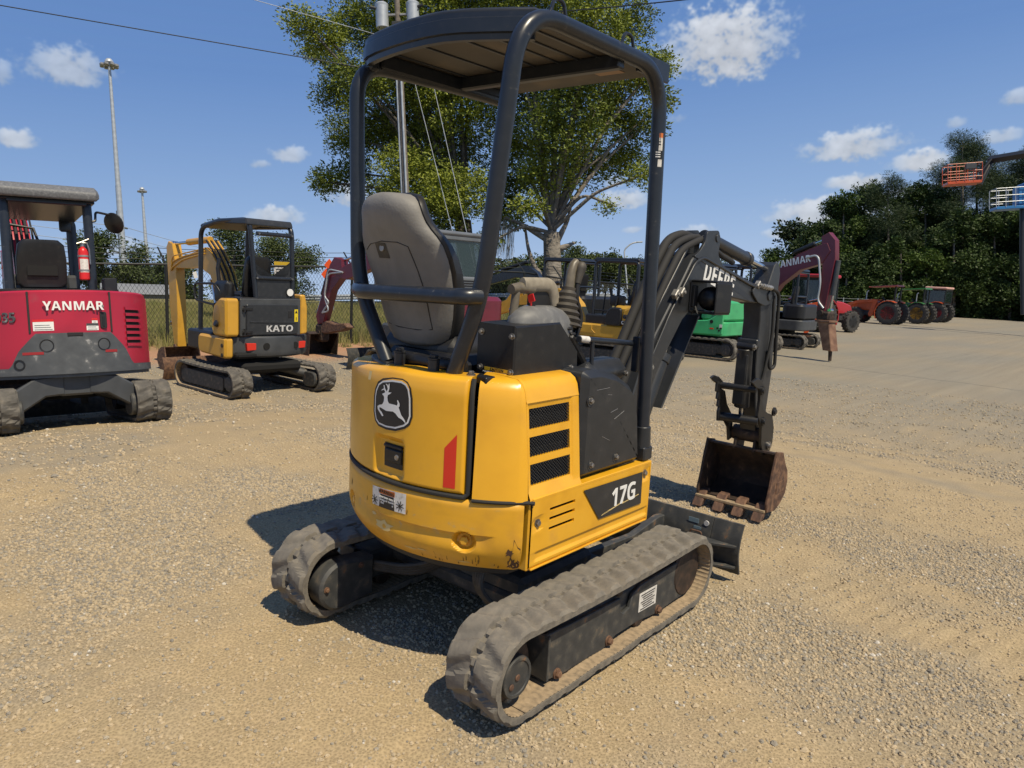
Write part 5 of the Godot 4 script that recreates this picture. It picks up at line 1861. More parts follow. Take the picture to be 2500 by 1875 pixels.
func red_digger() -> void:
	var n := thing("crawler_excavator", "red compact excavator with grey counterweight and dirty grey canopy, cut by the left edge", "excavator", stand(-6.3, -0.42, deg_to_rad(79)), "excavators parked in the yard")
	undercarriage(n, 1.62, 0.32, 0.645, -0.68, 0.212, 34, M.frame)
	push_blade(n, 1.6, -1.25, 0.34, M.frame, -0.4)
	var mb := MB.new()
	for s: float in [-1.0, 1.0]:
		mb.prism([Vector2(s * 0.1, 0.52), Vector2(s * 0.34, 0.5), Vector2(s * 0.6, 0.33), Vector2(s * 0.6, 0.17), Vector2(s * 0.5, 0.16), Vector2(s * 0.26, 0.32), Vector2(s * 0.1, 0.33)], "z", 0.52, 0.7, 0.015)
	mb.box(Vector3(0, 0.42, 0.62), Vector3(0.3, 0.2, 0.14), 0.02)
	part(n, "leg_brace", mb, M.grey_panel)
	# counterweight: a grey trapezium at the back, a thin skirt all round
	var cwtop := func(x: float) -> float:
		var a := absf(x)
		return 0.915 if a < 0.31 else lerpf(0.915, 0.76, (a - 0.31) / 0.13) if a < 0.44 else lerpf(0.76, 0.6, (a - 0.44) / 0.07) if a < 0.51 else 0.6
	mb = MB.new()
	arc_sheet(mb, 0.8, -0.74, 0.74, func(_x): return 0.53, cwtop, 0.0, 60, 6, 0.012)
	arc_sheet(mb, 0.8, -0.74, 0.74, func(_x): return 0.5, func(_x): return 0.53, 0.0, 40, 2, -0.01)
	var plan := []
	for i in 21:
		var th := lerpf(-1.17, 1.17, i / 20.0)
		plan.append(Vector2(0.78 * sin(th), 0.78 * cos(th)))
	plan.append_array(v2([0.74, -0.6, 0.4, -0.78, -0.4, -0.78, -0.74, -0.6]))
	mb.prism(plan, "y", 0.5, 0.56, 0.01)
	var cw := part(n, "counterweight", mb, M.grey_cast, 30)
	for x in [-0.23, 0.24]:
		mb = MB.new()
		var z := sqrt(0.66 - x * x)
		mb.lathe(Vector3(x, 0.8, z - 0.012), Vector3(x, 0, z).normalized(), [[0, 0.06], [0.014, 0.06], [0.012, 0.05], [-0.004, 0.046], [-0.004, 0.03], [0.01, 0.03], [0.01, 0.001]], 18)
		part(cw, "tie_point", mb, M.black)
	for k in [[-0.42, -0.26], [0.25, 0.36]]:
		mb = MB.new()
		arc_sheet(mb, 0.812, k[0], k[1], func(_x): return 0.72, func(_x): return 0.745, 0.0, 4, 1, 0.003)
		part(cw, "reflector", mb, plain(lin(0.3, 0.02, 0.02), 0.4))
	mb = MB.new()
	mb.lathe(Vector3(-0.44, 0.63, 0.665), Vector3(-0.5, 0, 0.8).normalized(), [[0, 0.05], [0.02, 0.05], [0.02, 0.036], [-0.01, 0.03], [-0.01, 0.001]], 18)
	part(cw, "exhaust", mb, M.black)
	mb = MB.new()
	mb.box(Vector3(0.0, 0.9, 0.812), Vector3(0.13, 0.035, 0.012), 0.004)
	part(cw, "grip", mb, M.ink)
	# red body
	mb = MB.new()
	arc_sheet(mb, 0.8, -0.74, 0.74, cwtop, func(_x): return 1.27, 0.0, 60, 8)
	arc_sheet(mb, 0.8, -0.74, 0.74, func(_x): return 1.27, func(_x): return 1.3, 0.0, 40, 1, -0.008)
	plan = []
	for i in 21:
		var th := lerpf(-1.17, 1.17, i / 20.0)
		plan.append(Vector2(0.79 * sin(th), 0.79 * cos(th)))
	plan.append_array(v2([0.74, -0.3, -0.74, 0.0]))
	mb.prism(plan, "y", 1.24, 1.318, 0.02)
	for s: float in [-1.0, 1.0]:
		mb.box(Vector3(s * 0.73, 0.93, -0.05 if s > 0 else 0.15), Vector3(0.03, 0.68, 0.72 if s > 0 else 0.34), 0.01)
	var body := part(n, "body", mb, M.red, 32)
	for x in [-0.352, 0.325]:
		mb = MB.new()
		var z := sqrt(0.64 - x * x)
		mb.box(Vector3(x, 1.11, z), Vector3(0.018, 0.39, 0.016), 0.004)
		part(body, "panel_gap", mb, M.rubber)
	letters(body, "lettering", "YANMAR", 0.082, Transform3D(Basis(), Vector3(0.006, 1.166, 0.803)), M.white, 1.2, 1.05, 0.012)
	letters(body, "lettering", "ViO35", 0.09, Transform3D(Basis(Vector3.UP, -0.7), Vector3(-0.575, 1.07, 0.566)), M.grey_cast, 1.0, 0.95, 0.014)
	mb = MB.new()
	mb.prism(round_poly(v2([0.222, 0.95, 0.222, 1.11, 0.282, 1.11, 0.282, 0.95]), 0.02), "z", 0.752, 0.776, 0.004)
	var lt := part(body, "latch", mb, M.ink)
	mb = MB.new()
	mb.box(Vector3(0.252, 1.02, 0.778), Vector3(0.02, 0.1, 0.006), 0.003)
	part(lt, "paddle", mb, M.black)
	mb = MB.new()
	mb.cyl(Vector3(0.25, 1.165, 0.75), Vector3(0.25, 1.165, 0.768), 0.016, 0.016, 12)
	part(body, "lock", mb, M.steel)
	for k in [[-0.325, -0.165, 0.94, 1.045], [0.1, 0.205, 0.935, 1.0], [0.15, 0.2, 1.002, 1.05]]:
		mb = MB.new()
		arc_sheet(mb, 0.8, k[0], k[1], func(_x): return k[2], func(_x): return k[3], 0.0, 4, 1, 0.003)
		var st := part(body, "sticker", mb, M.white)
		mb = MB.new()
		arc_sheet(mb, 0.8, k[0], k[1], func(_x): return k[3] - 0.022, func(_x): return k[3], 0.0, 4, 1, 0.0042)
		part(st, "heading", mb, M.red_plastic if k[0] < 0 or k[2] > 1 else M.grey_panel)
		mb = MB.new()
		for i in 3:
			arc_sheet(mb, 0.8, k[0] + 0.012, k[1] - 0.012 - 0.01 * i, func(_x): return k[2] + 0.008 + 0.02 * i, func(_x): return k[2] + 0.013 + 0.02 * i, 0.0, 3, 1, 0.0042)
		part(st, "print", mb, M.grey_cast)
	# louvres round the right rear corner
	mb = MB.new()
	arc_sheet(mb, 0.8, 0.47, 0.62, func(_x): return 0.78, func(_x): return 1.16, 0.0, 6, 1, 0.0015)
	part(body, "louvre_back", mb, M.dark)
	for i in 7:
		mb = MB.new()
		arc_sheet(mb, 0.8, 0.465, 0.628, func(_x): return 0.775 + i * 0.06, func(_x): return 0.8 + i * 0.06, 0.0, 6, 1, 0.014)
		arc_sheet(mb, 0.8, 0.465, 0.628, func(_x): return 0.8 + i * 0.06, func(_x): return 0.804 + i * 0.06, 0.0, 6, 1, 0.008)
		part(body, "louvre", mb, M.red)
	# operator's place
	mb = MB.new()
	mb.box(Vector3(-0.05, 1.33, 0.2), Vector3(1.0, 0.03, 0.7), 0.008)
	mb.box(Vector3(0, 0.72, -0.35), Vector3(1.3, 0.36, 0.8), 0.03)
	mb.box(Vector3(0.42, 1.02, 0.0), Vector3(0.5, 0.6, 0.7), 0.04)
	part(n, "deck", mb, M.black)
	bench_seat(n, Vector3(-0.185, 1.37, 0.42), 0.42, 0.44, M.black)
	mb = MB.new()
	mb.box(Vector3(0.08, 1.42, 0.2), Vector3(0.12, 0.16, 0.3), 0.03)
	mb.box(Vector3(-0.42, 1.42, 0.2), Vector3(0.12, 0.16, 0.3), 0.03)
	part(n, "console", mb, M.grey_panel)
	mb = MB.new()
	mb.box(Vector3(0.375, 1.38, 0.52), Vector3(0.12, 0.15, 0.12), 0.01)
	part(n, "beacon_box", mb, M.black)
	# canopy
	mb = MB.new()
	for k in [[-0.455, 0.46], [0.235, 0.46]]:
		mb.tube(bend([Vector3(k[0], 1.3, k[1]), Vector3(k[0] - 0.0, 2.26, k[1]), Vector3(k[0], 2.28, -0.72)], 0.14), 0.042, 14)
	var cf := part(n, "canopy_frame", mb, M.tube, 60)
	mb = MB.new()
	mb.tube(bend([Vector3(0.235, 2.2, -0.68), Vector3(0.26, 2.15, -0.7), Vector3(0.26, 0.8, -0.7)], 0.1), 0.05, 12)
	mb.box(Vector3(0.2, 2.14, -0.66), Vector3(0.12, 0.14, 0.05), 0.02)
	part(cf, "front_post", mb, M.tube, 60)
	mb = MB.new()
	mb.prism(round_poly(v2([0.6, 2.19, 0.62, 2.27, 0.52, 2.345, -0.85, 2.345, -0.9, 2.28, -0.85, 2.22, 0.5, 2.22]), 0.03), "x", -0.56, 0.33, 0.03)
	part(n, "canopy_roof", mb, M.washed_roof, 40)
	mb = MB.new()
	mb.box(Vector3(-0.1, 2.185, 0.48), Vector3(0.66, 0.05, 0.05), 0.01)
	mb.box(Vector3(-0.1, 2.2, -0.1), Vector3(0.8, 0.03, 1.2), 0.005)
	part(cf, "crossbar", mb, M.tube)
	# mirror on its bent arm
	mb = MB.new()
	mb.tube(bend([Vector3(0.255, 2.02, 0.47), Vector3(0.3, 2.02, 0.47), Vector3(0.31, 2.12, 0.45), Vector3(0.46, 2.1, 0.42)], 0.03), 0.012, 8)
	var mr := part(n, "mirror_arm", mb, M.black)
	mb = MB.new()
	mb.lathe(Vector3(0.47, 2.02, 0.42), Vector3(0.72, 0.35, -0.6).normalized(), [[-0.02, 0.03], [-0.01, 0.075], [0.0, 0.105], [0.012, 0.108], [0.016, 0.1], [0.016, 0.001]], 20)
	part(mr, "mirror", mb, M.black)
	# boom rising in front, seen between the posts
	limb(n, "boom", v2([-0.7, 0.75, -0.8, 1.3, -0.95, 1.75, -1.15, 2.12, -1.35, 2.3, -1.5, 2.3, -2.6, 1.95, -2.62, 1.85, -1.6, 2.02, -1.4, 1.95, -1.15, 1.5, -1.0, 0.75]), -0.17, 0.09, M.red)
	for i in 5:
		mb = MB.new()
		var x := -0.27 + i * 0.05
		mb.tube(bend([Vector3(x, 1.2, -0.74), Vector3(x, 1.75, -0.9), Vector3(x, 2.1, -1.07), Vector3(x, 2.34, -1.3), Vector3(x, 2.33, -1.5)], 0.1), 0.017 if i % 2 else 0.011, 8)
		part(n, "hose", mb, M.rubber, 60)
	mb = MB.new()
	mb.tube(pts([Vector3(-0.32, 2.2, -1.12), Vector3(-0.05, 2.16, -1.12), Vector3(0.0, 1.9, -1.0)]), 0.016, 8)
	mb.cyl(Vector3(-0.27, 2.33, -1.36), Vector3(-0.07, 2.33, -1.36), 0.05, 0.05, 14, 0.005)
	part(n, "hose_guard", mb, M.black)
	limb(n, "arm", v2([-2.5, 2.05, -2.7, 2.1, -2.75, 1.8, -2.6, 0.6, -2.45, 0.6, -2.5, 1.7]), -0.17, 0.08, M.red)
	scoop(n, Transform3D(Basis(), Vector3(-0.17, 0.55, -2.5)), 0.55, 0.55, M.dark_rust)
	# extinguisher strapped to the post
	var tf: Transform3D = n.transform
	var fe := thing("fire_extinguisher", "red fire extinguisher strapped to the canopy post of the red excavator", "fire extinguisher", tf * Transform3D(Basis(), Vector3(0.165, 1.44, 0.5)))
	mb = MB.new()
	mb.lathe(Vector3.ZERO, Vector3.UP, [[0, 0.04], [0.01, 0.046], [0.27, 0.046], [0.3, 0.035], [0.315, 0.018], [0.33, 0.018]], 18)
	part(fe, "tank", mb, M.red_plastic, 40)
	mb = MB.new()
	mb.sheet(steps(-0.9, 0.9, 8), steps(0.07, 0.2, 1), func(u, v): return Vector3(sin(u) * 0.0468, v, cos(u) * 0.0468))
	part(fe, "label_print", mb, M.sticker)
	mb = MB.new()
	mb.cyl(Vector3(0, 0.325, 0), Vector3(0, 0.36, 0), 0.02, 0.018, 10)
	mb.tube(pts([Vector3(-0.05, 0.35, 0), Vector3(0.0, 0.37, 0), Vector3(0.06, 0.4, 0.0)]), 0.009, 8)
	mb.tube(pts([Vector3(0.0, 0.36, 0), Vector3(0.04, 0.36, 0), Vector3(0.055, 0.3, 0.01), Vector3(0.055, 0.15, 0.02)]), 0.009, 8)
	part(fe, "valve", mb, M.bolt)
	mb = MB.new()
	for y in [0.08, 0.22]:
		mb.lathe(Vector3(0, y, 0), Vector3.UP, [[0, 0.047], [0.0, 0.049], [0.018, 0.049], [0.018, 0.047]], 18)
	mb.box(Vector3(0.052, 0.15, -0.03), Vector3(0.02, 0.2, 0.03), 0.004)
	part(fe, "strap", mb, M.steel)

func kato_digger() -> void:
	var n := thing("crawler_excavator", "yellow and dark grey compact excavator with KATO on its rear door", "excavator", stand(-8.55, -3.88, deg_to_rad(89)), "excavators parked in the yard")
	undercarriage(n, 1.74, 0.31, 0.735, -0.68, 0.215, 34, M.frame)
	push_blade(n, 1.72, -1.32, 0.36, M.rust, -0.4)
	var mb := MB.new()
	mb.box(Vector3(0, 0.4, 0.3), Vector3(1.0, 0.16, 0.5), 0.05)
	part(n, "lower_frame", mb, M.dark)
	# counterweight
	mb = MB.new()
	var cw := []
	for k in [[0.55, 0.95], [0.58, 0.985], [0.64, 1.0], [0.84, 1.0], [0.87, 0.985], [0.875, 0.9]]:
		var r := PackedVector3Array()
		for i in 17:
			var th := lerpf(-0.62, 0.62, i / 16.0)
			r.append(Vector3(1.17 * sin(th) * k[1], k[0], -0.6 + 1.21 * cos(th) * k[1] + (0.06 if k[1] < 1 else 0.0) * 0))
		r.append(Vector3(0.64, k[0], 0.0))
		r.append(Vector3(-0.64, k[0], 0.0))
		cw.append(r)
	mb.loft(cw)
	var c := part(n, "counterweight", mb, M.grey_panel, 35)
	for x in [-0.36, 0.5]:
		mb = MB.new()
		var z := -0.6 + sqrt(1.21 * 1.21 - x * x) + 0.004
		mb.prism([Vector2(x - 0.085, 0.665), Vector2(x - 0.095, 0.775), Vector2(x + 0.08, 0.775), Vector2(x + 0.07, 0.675)], "z", z - 0.05, z + 0.008, 0.004)
		part(c, "reflector", mb, M.reflector)
	for x in [-0.15, 0.37]:
		mb = MB.new()
		mb.cyl(Vector3(x, 0.725, 0.5), Vector3(x, 0.725, -0.6 + sqrt(1.21 * 1.21 - x * x) + 0.006), 0.052, 0.052, 18)
		part(c, "tie_hole", mb, M.dark)
	mb = MB.new()
	mb.box(Vector3(-0.44, 0.595, 0.5), Vector3(0.34, 0.09, 0.14), 0.03)
	part(c, "cut_out", mb, M.dark)
	# yellow skirt on the left
	mb = MB.new()
	mb.prism(round_poly(v2([0.5, 0.55, 0.5, 0.86, -0.32, 0.86, -0.34, 0.7, -0.3, 0.58]), 0.05), "x", -0.76, -0.62, 0.03)
	var sk := part(n, "side_skirt", mb, M.digger_yellow)
	for k in [[0.74, 0.42], [0.6, 0.42]]:
		mb = MB.new()
		mb.cyl(Vector3(-0.77, k[0], k[1]), Vector3(-0.74, k[0], k[1]), 0.03, 0.03, 14)
		part(sk, "bolt_hole", mb, M.black)
	# rear door and surrounding panels
	mb = MB.new()
	mb.prism(round_poly(v2([-0.54, 0.875, -0.54, 1.43, 0.47, 1.43, 0.47, 0.875]), 0.02), "z", 0.25, 0.535, 0.01)
	var df := part(n, "door_frame", mb, M.grey_panel)
	mb = MB.new()
	mb.prism(round_poly(v2([-0.455, 0.89, -0.455, 1.35, 0.41, 1.35, 0.41, 0.89]), 0.03), "z", 0.52, 0.56, 0.012)
	mb.prism(v2([-0.4, 1.08, 0.36, 1.06, 0.36, 1.085, 0.0, 1.105, -0.4, 1.1]), "z", 0.555, 0.568, 0.004)
	var door := part(n, "engine_door", mb, M.charcoal)
	letters(door, "lettering", "KATO", 0.095, Transform3D(Basis(), Vector3(0.09, 0.985, 0.562)), plain(lin(0.5, 0.5, 0.5), 0.5), 1.0, 1.4, 0.006)
	for y in [1.285, 0.945]:
		mb = MB.new()
		mb.box(Vector3(-0.44, y, 0.565), Vector3(0.16, 0.04, 0.02), 0.006)
		mb.cyl(Vector3(-0.485, y - 0.045, 0.565), Vector3(-0.485, y + 0.045, 0.565), 0.018, 0.018, 10)
		part(door, "hinge", mb, M.black)
	mb = MB.new()
	mb.box(Vector3(0.27, 1.2, 0.56), Vector3(0.07, 0.11, 0.01), 0.01)
	part(door, "latch", mb, M.ink)
	mb = MB.new()
	mb.box(Vector3(0.375, 1.18, 0.5605), Vector3(0.062, 0.19, 0.002), 0.0)
	var ws := part(door, "warning_sticker", mb, plain(lin(0.68, 0.52, 0.01), 0.5))
	mb = MB.new()
	mb.prism([Vector2(0.35, 1.215), Vector2(0.4, 1.215), Vector2(0.375, 1.262)], "z", 0.562, 0.5626, 0.0)
	mb.box(Vector3(0.375, 1.13, 0.5625), Vector3(0.012, 0.05, 0.001), 0.0)
	part(ws, "print", mb, M.ink)
	mb = MB.new()
	mb.prism(round_poly(v2([0.53, 0.875, 0.53, 1.43, 0.33, 1.43, 0.16, 1.33, 0.1, 1.1, 0.12, 0.875]), 0.05), "x", -0.76, -0.545, 0.03)
	var lp := part(n, "left_panel", mb, M.digger_yellow)
	mb = MB.new()
	mb.ball(Vector3(-0.755, 1.15, 0.27), Vector3(0.014, 0.19, 0.11), 18, 10)
	part(lp, "filler_well", mb, paint(0.34, 0.18, 0.018, 51))
	mb = MB.new()
	mb.lathe(Vector3(-0.75, 1.04, 0.28), Vector3(-0.9, 0.45, 0).normalized(), [[0, 0.045], [0.03, 0.05], [0.05, 0.045], [0.055, 0.001]], 16)
	part(lp, "filler_cap", mb, M.ink)
	for k in [[1.34, 0.46], [0.95, 0.46], [0.98, 0.17]]:
		mb = MB.new()
		mb.lathe(Vector3(-0.758, k[0], k[1]), Vector3(-1, 0, 0), [[0, 0.04], [0.004, 0.036], [-0.004, 0.02], [-0.004, 0.001]], 14)
		part(lp, "bolt_well", mb, M.caution)
	mb = MB.new()
	mb.prism(round_poly(v2([0.47, 0.88, 0.47, 1.5, 0.56, 1.5, 0.6, 1.3, 0.6, 0.9]), 0.03), "z", -0.1, 0.53, 0.02)
	part(n, "right_panel", mb, M.digger_yellow)
	mb = MB.new()
	mb.box(Vector3(-0.05, 1.42, 0.2), Vector3(1.05, 0.05, 0.62), 0.01)
	mb.box(Vector3(-0.1, 0.75, -0.4), Vector3(1.2, 0.3, 0.8), 0.03)
	part(n, "deck", mb, M.black)
	# seat guard and canopy
	mb = MB.new()
	mb.prism(round_poly(v2([-0.28, 1.44, -0.3, 1.74, -0.29, 1.98, -0.22, 1.8, -0.12, 1.76, 0.2, 1.76, 0.29, 1.8, 0.34, 2.0, 0.37, 2.0, 0.34, 1.44]), 0.03), "z", 0.44, 0.46, 0.004)
	part(n, "seat_guard", mb, M.charcoal)
	bench_seat(n, Vector3(-0.12, 1.45, 0.22), 0.44, 0.6, M.black)
	mb = MB.new()
	mb.tube(bend([Vector3(-0.42, 0.88, -0.92), Vector3(-0.42, 2.46, -0.88), Vector3(-0.4, 2.56, -0.35), Vector3(-0.33, 2.58, 0.42), Vector3(-0.25, 1.44, 0.46)], 0.16), 0.036, 12)
	mb.tube(bend([Vector3(0.37, 1.44, 0.46), Vector3(0.35, 2.52, 0.45), Vector3(0.36, 2.52, -0.85), Vector3(0.36, 0.9, -0.92)], 0.14), 0.036, 12)
	for y in [1.735, 2.385]:
		mb.cyl(Vector3(-0.24, y, 0.46), Vector3(0.35, y, 0.46), 0.032, 0.032, 12)
	var cf := part(n, "canopy_frame", mb, M.tube, 60)
	mb = MB.new()
	for k in [[-0.25, 1.735], [0.34, 1.735], [-0.22, 2.385], [0.33, 2.385]]:
		mb.cyl(Vector3(k[0], k[1], 0.47), Vector3(k[0], k[1], 0.51), 0.016, 0.016, 8)
	part(cf, "bolts", mb, M.bolt).set_meta("kind", "stuff")
	mb = MB.new()
	mb.prism(round_poly(v2([0.46, 2.5, 0.42, 2.6, -0.4, 2.6, -0.95, 2.52, -0.95, 2.46, -0.4, 2.53]), 0.03), "x", -0.4, 0.38, 0.02)
	part(n, "canopy_roof", mb, M.charcoal, 40)
	mb = MB.new()
	mb.cyl(Vector3(0.31, 1.53, 0.49), Vector3(0.31, 1.53, 0.494), 0.055, 0.055, 18)
	part(n, "round_sticker", mb, M.white)
	mb = MB.new()
	mb.box(Vector3(-0.5, 1.72, -0.92), Vector3(0.06, 0.1, 0.004), 0.0, Basis(Vector3(0, 0, 1), 0.3))
	part(n, "paper_tag", mb, M.white)
	# levers left of the seat
	mb = MB.new()
	mb.box(Vector3(-0.5, 1.5, 0.0), Vector3(0.16, 0.34, 0.4), 0.05)
	mb.tube(pts([Vector3(-0.5, 1.6, -0.15), Vector3(-0.5, 1.85, -0.2), Vector3(-0.47, 2.0, -0.2)]), 0.03, 8)
	mb.tube(bend([Vector3(-0.6, 1.3, -0.1), Vector3(-0.66, 1.35, -0.6), Vector3(-0.66, 1.6, -0.62), Vector3(-0.6, 1.62, -0.1), Vector3(-0.55, 1.4, 0.1)], 0.08), 0.018, 8)
	part(n, "levers", mb, M.black, 50).set_meta("kind", "stuff")
	# boom, arm, hoses, bucket
	limb(n, "boom", v2([-0.62, 0.8, -0.66, 1.35, -0.9, 1.8, -1.2, 2.08, -1.42, 2.17, -2.3, 1.98, -2.66, 1.9, -2.64, 1.8, -2.27, 1.8, -1.55, 1.82, -1.25, 1.72, -0.98, 1.3, -0.9, 0.8]), 0.0, 0.09, M.digger_yellow)
	limb(n, "arm", v2([-2.63, 2.22, -2.78, 2.26, -2.86, 2.16, -2.84, 1.94, -2.72, 0.93, -2.6, 0.42, -2.46, 0.42, -2.45, 1.0, -2.5, 1.83]), 0.0, 0.08, M.digger_yellow)
	ram(n, Vector3(0, 2.3, -1.4), Vector3(0, 2.22, -2.7), 0.055, M.digger_yellow, 0.4)
	ram(n, Vector3(0, 0.75, -1.05), Vector3(0, 1.6, -1.35), 0.06, M.black, 0.4)
	ram(n, Vector3(0, 1.7, -2.82), Vector3(0, 0.8, -2.85), 0.045, M.digger_yellow, 0.3)
	for i in 6:
		var mc := MB.new()
		var x := -0.1 + i * 0.04
		mc.tube(bend([Vector3(x, 1.3, -0.56), Vector3(x, 1.75, -0.78), Vector3(x, 2.1, -1.1), Vector3(x, 2.28, -1.35)], 0.12), 0.014, 8)
		part(n, "pipe", mc, M.digger_yellow if i % 2 else M.black, 60)
	for i in 3:
		var mc := MB.new()
		mc.tube(bend([Vector3(-0.1, 2.15 - i * 0.04, -1.4), Vector3(-0.1, 2.05 - i * 0.05, -2.2), Vector3(-0.1, 2.0 - i * 0.1, -2.6), Vector3(-0.09, 1.75, -2.66)], 0.12), 0.012, 8)
		part(n, "pipe", mc, M.digger_yellow, 60)
	scoop(n, Transform3D(Basis(), Vector3(0, 0.42, -2.5)), 0.62, 0.52, M.rust)

func canopy(n: Node3D, x0: float, x1: float, z0: float, z1: float, base: float, top: float, m: Material, r := 0.034) -> void:
	var mb := MB.new()
	for x in [x0, x1]:
		mb.tube(bend([Vector3(x, base, z1), Vector3(x, top, z1), Vector3(x, top, z0), Vector3(x, base - 0.45, z0)], 0.12, 4), r, 10)
	mb.cyl(Vector3(x0, top - 0.05, z1), Vector3(x1, top - 0.05, z1), r * 0.8, r * 0.8, 8)
	mb.cyl(Vector3(x0, base + 0.3, z1), Vector3(x1, base + 0.3, z1), r * 0.8, r * 0.8, 8)
	part(n, "canopy_frame", mb, m, 60)
	mb = MB.new()
	mb.prism(round_poly(v2([z1 + 0.04, top, z1, top + 0.08, z0, top + 0.08, z0 - 0.05, top + 0.02, z0 - 0.05, top - 0.01, z1, top + 0.02]), 0.03), "x", x0 - 0.03, x1 + 0.03, 0.02)
	part(n, "canopy_roof", mb, m, 40)

func cabin(n: Node3D, x0: float, x1: float, z0: float, z1: float, base: float, top: float, m: Material) -> void:
	var mb := MB.new()
	for x in [x0, x1]:
		for z in [z0, z1]:
			mb.box(Vector3(x, (base + top) / 2, z), Vector3(0.07, top - base, 0.07), 0.015)
		mb.box(Vector3(x, base + 0.05, (z0 + z1) / 2), Vector3(0.07, 0.1, z1 - z0), 0.015)
		mb.box(Vector3(x, top - 0.04, (z0 + z1) / 2), Vector3(0.07, 0.08, z1 - z0), 0.015)
	for z in [z0, z1]:
		mb.box(Vector3((x0 + x1) / 2, base + 0.05, z), Vector3(x1 - x0, 0.1, 0.07), 0.015)
		mb.box(Vector3((x0 + x1) / 2, top - 0.04, z), Vector3(x1 - x0, 0.08, 0.07), 0.015)
	var c := part(n, "cab", mb, m)
	mb = MB.new()
	mb.prism(round_poly([Vector2(x0 - 0.05, z0 - 0.05), Vector2(x1 + 0.05, z0 - 0.05), Vector2(x1 + 0.05, z1 + 0.05), Vector2(x0 - 0.05, z1 + 0.05)], 0.12), "y", top - 0.01, top + 0.08, 0.03)
	part(c, "roof", mb, m, 50)
	for k in [[Vector3(x0, 0, (z0 + z1) / 2), Vector3(0.008, 0, z1 - z0 - 0.07)], [Vector3(x1, 0, (z0 + z1) / 2), Vector3(0.008, 0, z1 - z0 - 0.07)], [Vector3((x0 + x1) / 2, 0, z0), Vector3(x1 - x0 - 0.07, 0, 0.008)], [Vector3((x0 + x1) / 2, 0, z1), Vector3(x1 - x0 - 0.07, 0, 0.008)]]:
		mb = MB.new()
		mb.box(k[0] + Vector3(0, (base + top) / 2, 0), k[1] + Vector3(0, top - base - 0.16, 0), 0.001)
		part(c, "pane", mb, M.cab_glass)

func house(n: Node3D, half: float, zr: float, zf: float, y0: float, y1: float, low: Material, high: Material, r := 0.3) -> void:
	var mb := MB.new()
	mb.prism(round_poly([Vector2(-half, zr), Vector2(half, zr), Vector2(half, zf), Vector2(-half, zf)], r, 6), "y", y0, lerpf(y0, y1, 0.4), 0.03)
	part(n, "skirt", mb, low, 35)
	mb = MB.new()
	mb.prism(round_poly([Vector2(-half * 0.98, zr - 0.02), Vector2(half * 0.98, zr - 0.02), Vector2(half * 0.98, zf + 0.6), Vector2(-half * 0.98, zr - 0.75)], r, 6), "y", lerpf(y0, y1, 0.405), y1, 0.07)
	part(n, "engine_hood", mb, high, 40)
	mb = MB.new()
	mb.box(Vector3(0, lerpf(y0, y1, 0.5), zf + 0.45), Vector3(half * 1.6, (y1 - y0) * 0.35, 0.7), 0.03)
	part(n, "floor", mb, M.black)

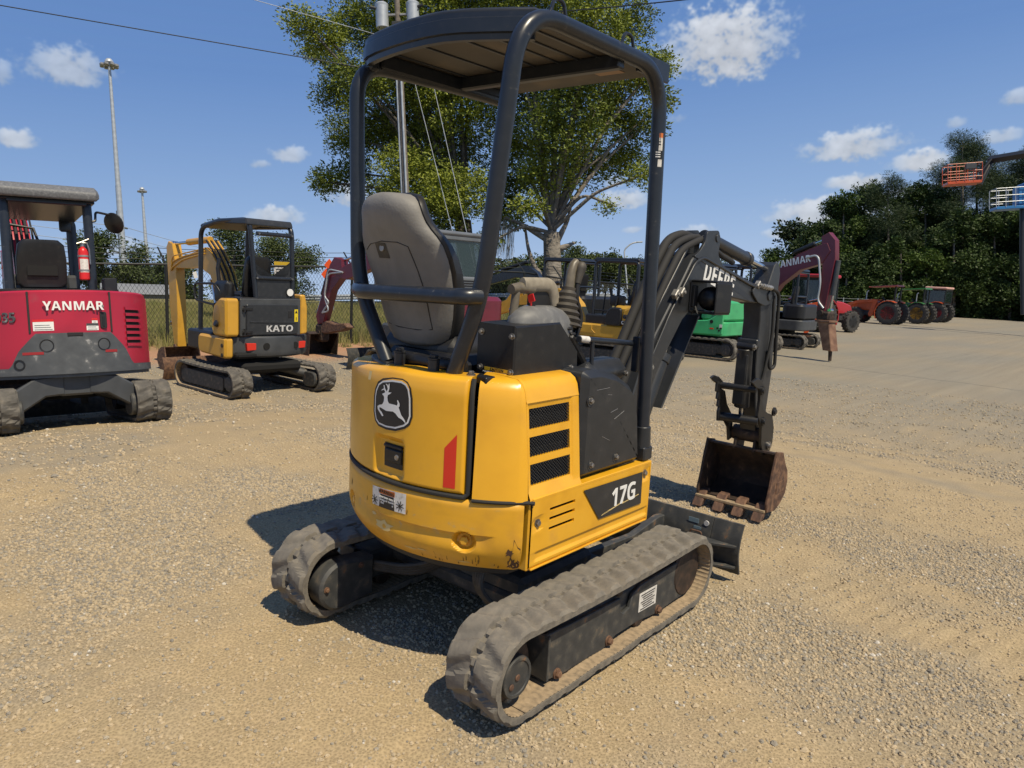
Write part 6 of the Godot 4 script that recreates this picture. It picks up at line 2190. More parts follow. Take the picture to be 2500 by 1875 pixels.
func cab_red_digger() -> void:
	var n := thing("crawler_excavator", "dark red excavator with glazed grey cab and dark red thumb arm, behind the grey seat", "excavator", stand(-8.0, -7.4, deg_to_rad(90)), "excavators parked in the yard")
	undercarriage(n, 1.9, 0.36, 0.85, -0.85, 0.25, 30, M.frame, 5)
	push_blade(n, 1.9, -1.6, 0.4, M.frame, -0.5)
	house(n, 0.9, 0.85, -0.8, 0.6, 1.55, M.grey_panel, M.dark_red)
	cabin(n, -0.8, 0.72, -0.95, 0.35, 1.5, 2.62, M.grey_cab)
	var mb := MB.new()
	mb.box(Vector3(0.3, 1.72, 0.42), Vector3(0.8, 0.36, 0.14), 0.03)
	var g := part(n, "air_cleaner_cover", mb, M.grey_cab)
	mb = MB.new()
	for i in 6:
		mb.box(Vector3(0.2, 1.6 + i * 0.045, 0.495), Vector3(0.34, 0.02, 0.01), 0.002)
	part(g, "louvre", mb, M.dark).set_meta("kind", "stuff")
	bench_seat(n, Vector3(-0.1, 1.6, 0.0), 0.45, 0.6, M.black)
	limb(n, "boom", v2([-0.85, 0.8, -0.95, 1.5, -1.3, 2.05, -1.75, 2.35, -2.0, 2.35, -3.2, 1.9, -3.3, 1.75, -2.9, 1.7, -2.1, 1.95, -1.7, 1.9, -1.35, 1.5, -1.2, 0.8]), 0.1, 0.1, M.dark_red)
	var arm := limb(n, "arm", v2([-3.1, 2.12, -3.35, 2.16, -3.5, 2.0, -3.98, 0.85, -3.9, 0.68, -3.72, 0.72, -3.42, 1.45, -3.05, 1.78]), 0.1, 0.09, M.dark_red)
	ram(n, Vector3(0.1, 2.45, -1.8), Vector3(0.1, 2.08, -3.2), 0.06, M.black)
	ram(n, Vector3(0.1, 1.9, -3.62), Vector3(0.1, 0.95, -4.02), 0.05, M.black)
	for i in 2:
		mb = MB.new()
		mb.tube(bend([Vector3(-0.02, 1.85, -3.0), Vector3(-0.03, 1.9 - i * 0.1, -3.5), Vector3(-0.03, 1.3, -3.62), Vector3(-0.02, 1.2 - i * 0.2, -3.45), Vector3(-0.02, 0.95, -3.7)], 0.12), 0.018, 8)
		part(arm, "hose", mb, M.galv, 60)
	mb = MB.new()
	mb.prism(v2([-3.75, 0.72, -3.6, 0.78, -3.3, 0.74, -2.95, 0.78, -2.82, 0.7, -3.05, 0.6, -3.3, 0.56, -3.6, 0.5, -3.85, 0.5]), "x", 0.0, 0.2, 0.02)
	part(n, "thumb", mb, M.rust)
	mb = MB.new()
	mb.box(Vector3(0.1, 0.5, -3.85), Vector3(0.22, 0.4, 0.3), 0.05)
	part(n, "coupler", mb, M.dark_rust)
	scoop(n, Transform3D(Basis(Vector3.RIGHT, 0.35), Vector3(0.1, 0.5, -3.8)), 0.75, 0.72, M.dark_rust)
	# two orange warning diamonds on a stake at the back of the row
	var d := thing("warning_sign", "pair of orange warning diamonds above the dark red thumb arm", "sign", Transform3D(Basis(Vector3.UP, deg_to_rad(45)), on_yard(-13.2, -8.6)))
	mb = MB.new()
	mb.cyl(Vector3.ZERO, Vector3(0, 1.9, 0), 0.02, 0.02, 8)
	part(d, "stake", mb, M.galv)
	for k in [[1.98, 0.04], [1.75, -0.03]]:
		mb = MB.new()
		mb.prism([Vector2(k[1], k[0] - 0.15), Vector2(k[1] + 0.12, k[0]), Vector2(k[1], k[0] + 0.15), Vector2(k[1] - 0.12, k[0])], "z", 0.022 + k[1] * 0.1, 0.034 + k[1] * 0.1, 0.002)
		part(d, "panel", mb, plain(lin(0.75, 0.09, 0.01), 0.6))

func cat_digger() -> void:
	var n := thing("crawler_excavator", "yellow excavator with black canopy and CAT on its flank, behind the right post", "excavator", stand(-7.7, -13.3, deg_to_rad(90)), "excavators parked in the yard")
	undercarriage(n, 1.96, 0.38, 0.95, -0.9, 0.26, 28, M.frame, 5)
	push_blade(n, 1.95, -1.55, 0.4, M.frame, -0.5)
	house(n, 0.92, 0.95, -0.75, 0.62, 1.4, M.cat_yellow, M.cat_yellow, 0.22)
	var mb := MB.new()
	mb.prism(round_poly(v2([0.5, 0.93, 0.5, 1.36, 0.18, 1.36, 0.06, 1.2, 0.04, 0.93]), 0.1), "x", -0.95, -0.4, 0.03)
	part(n, "side_cover", mb, M.black)
	mb = MB.new()
	mb.prism(round_poly(v2([0.92, 0.94, 0.92, 1.42, 0.75, 1.42, 0.52, 1.3, 0.5, 0.94]), 0.14, 6), "x", -0.965, -0.5, 0.05)
	var sp := part(n, "side_panel", mb, M.cat_yellow)
	mb = MB.new()
	mb.lathe(Vector3(-0.962, 1.17, 0.62), Vector3(-1, 0.2, 0).normalized(), [[0, 0.06], [0.01, 0.06], [0.012, 0.04], [0.03, 0.035], [0.03, 0.001]], 16)
	part(sp, "filler_cap", mb, M.ink)
	mb = MB.new()
	mb.prism(v2([0.53, 0.98, 0.53, 1.07, 0.92, 1.07, 0.92, 1.02, 0.85, 0.98]), "x", -0.972, -0.966, 0.001)
	var lb := part(sp, "name_plate", mb, M.ink)
	letters(lb, "lettering", "CAT", 0.075, Transform3D(Basis(Vector3.UP, -PI / 2), Vector3(-0.9735, 1.025, 0.625)), M.white, 1.5, 1.0, 0.003)
	letters(lb, "lettering", "305.5E", 0.04, Transform3D(Basis(Vector3.UP, -PI / 2), Vector3(-0.9735, 1.025, 0.79)), M.white, 1.0, 1.0, 0.003)
	mb = MB.new()
	mb.prism(v2([-0.66, 0.72, -0.66, 0.9, -0.3, 0.9, -0.3, 0.8, -0.2, 0.72]), "x", -0.935, -0.9, 0.004)
	part(n, "tool_box", mb, M.cat_yellow)
	canopy(n, -0.62, 0.45, -0.5, 0.68, 1.35, 2.42, M.tube, 0.042)
	bench_seat(n, Vector3(-0.1, 1.38, 0.35), 0.46, 0.62, M.black)
	mb = MB.new()
	for x in [-0.5, 0.3]:
		mb.box(Vector3(x, 1.5, 0.1), Vector3(0.16, 0.25, 0.4), 0.04)
		mb.tube(pts([Vector3(x, 1.6, -0.08), Vector3(x, 1.78, -0.12)]), 0.03, 8, 0.045)
	mb.tube(pts([Vector3(-0.3, 1.0, -0.45), Vector3(-0.28, 1.7, -0.4)]), 0.02, 6)
	mb.tube(bend([Vector3(-0.62, 1.25, -0.5), Vector3(-0.62, 1.25, 0.1), Vector3(-0.6, 1.6, 0.15)], 0.1), 0.02, 6)
	part(n, "levers", mb, M.black, 50).set_meta("kind", "stuff")
	limb(n, "boom", v2([-0.75, 0.75, -0.95, 0.8, -1.25, 1.35, -1.55, 1.62, -2.2, 1.72, -3.0, 1.52, -3.55, 1.32, -3.5, 1.18, -2.9, 1.22, -2.2, 1.4, -1.8, 1.3, -1.4, 0.9, -1.15, 0.6, -0.85, 0.6]), 0.0, 0.1, M.cat_yellow)
	limb(n, "arm", v2([-3.3, 1.56, -3.5, 1.6, -3.75, 1.3, -4.55, 0.95, -4.6, 0.82, -4.45, 0.76, -3.6, 1.0, -3.35, 1.25]), 0.0, 0.09, M.cat_yellow)
	ram(n, Vector3(0, 1.85, -2.0), Vector3(0, 1.56, -3.4), 0.055, M.black)
	ram(n, Vector3(0, 0.65, -1.1), Vector3(0, 1.35, -1.8), 0.06, M.black)
	scoop(n, Transform3D(Basis(Vector3.RIGHT, -0.6), Vector3(0, 0.8, -4.5)), 0.6, 0.6, M.cat_yellow, 4)

func dark_digger(x: float, z: float, label: String, body: Material, low: Material, boom: bool, roof_top: float) -> Node3D:
	var n := thing("crawler_excavator", label, "excavator", stand(x, z, deg_to_rad(92)), "excavators parked in the yard")
	undercarriage(n, 1.8, 0.36, 0.8, -0.85, 0.25, 28, M.frame, 4)
	push_blade(n, 1.8, -1.5, 0.38, M.frame, -0.5)
	house(n, 0.86, 0.9, -0.75, 0.62, 1.5, low, body, 0.25)
	canopy(n, -0.55, 0.5, -0.7, 0.5, 1.45, roof_top, M.tube, 0.04)
	bench_seat(n, Vector3(-0.05, 1.5, 0.25), 0.45, 0.6, M.black)
	if boom:
		limb(n, "boom", v2([-0.8, 0.8, -0.9, 1.5, -1.35, 2.1, -1.7, 2.28, -1.95, 2.26, -3.5, 1.8, -3.6, 1.65, -3.4, 1.6, -2.1, 1.92, -1.7, 1.85, -1.35, 1.4, -1.15, 0.8]), 0.05, 0.09, M.navy)
		limb(n, "arm", v2([-3.35, 1.95, -3.55, 2.0, -3.7, 1.7, -3.6, 0.6, -3.42, 0.55, -3.35, 1.5]), 0.05, 0.08, M.navy)
		ram(n, Vector3(0.05, 2.4, -1.75), Vector3(0.05, 1.92, -3.45), 0.055, M.black)
		scoop(n, Transform3D(Basis(), Vector3(0.05, 0.55, -3.5)), 0.6, 0.55, M.dark_rust)
	return n

func green_digger() -> void:
	var n := thing("crawler_excavator", "bright green excavator with rubber tracks, right of the near machine's boom", "excavator", stand(-7.35, -17.2, deg_to_rad(91)), "excavators parked in the yard")
	undercarriage(n, 1.9, 0.38, 0.95, -0.9, 0.3, 26, M.frame, 5)
	push_blade(n, 1.9, -1.6, 0.4, M.frame, -0.5)
	house(n, 0.88, 0.86, -0.75, 0.64, 1.6, M.green, M.green, 0.25)
	var mb := MB.new()
	mb.prism(round_poly(v2([-0.2, 0.74, -0.2, 1.0, 0.4, 1.06, 0.62, 1.2, 0.62, 1.5, 0.82, 1.5, 0.82, 0.68, -0.1, 0.66]), 0.05), "x", -0.92, -0.86, 0.02)
	var p := part(n, "side_panel", mb, M.green)
	mb = MB.new()
	mb.cyl(Vector3(-0.925, 1.02, 0.5), Vector3(-0.9, 1.02, 0.5), 0.05, 0.05, 14)
	part(p, "tie_hole", mb, M.dark)
	for k in [[0.86, 0.68], [0.86, 0.78], [0.8, 0.73]]:
		mb = MB.new()
		mb.cyl(Vector3(-0.925, k[0], k[1]), Vector3(-0.9, k[0], k[1]), 0.028, 0.028, 10)
		part(p, "vent_hole", mb, M.dark)
	mb = MB.new()
	mb.box(Vector3(-0.922, 0.84, 0.52), Vector3(0.004, 0.035, 0.11), 0.0)
	part(p, "reflector", mb, M.reflector)
	mb = MB.new()
	mb.box(Vector3(-0.922, 0.92, 0.77), Vector3(0.004, 0.09, 0.08), 0.0)
	part(p, "sticker", mb, M.sticker)
	letters(p, "lettering", "SK", 0.075, Transform3D(Basis(Vector3.UP, -PI / 2) * Basis(Vector3(0, 0, 1), PI / 2), Vector3(-0.923, 1.26, 0.72)), M.ink, 0.5, 1.0, 0.003)
	canopy(n, -0.6, 0.5, -0.7, 0.45, 1.5, 2.5, M.tube, 0.042)
	bench_seat(n, Vector3(-0.05, 1.6, 0.2), 0.45, 0.6, M.black)

func hammer_digger() -> void:
	# stands beyond the near machine's arm; its breaker points at the ground on the yard side
	var tip := on_yard(-4.69, -19.53)
	var n := thing("crawler_excavator", "dark red excavator raising a boom with rusty hydraulic hammer, right of the near arm", "excavator", stand(-8.05, -20.5, deg_to_rad(-105)), "excavators parked in the yard")
	undercarriage(n, 1.9, 0.38, 0.95, -0.95, 0.28, 26, M.frame, 4)
	house(n, 0.9, 0.9, -0.8, 0.66, 1.6, M.grey_panel, M.dark_red)
	canopy(n, -0.7, 0.3, -0.7, 0.45, 1.55, 2.6, M.tube, 0.042)
	bench_seat(n, Vector3(-0.2, 1.6, 0.2), 0.45, 0.6, M.black)
	var d := (n.transform.affine_inverse() * tip)
	var x0 := d.x
	var zt := d.z
	var b := limb(n, "boom", v2([-0.8, 0.9, -1.0, 1.9, -1.5, 2.55, zt + 1.3, 3.0, zt + 0.55, 3.3, zt + 0.4, 3.32, zt + 0.28, 3.1, zt + 0.5, 2.75, zt + 1.2, 2.55, -1.7, 2.1, -1.35, 1.6, -1.2, 0.9]), x0, 0.12, M.dark_red)
	letters(b, "lettering", "YANMAR", 0.2, Transform3D(Basis(Vector3.UP, -PI / 2) * Basis(Vector3(0, 0, 1), -0.12), Vector3(x0 - 0.122, 2.72, zt + 1.45)), M.white, 1.0, 1.0, 0.004)
	letters(b, "lettering", "YANMAR", 0.2, Transform3D(Basis(Vector3.UP, PI / 2) * Basis(Vector3(0, 0, 1), 0.2), Vector3(x0 + 0.122, 2.78, zt + 1.45)), M.white, 1.0, 1.0, 0.004)
	limb(n, "arm", v2([zt + 0.62, 3.5, zt + 0.4, 3.62, zt + 0.18, 3.4, zt + 0.12, 2.9, zt + 0.28, 1.35, zt + 0.42, 1.25, zt + 0.52, 1.4, zt + 0.5, 2.7]), x0, 0.1, M.dark_red)
	ram(n, Vector3(x0, 3.05, -2.0), Vector3(x0, 3.45, zt + 0.5), 0.07, M.black, 0.35)
	ram(n, Vector3(x0, 2.85, zt + 0.08), Vector3(x0, 1.45, zt + 0.15), 0.07, M.grey_panel, 0.3)
	var mb := MB.new()
	mb.tube(bend([Vector3(x0 + 0.16, 2.9, zt + 1.0), Vector3(x0 + 0.17, 3.0, zt + 0.6), Vector3(x0 + 0.16, 2.2, zt + 0.45), Vector3(x0 + 0.14, 1.7, zt + 0.5), Vector3(x0 + 0.12, 1.5, zt + 0.3)], 0.2), 0.03, 8)
	part(n, "hose", mb, M.galv, 60)
	mb = MB.new()
	mb.box(Vector3(x0, 1.28, zt + 0.28), Vector3(0.34, 0.28, 0.42), 0.05)
	mb.cyl(Vector3(x0 - 0.2, 1.36, zt + 0.36), Vector3(x0 + 0.2, 1.36, zt + 0.36), 0.09, 0.09, 14)
	part(n, "coupler", mb, M.dark_rust)
	mb = MB.new()
	mb.prism(v2([zt + 0.42, 1.15, zt + 0.06, 1.15, zt - 0.12, 0.32, zt + 0.16, 0.32]), "x", x0 - 0.17, x0 + 0.17, 0.02)
	mb.box(Vector3(x0, 1.14, zt + 0.24), Vector3(0.42, 0.06, 0.46), 0.01)
	var hm := part(n, "hydraulic_hammer", mb, M.hammer_rust)
	mb = MB.new()
	mb.cyl(Vector3(x0, 0.34, zt + 0.02), Vector3(x0, d.y + 0.02, zt + 0.0), 0.055, 0.045, 12)
	part(hm, "chisel", mb, M.dark_rust)

func wheel(n: Node3D, m: Vector3, r: float, w: float, rim: Material, lugs := 20) -> void:
	var mb := MB.new()
	mb.lathe(m - Vector3(w / 2, 0, 0), Vector3.RIGHT, [[0.06 * w, r * 0.58], [0, r * 0.7], [0.04 * w, r * 0.9], [0.2 * w, r * 0.965], [0.8 * w, r * 0.965], [0.96 * w, r * 0.9], [w, r * 0.7], [0.94 * w, r * 0.58]], 28)
	for i in lugs:
		for s: float in [-1.0, 1.0]:
			var a := TAU * (i + (0.5 if s > 0 else 0.0)) / lugs
			var d := Vector3(0, cos(a), sin(a))
			mb.box(m + d * r * 0.975 + Vector3(s * w * 0.24, 0, 0), Vector3(w * 0.52, r * 0.07, r * 0.09), 0.006, Basis(Vector3.RIGHT, a) * Basis(Vector3.UP, s * 0.6))
	var t := part(n, "wheel", mb, M.tyre, 35)
	mb = MB.new()
	mb.lathe(m - Vector3(w * 0.44, 0, 0), Vector3.RIGHT, [[0, r * 0.6], [0.02 * w, r * 0.55], [0.3 * w, r * 0.5], [0.32 * w, r * 0.14], [0.2 * w, r * 0.1], [0.2 * w, 0.002]], 24)
	mb.lathe(m + Vector3(w * 0.44, 0, 0), Vector3.LEFT, [[0, r * 0.6], [0.02 * w, r * 0.55], [0.3 * w, r * 0.5], [0.32 * w, r * 0.14], [0.2 * w, r * 0.1], [0.2 * w, 0.002]], 24)
	part(t, "rim", mb, rim, 35)

func tractor(label: String, place: Transform3D, body: Material, rim: Material, cab: bool, loader: bool, sz: float, roof: Material) -> void:
	# forward is -z
	var n := thing("farm_tractor", label, "tractor", place, "tractors parked by the woods")
	var r1 := 0.75 * sz
	var r2 := 0.52 * sz
	for s: float in [-1.0, 1.0]:
		wheel(n, Vector3(s * 0.78 * sz, r1, 0.55 * sz), r1, 0.44 * sz, rim)
		wheel(n, Vector3(s * 0.7 * sz, r2, -1.55 * sz), r2, 0.32 * sz, rim, 18)
		var mb := MB.new()
		var f := []
		for i in 9:
			var a := lerpf(-0.5, 2.1, i / 8.0)
			f.append(Vector2(0.55 * sz - cos(a) * r1 * 1.1, r1 + sin(a) * r1 * 1.1))
		for i in 9:
			var a := lerpf(2.1, -0.5, i / 8.0)
			f.append(Vector2(0.55 * sz - cos(a) * r1 * 1.04, r1 + sin(a) * r1 * 1.04))
		mb.prism(f, "x", minf(s * 0.55, s * 1.0) * sz, maxf(s * 0.55, s * 1.0) * sz, 0.01)
		part(n, "fender", mb, body, 40)
	var mb := MB.new()
	mb.prism(round_poly(v2([-0.35, 0.85, -0.35, 1.5, -1.4, 1.42, -2.05, 1.25, -2.15, 0.85]).map(func(v): return v * sz), 0.12), "x", -0.32 * sz, 0.32 * sz, 0.05)
	part(n, "bonnet", mb, body, 40)
	mb = MB.new()
	mb.box(Vector3(0, 0.75 * sz, -0.6 * sz), Vector3(0.5, 0.5, 2.6) * sz, 0.06)
	mb.cyl(Vector3(-0.7, r2, -1.55) * Vector3(sz, 1, sz), Vector3(0.7, r2, -1.55) * Vector3(sz, 1, sz), 0.09 * sz, 0.09 * sz, 10)
	mb.cyl(Vector3(-0.7, r1, 0.55) * Vector3(sz, 1, sz), Vector3(0.7, r1, 0.55) * Vector3(sz, 1, sz), 0.12 * sz, 0.12 * sz, 10)
	part(n, "chassis", mb, M.grey_panel)
	mb = MB.new()
	mb.tube(bend([Vector3(-0.3, 1.4, -1.1) * sz, Vector3(-0.3, 2.05, -1.1) * sz, Vector3(-0.3, 2.15, -1.0) * sz], 0.06), 0.035 * sz, 8)
	part(n, "exhaust", mb, M.galv)
	if cab:
		cabin(n, -0.72 * sz, 0.72 * sz, -0.3 * sz, 1.0 * sz, 1.35 * sz, 2.45 * sz, M.black)
		mb = MB.new()
		mb.prism(round_poly([Vector2(-0.82, -0.45) * sz, Vector2(0.82, -0.45) * sz, Vector2(0.82, 1.12) * sz, Vector2(-0.82, 1.12) * sz], 0.15), "y", 2.5 * sz, 2.66 * sz, 0.05)
		part(n, "roof", mb, roof, 40)
	else:
		mb = MB.new()
		for x in [-0.5, 0.5]:
			mb.box(Vector3(x, 1.9, 0.75) * sz, Vector3(0.08, 1.2, 0.09) * sz, 0.01)
		part(n, "roll_bar", mb, M.black)
		mb = MB.new()
		mb.prism(v2([0.9, 2.5, 0.85, 2.6, -0.9, 2.42, -0.9, 2.36]).map(func(v): return v * sz), "x", -0.65 * sz, 0.65 * sz, 0.02)
		part(n, "sun_shade", mb, roof, 40)
		mb = MB.new()
		mb.box(Vector3(0, 1.25, 0.45) * sz, Vector3(0.5, 0.12, 0.45) * sz, 0.04)
		mb.box(Vector3(0, 1.5, 0.68) * sz, Vector3(0.5, 0.5, 0.1) * sz, 0.04)
		part(n, "seat", mb, M.black)
		mb = MB.new()
		mb.tube(pts([Vector3(0, 1.4, -0.35) * sz, Vector3(0, 1.62, -0.1) * sz]), 0.03, 8)
		mb.lathe(Vector3(0, 1.63, -0.09) * sz, Vector3(0, 0.75, 0.66).normalized(), [[0, 0.2 * sz], [0.02, 0.22 * sz], [0.04, 0.2 * sz], [0.02, 0.18 * sz], [0, 0.2 * sz]], 16)
		part(n, "steering_wheel", mb, M.black)
	if loader:
		for s: float in [-1.0, 1.0]:
			mb = MB.new()
			mb.prism(round_poly(v2([-0.35, 1.5, -0.5, 1.62, -1.5, 1.5, -2.55, 1.1, -2.95, 0.4, -2.8, 0.3, -2.35, 0.95, -1.5, 1.3, -0.5, 1.42]).map(func(v): return v * sz), 0.05), "x", s * 0.5 * sz - 0.05, s * 0.5 * sz + 0.05, 0.01)
			mb.prism(round_poly(v2([-0.28, 1.6, -0.52, 1.6, -0.8, 0.6, -0.7, 0.45, -0.5, 0.5]).map(func(v): return v * sz), 0.05), "x", s * 0.5 * sz - 0.08, s * 0.5 * sz + 0.02, 0.01)
			part(n, "loader_arm", mb, body)
		mb = MB.new()
		mb.prism(v2([-2.85, 0.15, -2.8, 0.75, -2.95, 0.75, -3.0, 0.2, -3.5, 0.12, -3.5, 0.06]).map(func(v): return v * sz), "x", -0.95 * sz, 0.95 * sz, 0.01)
		part(n, "loader_bucket", mb, body)

func orange_backhoe() -> void:
	var n := thing("backhoe_attachment", "small orange backhoe with rusty bucket, standing on gravel before the red tractor", "backhoe", stand(-8.6, -26.3, deg_to_rad(-75)))
	# its bucket reaches towards +x of the yard
	var mb := MB.new()
	mb.prism(round_poly(v2([0.6, 0.55, 0.4, 0.95, -0.3, 1.35, -1.3, 1.62, -1.35, 1.48, -0.2, 1.12, 0.2, 0.8, 0.35, 0.5]), 0.06), "x", -0.07, 0.07, 0.01)
	part(n, "boom", mb, M.orange, 40)
	mb = MB.new()
	mb.prism(v2([-1.2, 1.75, -1.38, 1.8, -1.3, 1.2, -0.78, 0.2, -0.66, 0.25, -1.1, 1.2]), "x", -0.06, 0.06, 0.01)
	part(n, "arm", mb, M.orange, 40)
	ram(n, Vector3(0, 1.4, -0.2), Vector3(0, 1.72, -1.2), 0.04, M.black)
	scoop(n, Transform3D(Basis(Vector3.RIGHT, 0.5), Vector3(0, 0.32, -0.7)), 0.4, 0.5, M.rust, 3)
	mb = MB.new()
	mb.box(Vector3(0, 0.55, 0.75), Vector3(0.8, 0.5, 0.3), 0.04)
	mb.box(Vector3(0, 0.18, 0.8), Vector3(1.5, 0.34, 0.16), 0.03)
	part(n, "mounting_frame", mb, M.orange)
	for s: float in [-1.0, 1.0]:
		mb = MB.new()
		mb.prism(v2([0.7, 0.6, 0.85, 0.6, 0.6, 0.06, 0.3, 0.0, 0.3, 0.04, 0.55, 0.1]), "x", s * 0.7 - 0.04, s * 0.7 + 0.04, 0.01)
		part(n, "stabiliser", mb, M.orange)

func basket(n: Node3D, at: Transform3D, w: float, d: float, high: float, m: Material, rail: Material) -> void:
	var mb := MB.new()
	mb.at(at)
	mb.box(Vector3(0, 0.08, 0), Vector3(w, 0.16, d), 0.02)
	part(n, "platform", mb, m)
	mb = MB.new()
	mb.at(at)
	for y in [0.4, 0.75, high]:
		mb.tube(pts([Vector3(-w / 2, y, -d / 2), Vector3(w / 2, y, -d / 2), Vector3(w / 2, y, d / 2), Vector3(-w / 2, y, d / 2), Vector3(-w / 2, y, -d / 2)]), 0.022, 6)
	for i in 5:
		var x := lerpf(-w / 2, w / 2, i / 4.0)
		for z in [-d / 2, d / 2]:
			mb.cyl(Vector3(x, 0.1, z), Vector3(x, high, z), 0.02, 0.02, 6)
	part(n, "rails", mb, rail).set_meta("kind", "stuff")

func boom_lifts() -> void:
	var up := Basis(Quaternion(Vector3.UP, UPG))
	var n := thing("boom_lift", "raised orange work basket on a dark jointed boom before the tall pines", "boom lift", Transform3D(Basis(), on_yard(3.0, -48.0)))
	var o := n.position
	var at := Transform3D(up * Basis(Vector3.UP, 0.5), Vector3(-7.95, 7.5, -51.4) - o)
	basket(n, at, 1.9, 0.95, 1.2, M.orange, M.orange)
	var mb := MB.new()
	mb.at(at)
	mb.box(Vector3(0.3, 1.0, 0.5), Vector3(0.6, 0.35, 0.2), 0.03)
	part(n, "control_panel", mb, M.grey_panel)
	mb = MB.new()
	mb.tube(pts([Vector3(-7.1, 7.55, -51.9) - o, Vector3(-6.95, 8.3, -52.2) - o, Vector3(-6.8, 9.0, -52.6) - o]), 0.16, 8)
	mb.tube(pts([Vector3(-7.2, 7.6, -51.7) - o, Vector3(-7.1, 8.4, -51.9) - o, Vector3(-6.75, 9.1, -52.3) - o]), 0.07, 6)
	part(n, "jib", mb, M.black, 50)
	mb = MB.new()
	mb.tube(pts([Vector3(-6.9, 9.1, -52.65) - o, Vector3(-4.6, 9.3, -51.8) - o, Vector3(0.5, 9.2, -49.8) - o]), 0.24, 4)
	part(n, "boom", mb, M.charcoal, 20)
	mb = MB.new()
	mb.tube(pts([Vector3(0.5, 9.0, -49.8) - o, Vector3(3.2, 4.5, -48.6) - o, Vector3(3.0, 1.3, -48.0) - o]), 0.28, 4)
	part(n, "riser", mb, M.orange, 20)
	mb = MB.new()
	mb.box(Vector3(0, 1.0, 0), Vector3(1.8, 0.6, 3.4), 0.1)
	part(n, "chassis", mb, M.orange)
	for x in [-0.9, 0.9]:
		for z in [-1.2, 1.2]:
			wheel(n, Vector3(x, 0.5, z), 0.5, 0.36, M.orange, 16)
	n = thing("boom_lift", "blue work platform on a dark mast at the right edge, below the orange basket", "boom lift", Transform3D(Basis(), on_yard(-3.3, -48.1)))
	o = n.position
	at = Transform3D(up * Basis(Vector3.UP, 0.5), Vector3(-4.75, 5.75, -48.3) - o)
	basket(n, at, 1.9, 0.95, 1.15, M.blue, M.galv)
	mb = MB.new()
	mb.at(at)
	mb.box(Vector3(0.55, 0.7, 0.0), Vector3(0.75, 1.0, 0.8), 0.04)
	mb.box(Vector3(0.75, 1.25, 0.0), Vector3(0.7, 0.25, 0.85), 0.04)
	part(n, "console", mb, M.blue)
	mb = MB.new()
	mb.tube(pts([Vector3(-4.3, 5.8, -48.6) - o, Vector3(-3.9, 3.0, -48.4) - o, Vector3(-3.4, 0.0, -48.15) - o]), 0.12, 8)
	part(n, "mast", mb, M.black, 50)
	mb = MB.new()
	mb.box(Vector3(1.6, 0.6, 0), Vector3(1.6, 0.6, 2.6), 0.1)
	part(n, "chassis", mb, M.blue)
	for x in [0.8, 2.4]:
		for z in [-0.9, 0.9]:
			wheel(n, Vector3(x, 0.42, z), 0.42, 0.3, M.grey_panel, 14)

func row_materials() -> void:
	M.grey_cab = paint(0.13, 0.14, 0.15, 61)
	M.navy = paint(0.012, 0.016, 0.026, 62, 0.3)
	M.hammer_rust = grained(noise_tex(0.01, 63, [[0.0, lin(0.1, 0.05, 0.035)], [0.5, lin(0.2, 0.11, 0.07)], [1.0, lin(0.38, 0.24, 0.15)]], 256, 5), 0.8, 0.1, 0.9)
	M.cab_glass = plain(Color(0.16, 0.22, 0.2, 0.45), 0.04)
	M.cab_glass.transparency = BaseMaterial3D.TRANSPARENCY_ALPHA

func build_row() -> void:
	row_materials()
	cab_red_digger()
	cat_digger()
	dark_digger(-10.6, -15.2, "excavator with a long dark navy boom, behind the yellow CAT machine", M.black, M.grey_panel, true, 2.45)
	green_digger()
	dark_digger(-7.6, -23.6, "excavator with dark canopy showing below the boom of the near machine", M.black, M.grey_panel, false, 2.6)
	hammer_digger()
	orange_backhoe()
	tractor("red cab tractor with black wheels, behind the hydraulic hammer", stand(-10.6, -36.0, deg_to_rad(-20)), M.tractor_red, M.grey_panel, true, false, 1.05, M.tractor_red)
	tractor("orange tractor with front loader arms and flat sun shade", stand(-11.7, -52.6, deg_to_rad(85)), M.orange, M.tractor_red, false, true, 1.02, plain(lin(0.42, 0.1, 0.08), 0.5))
	tractor("green tractor half hidden between two orange tractors", stand(-11.2, -58.6, deg_to_rad(83)), M.tractor_green, M.digger_yellow, false, false, 1.0, M.tractor_green)
	tractor("orange tractor with glazed cab and pale roof, farthest of the three in line", stand(-11.3, -65.2, deg_to_rad(83)), M.orange, M.tractor_red, true, false, 1.05, plain(lin(0.6, 0.35, 0.28), 0.5))
	boom_lifts()

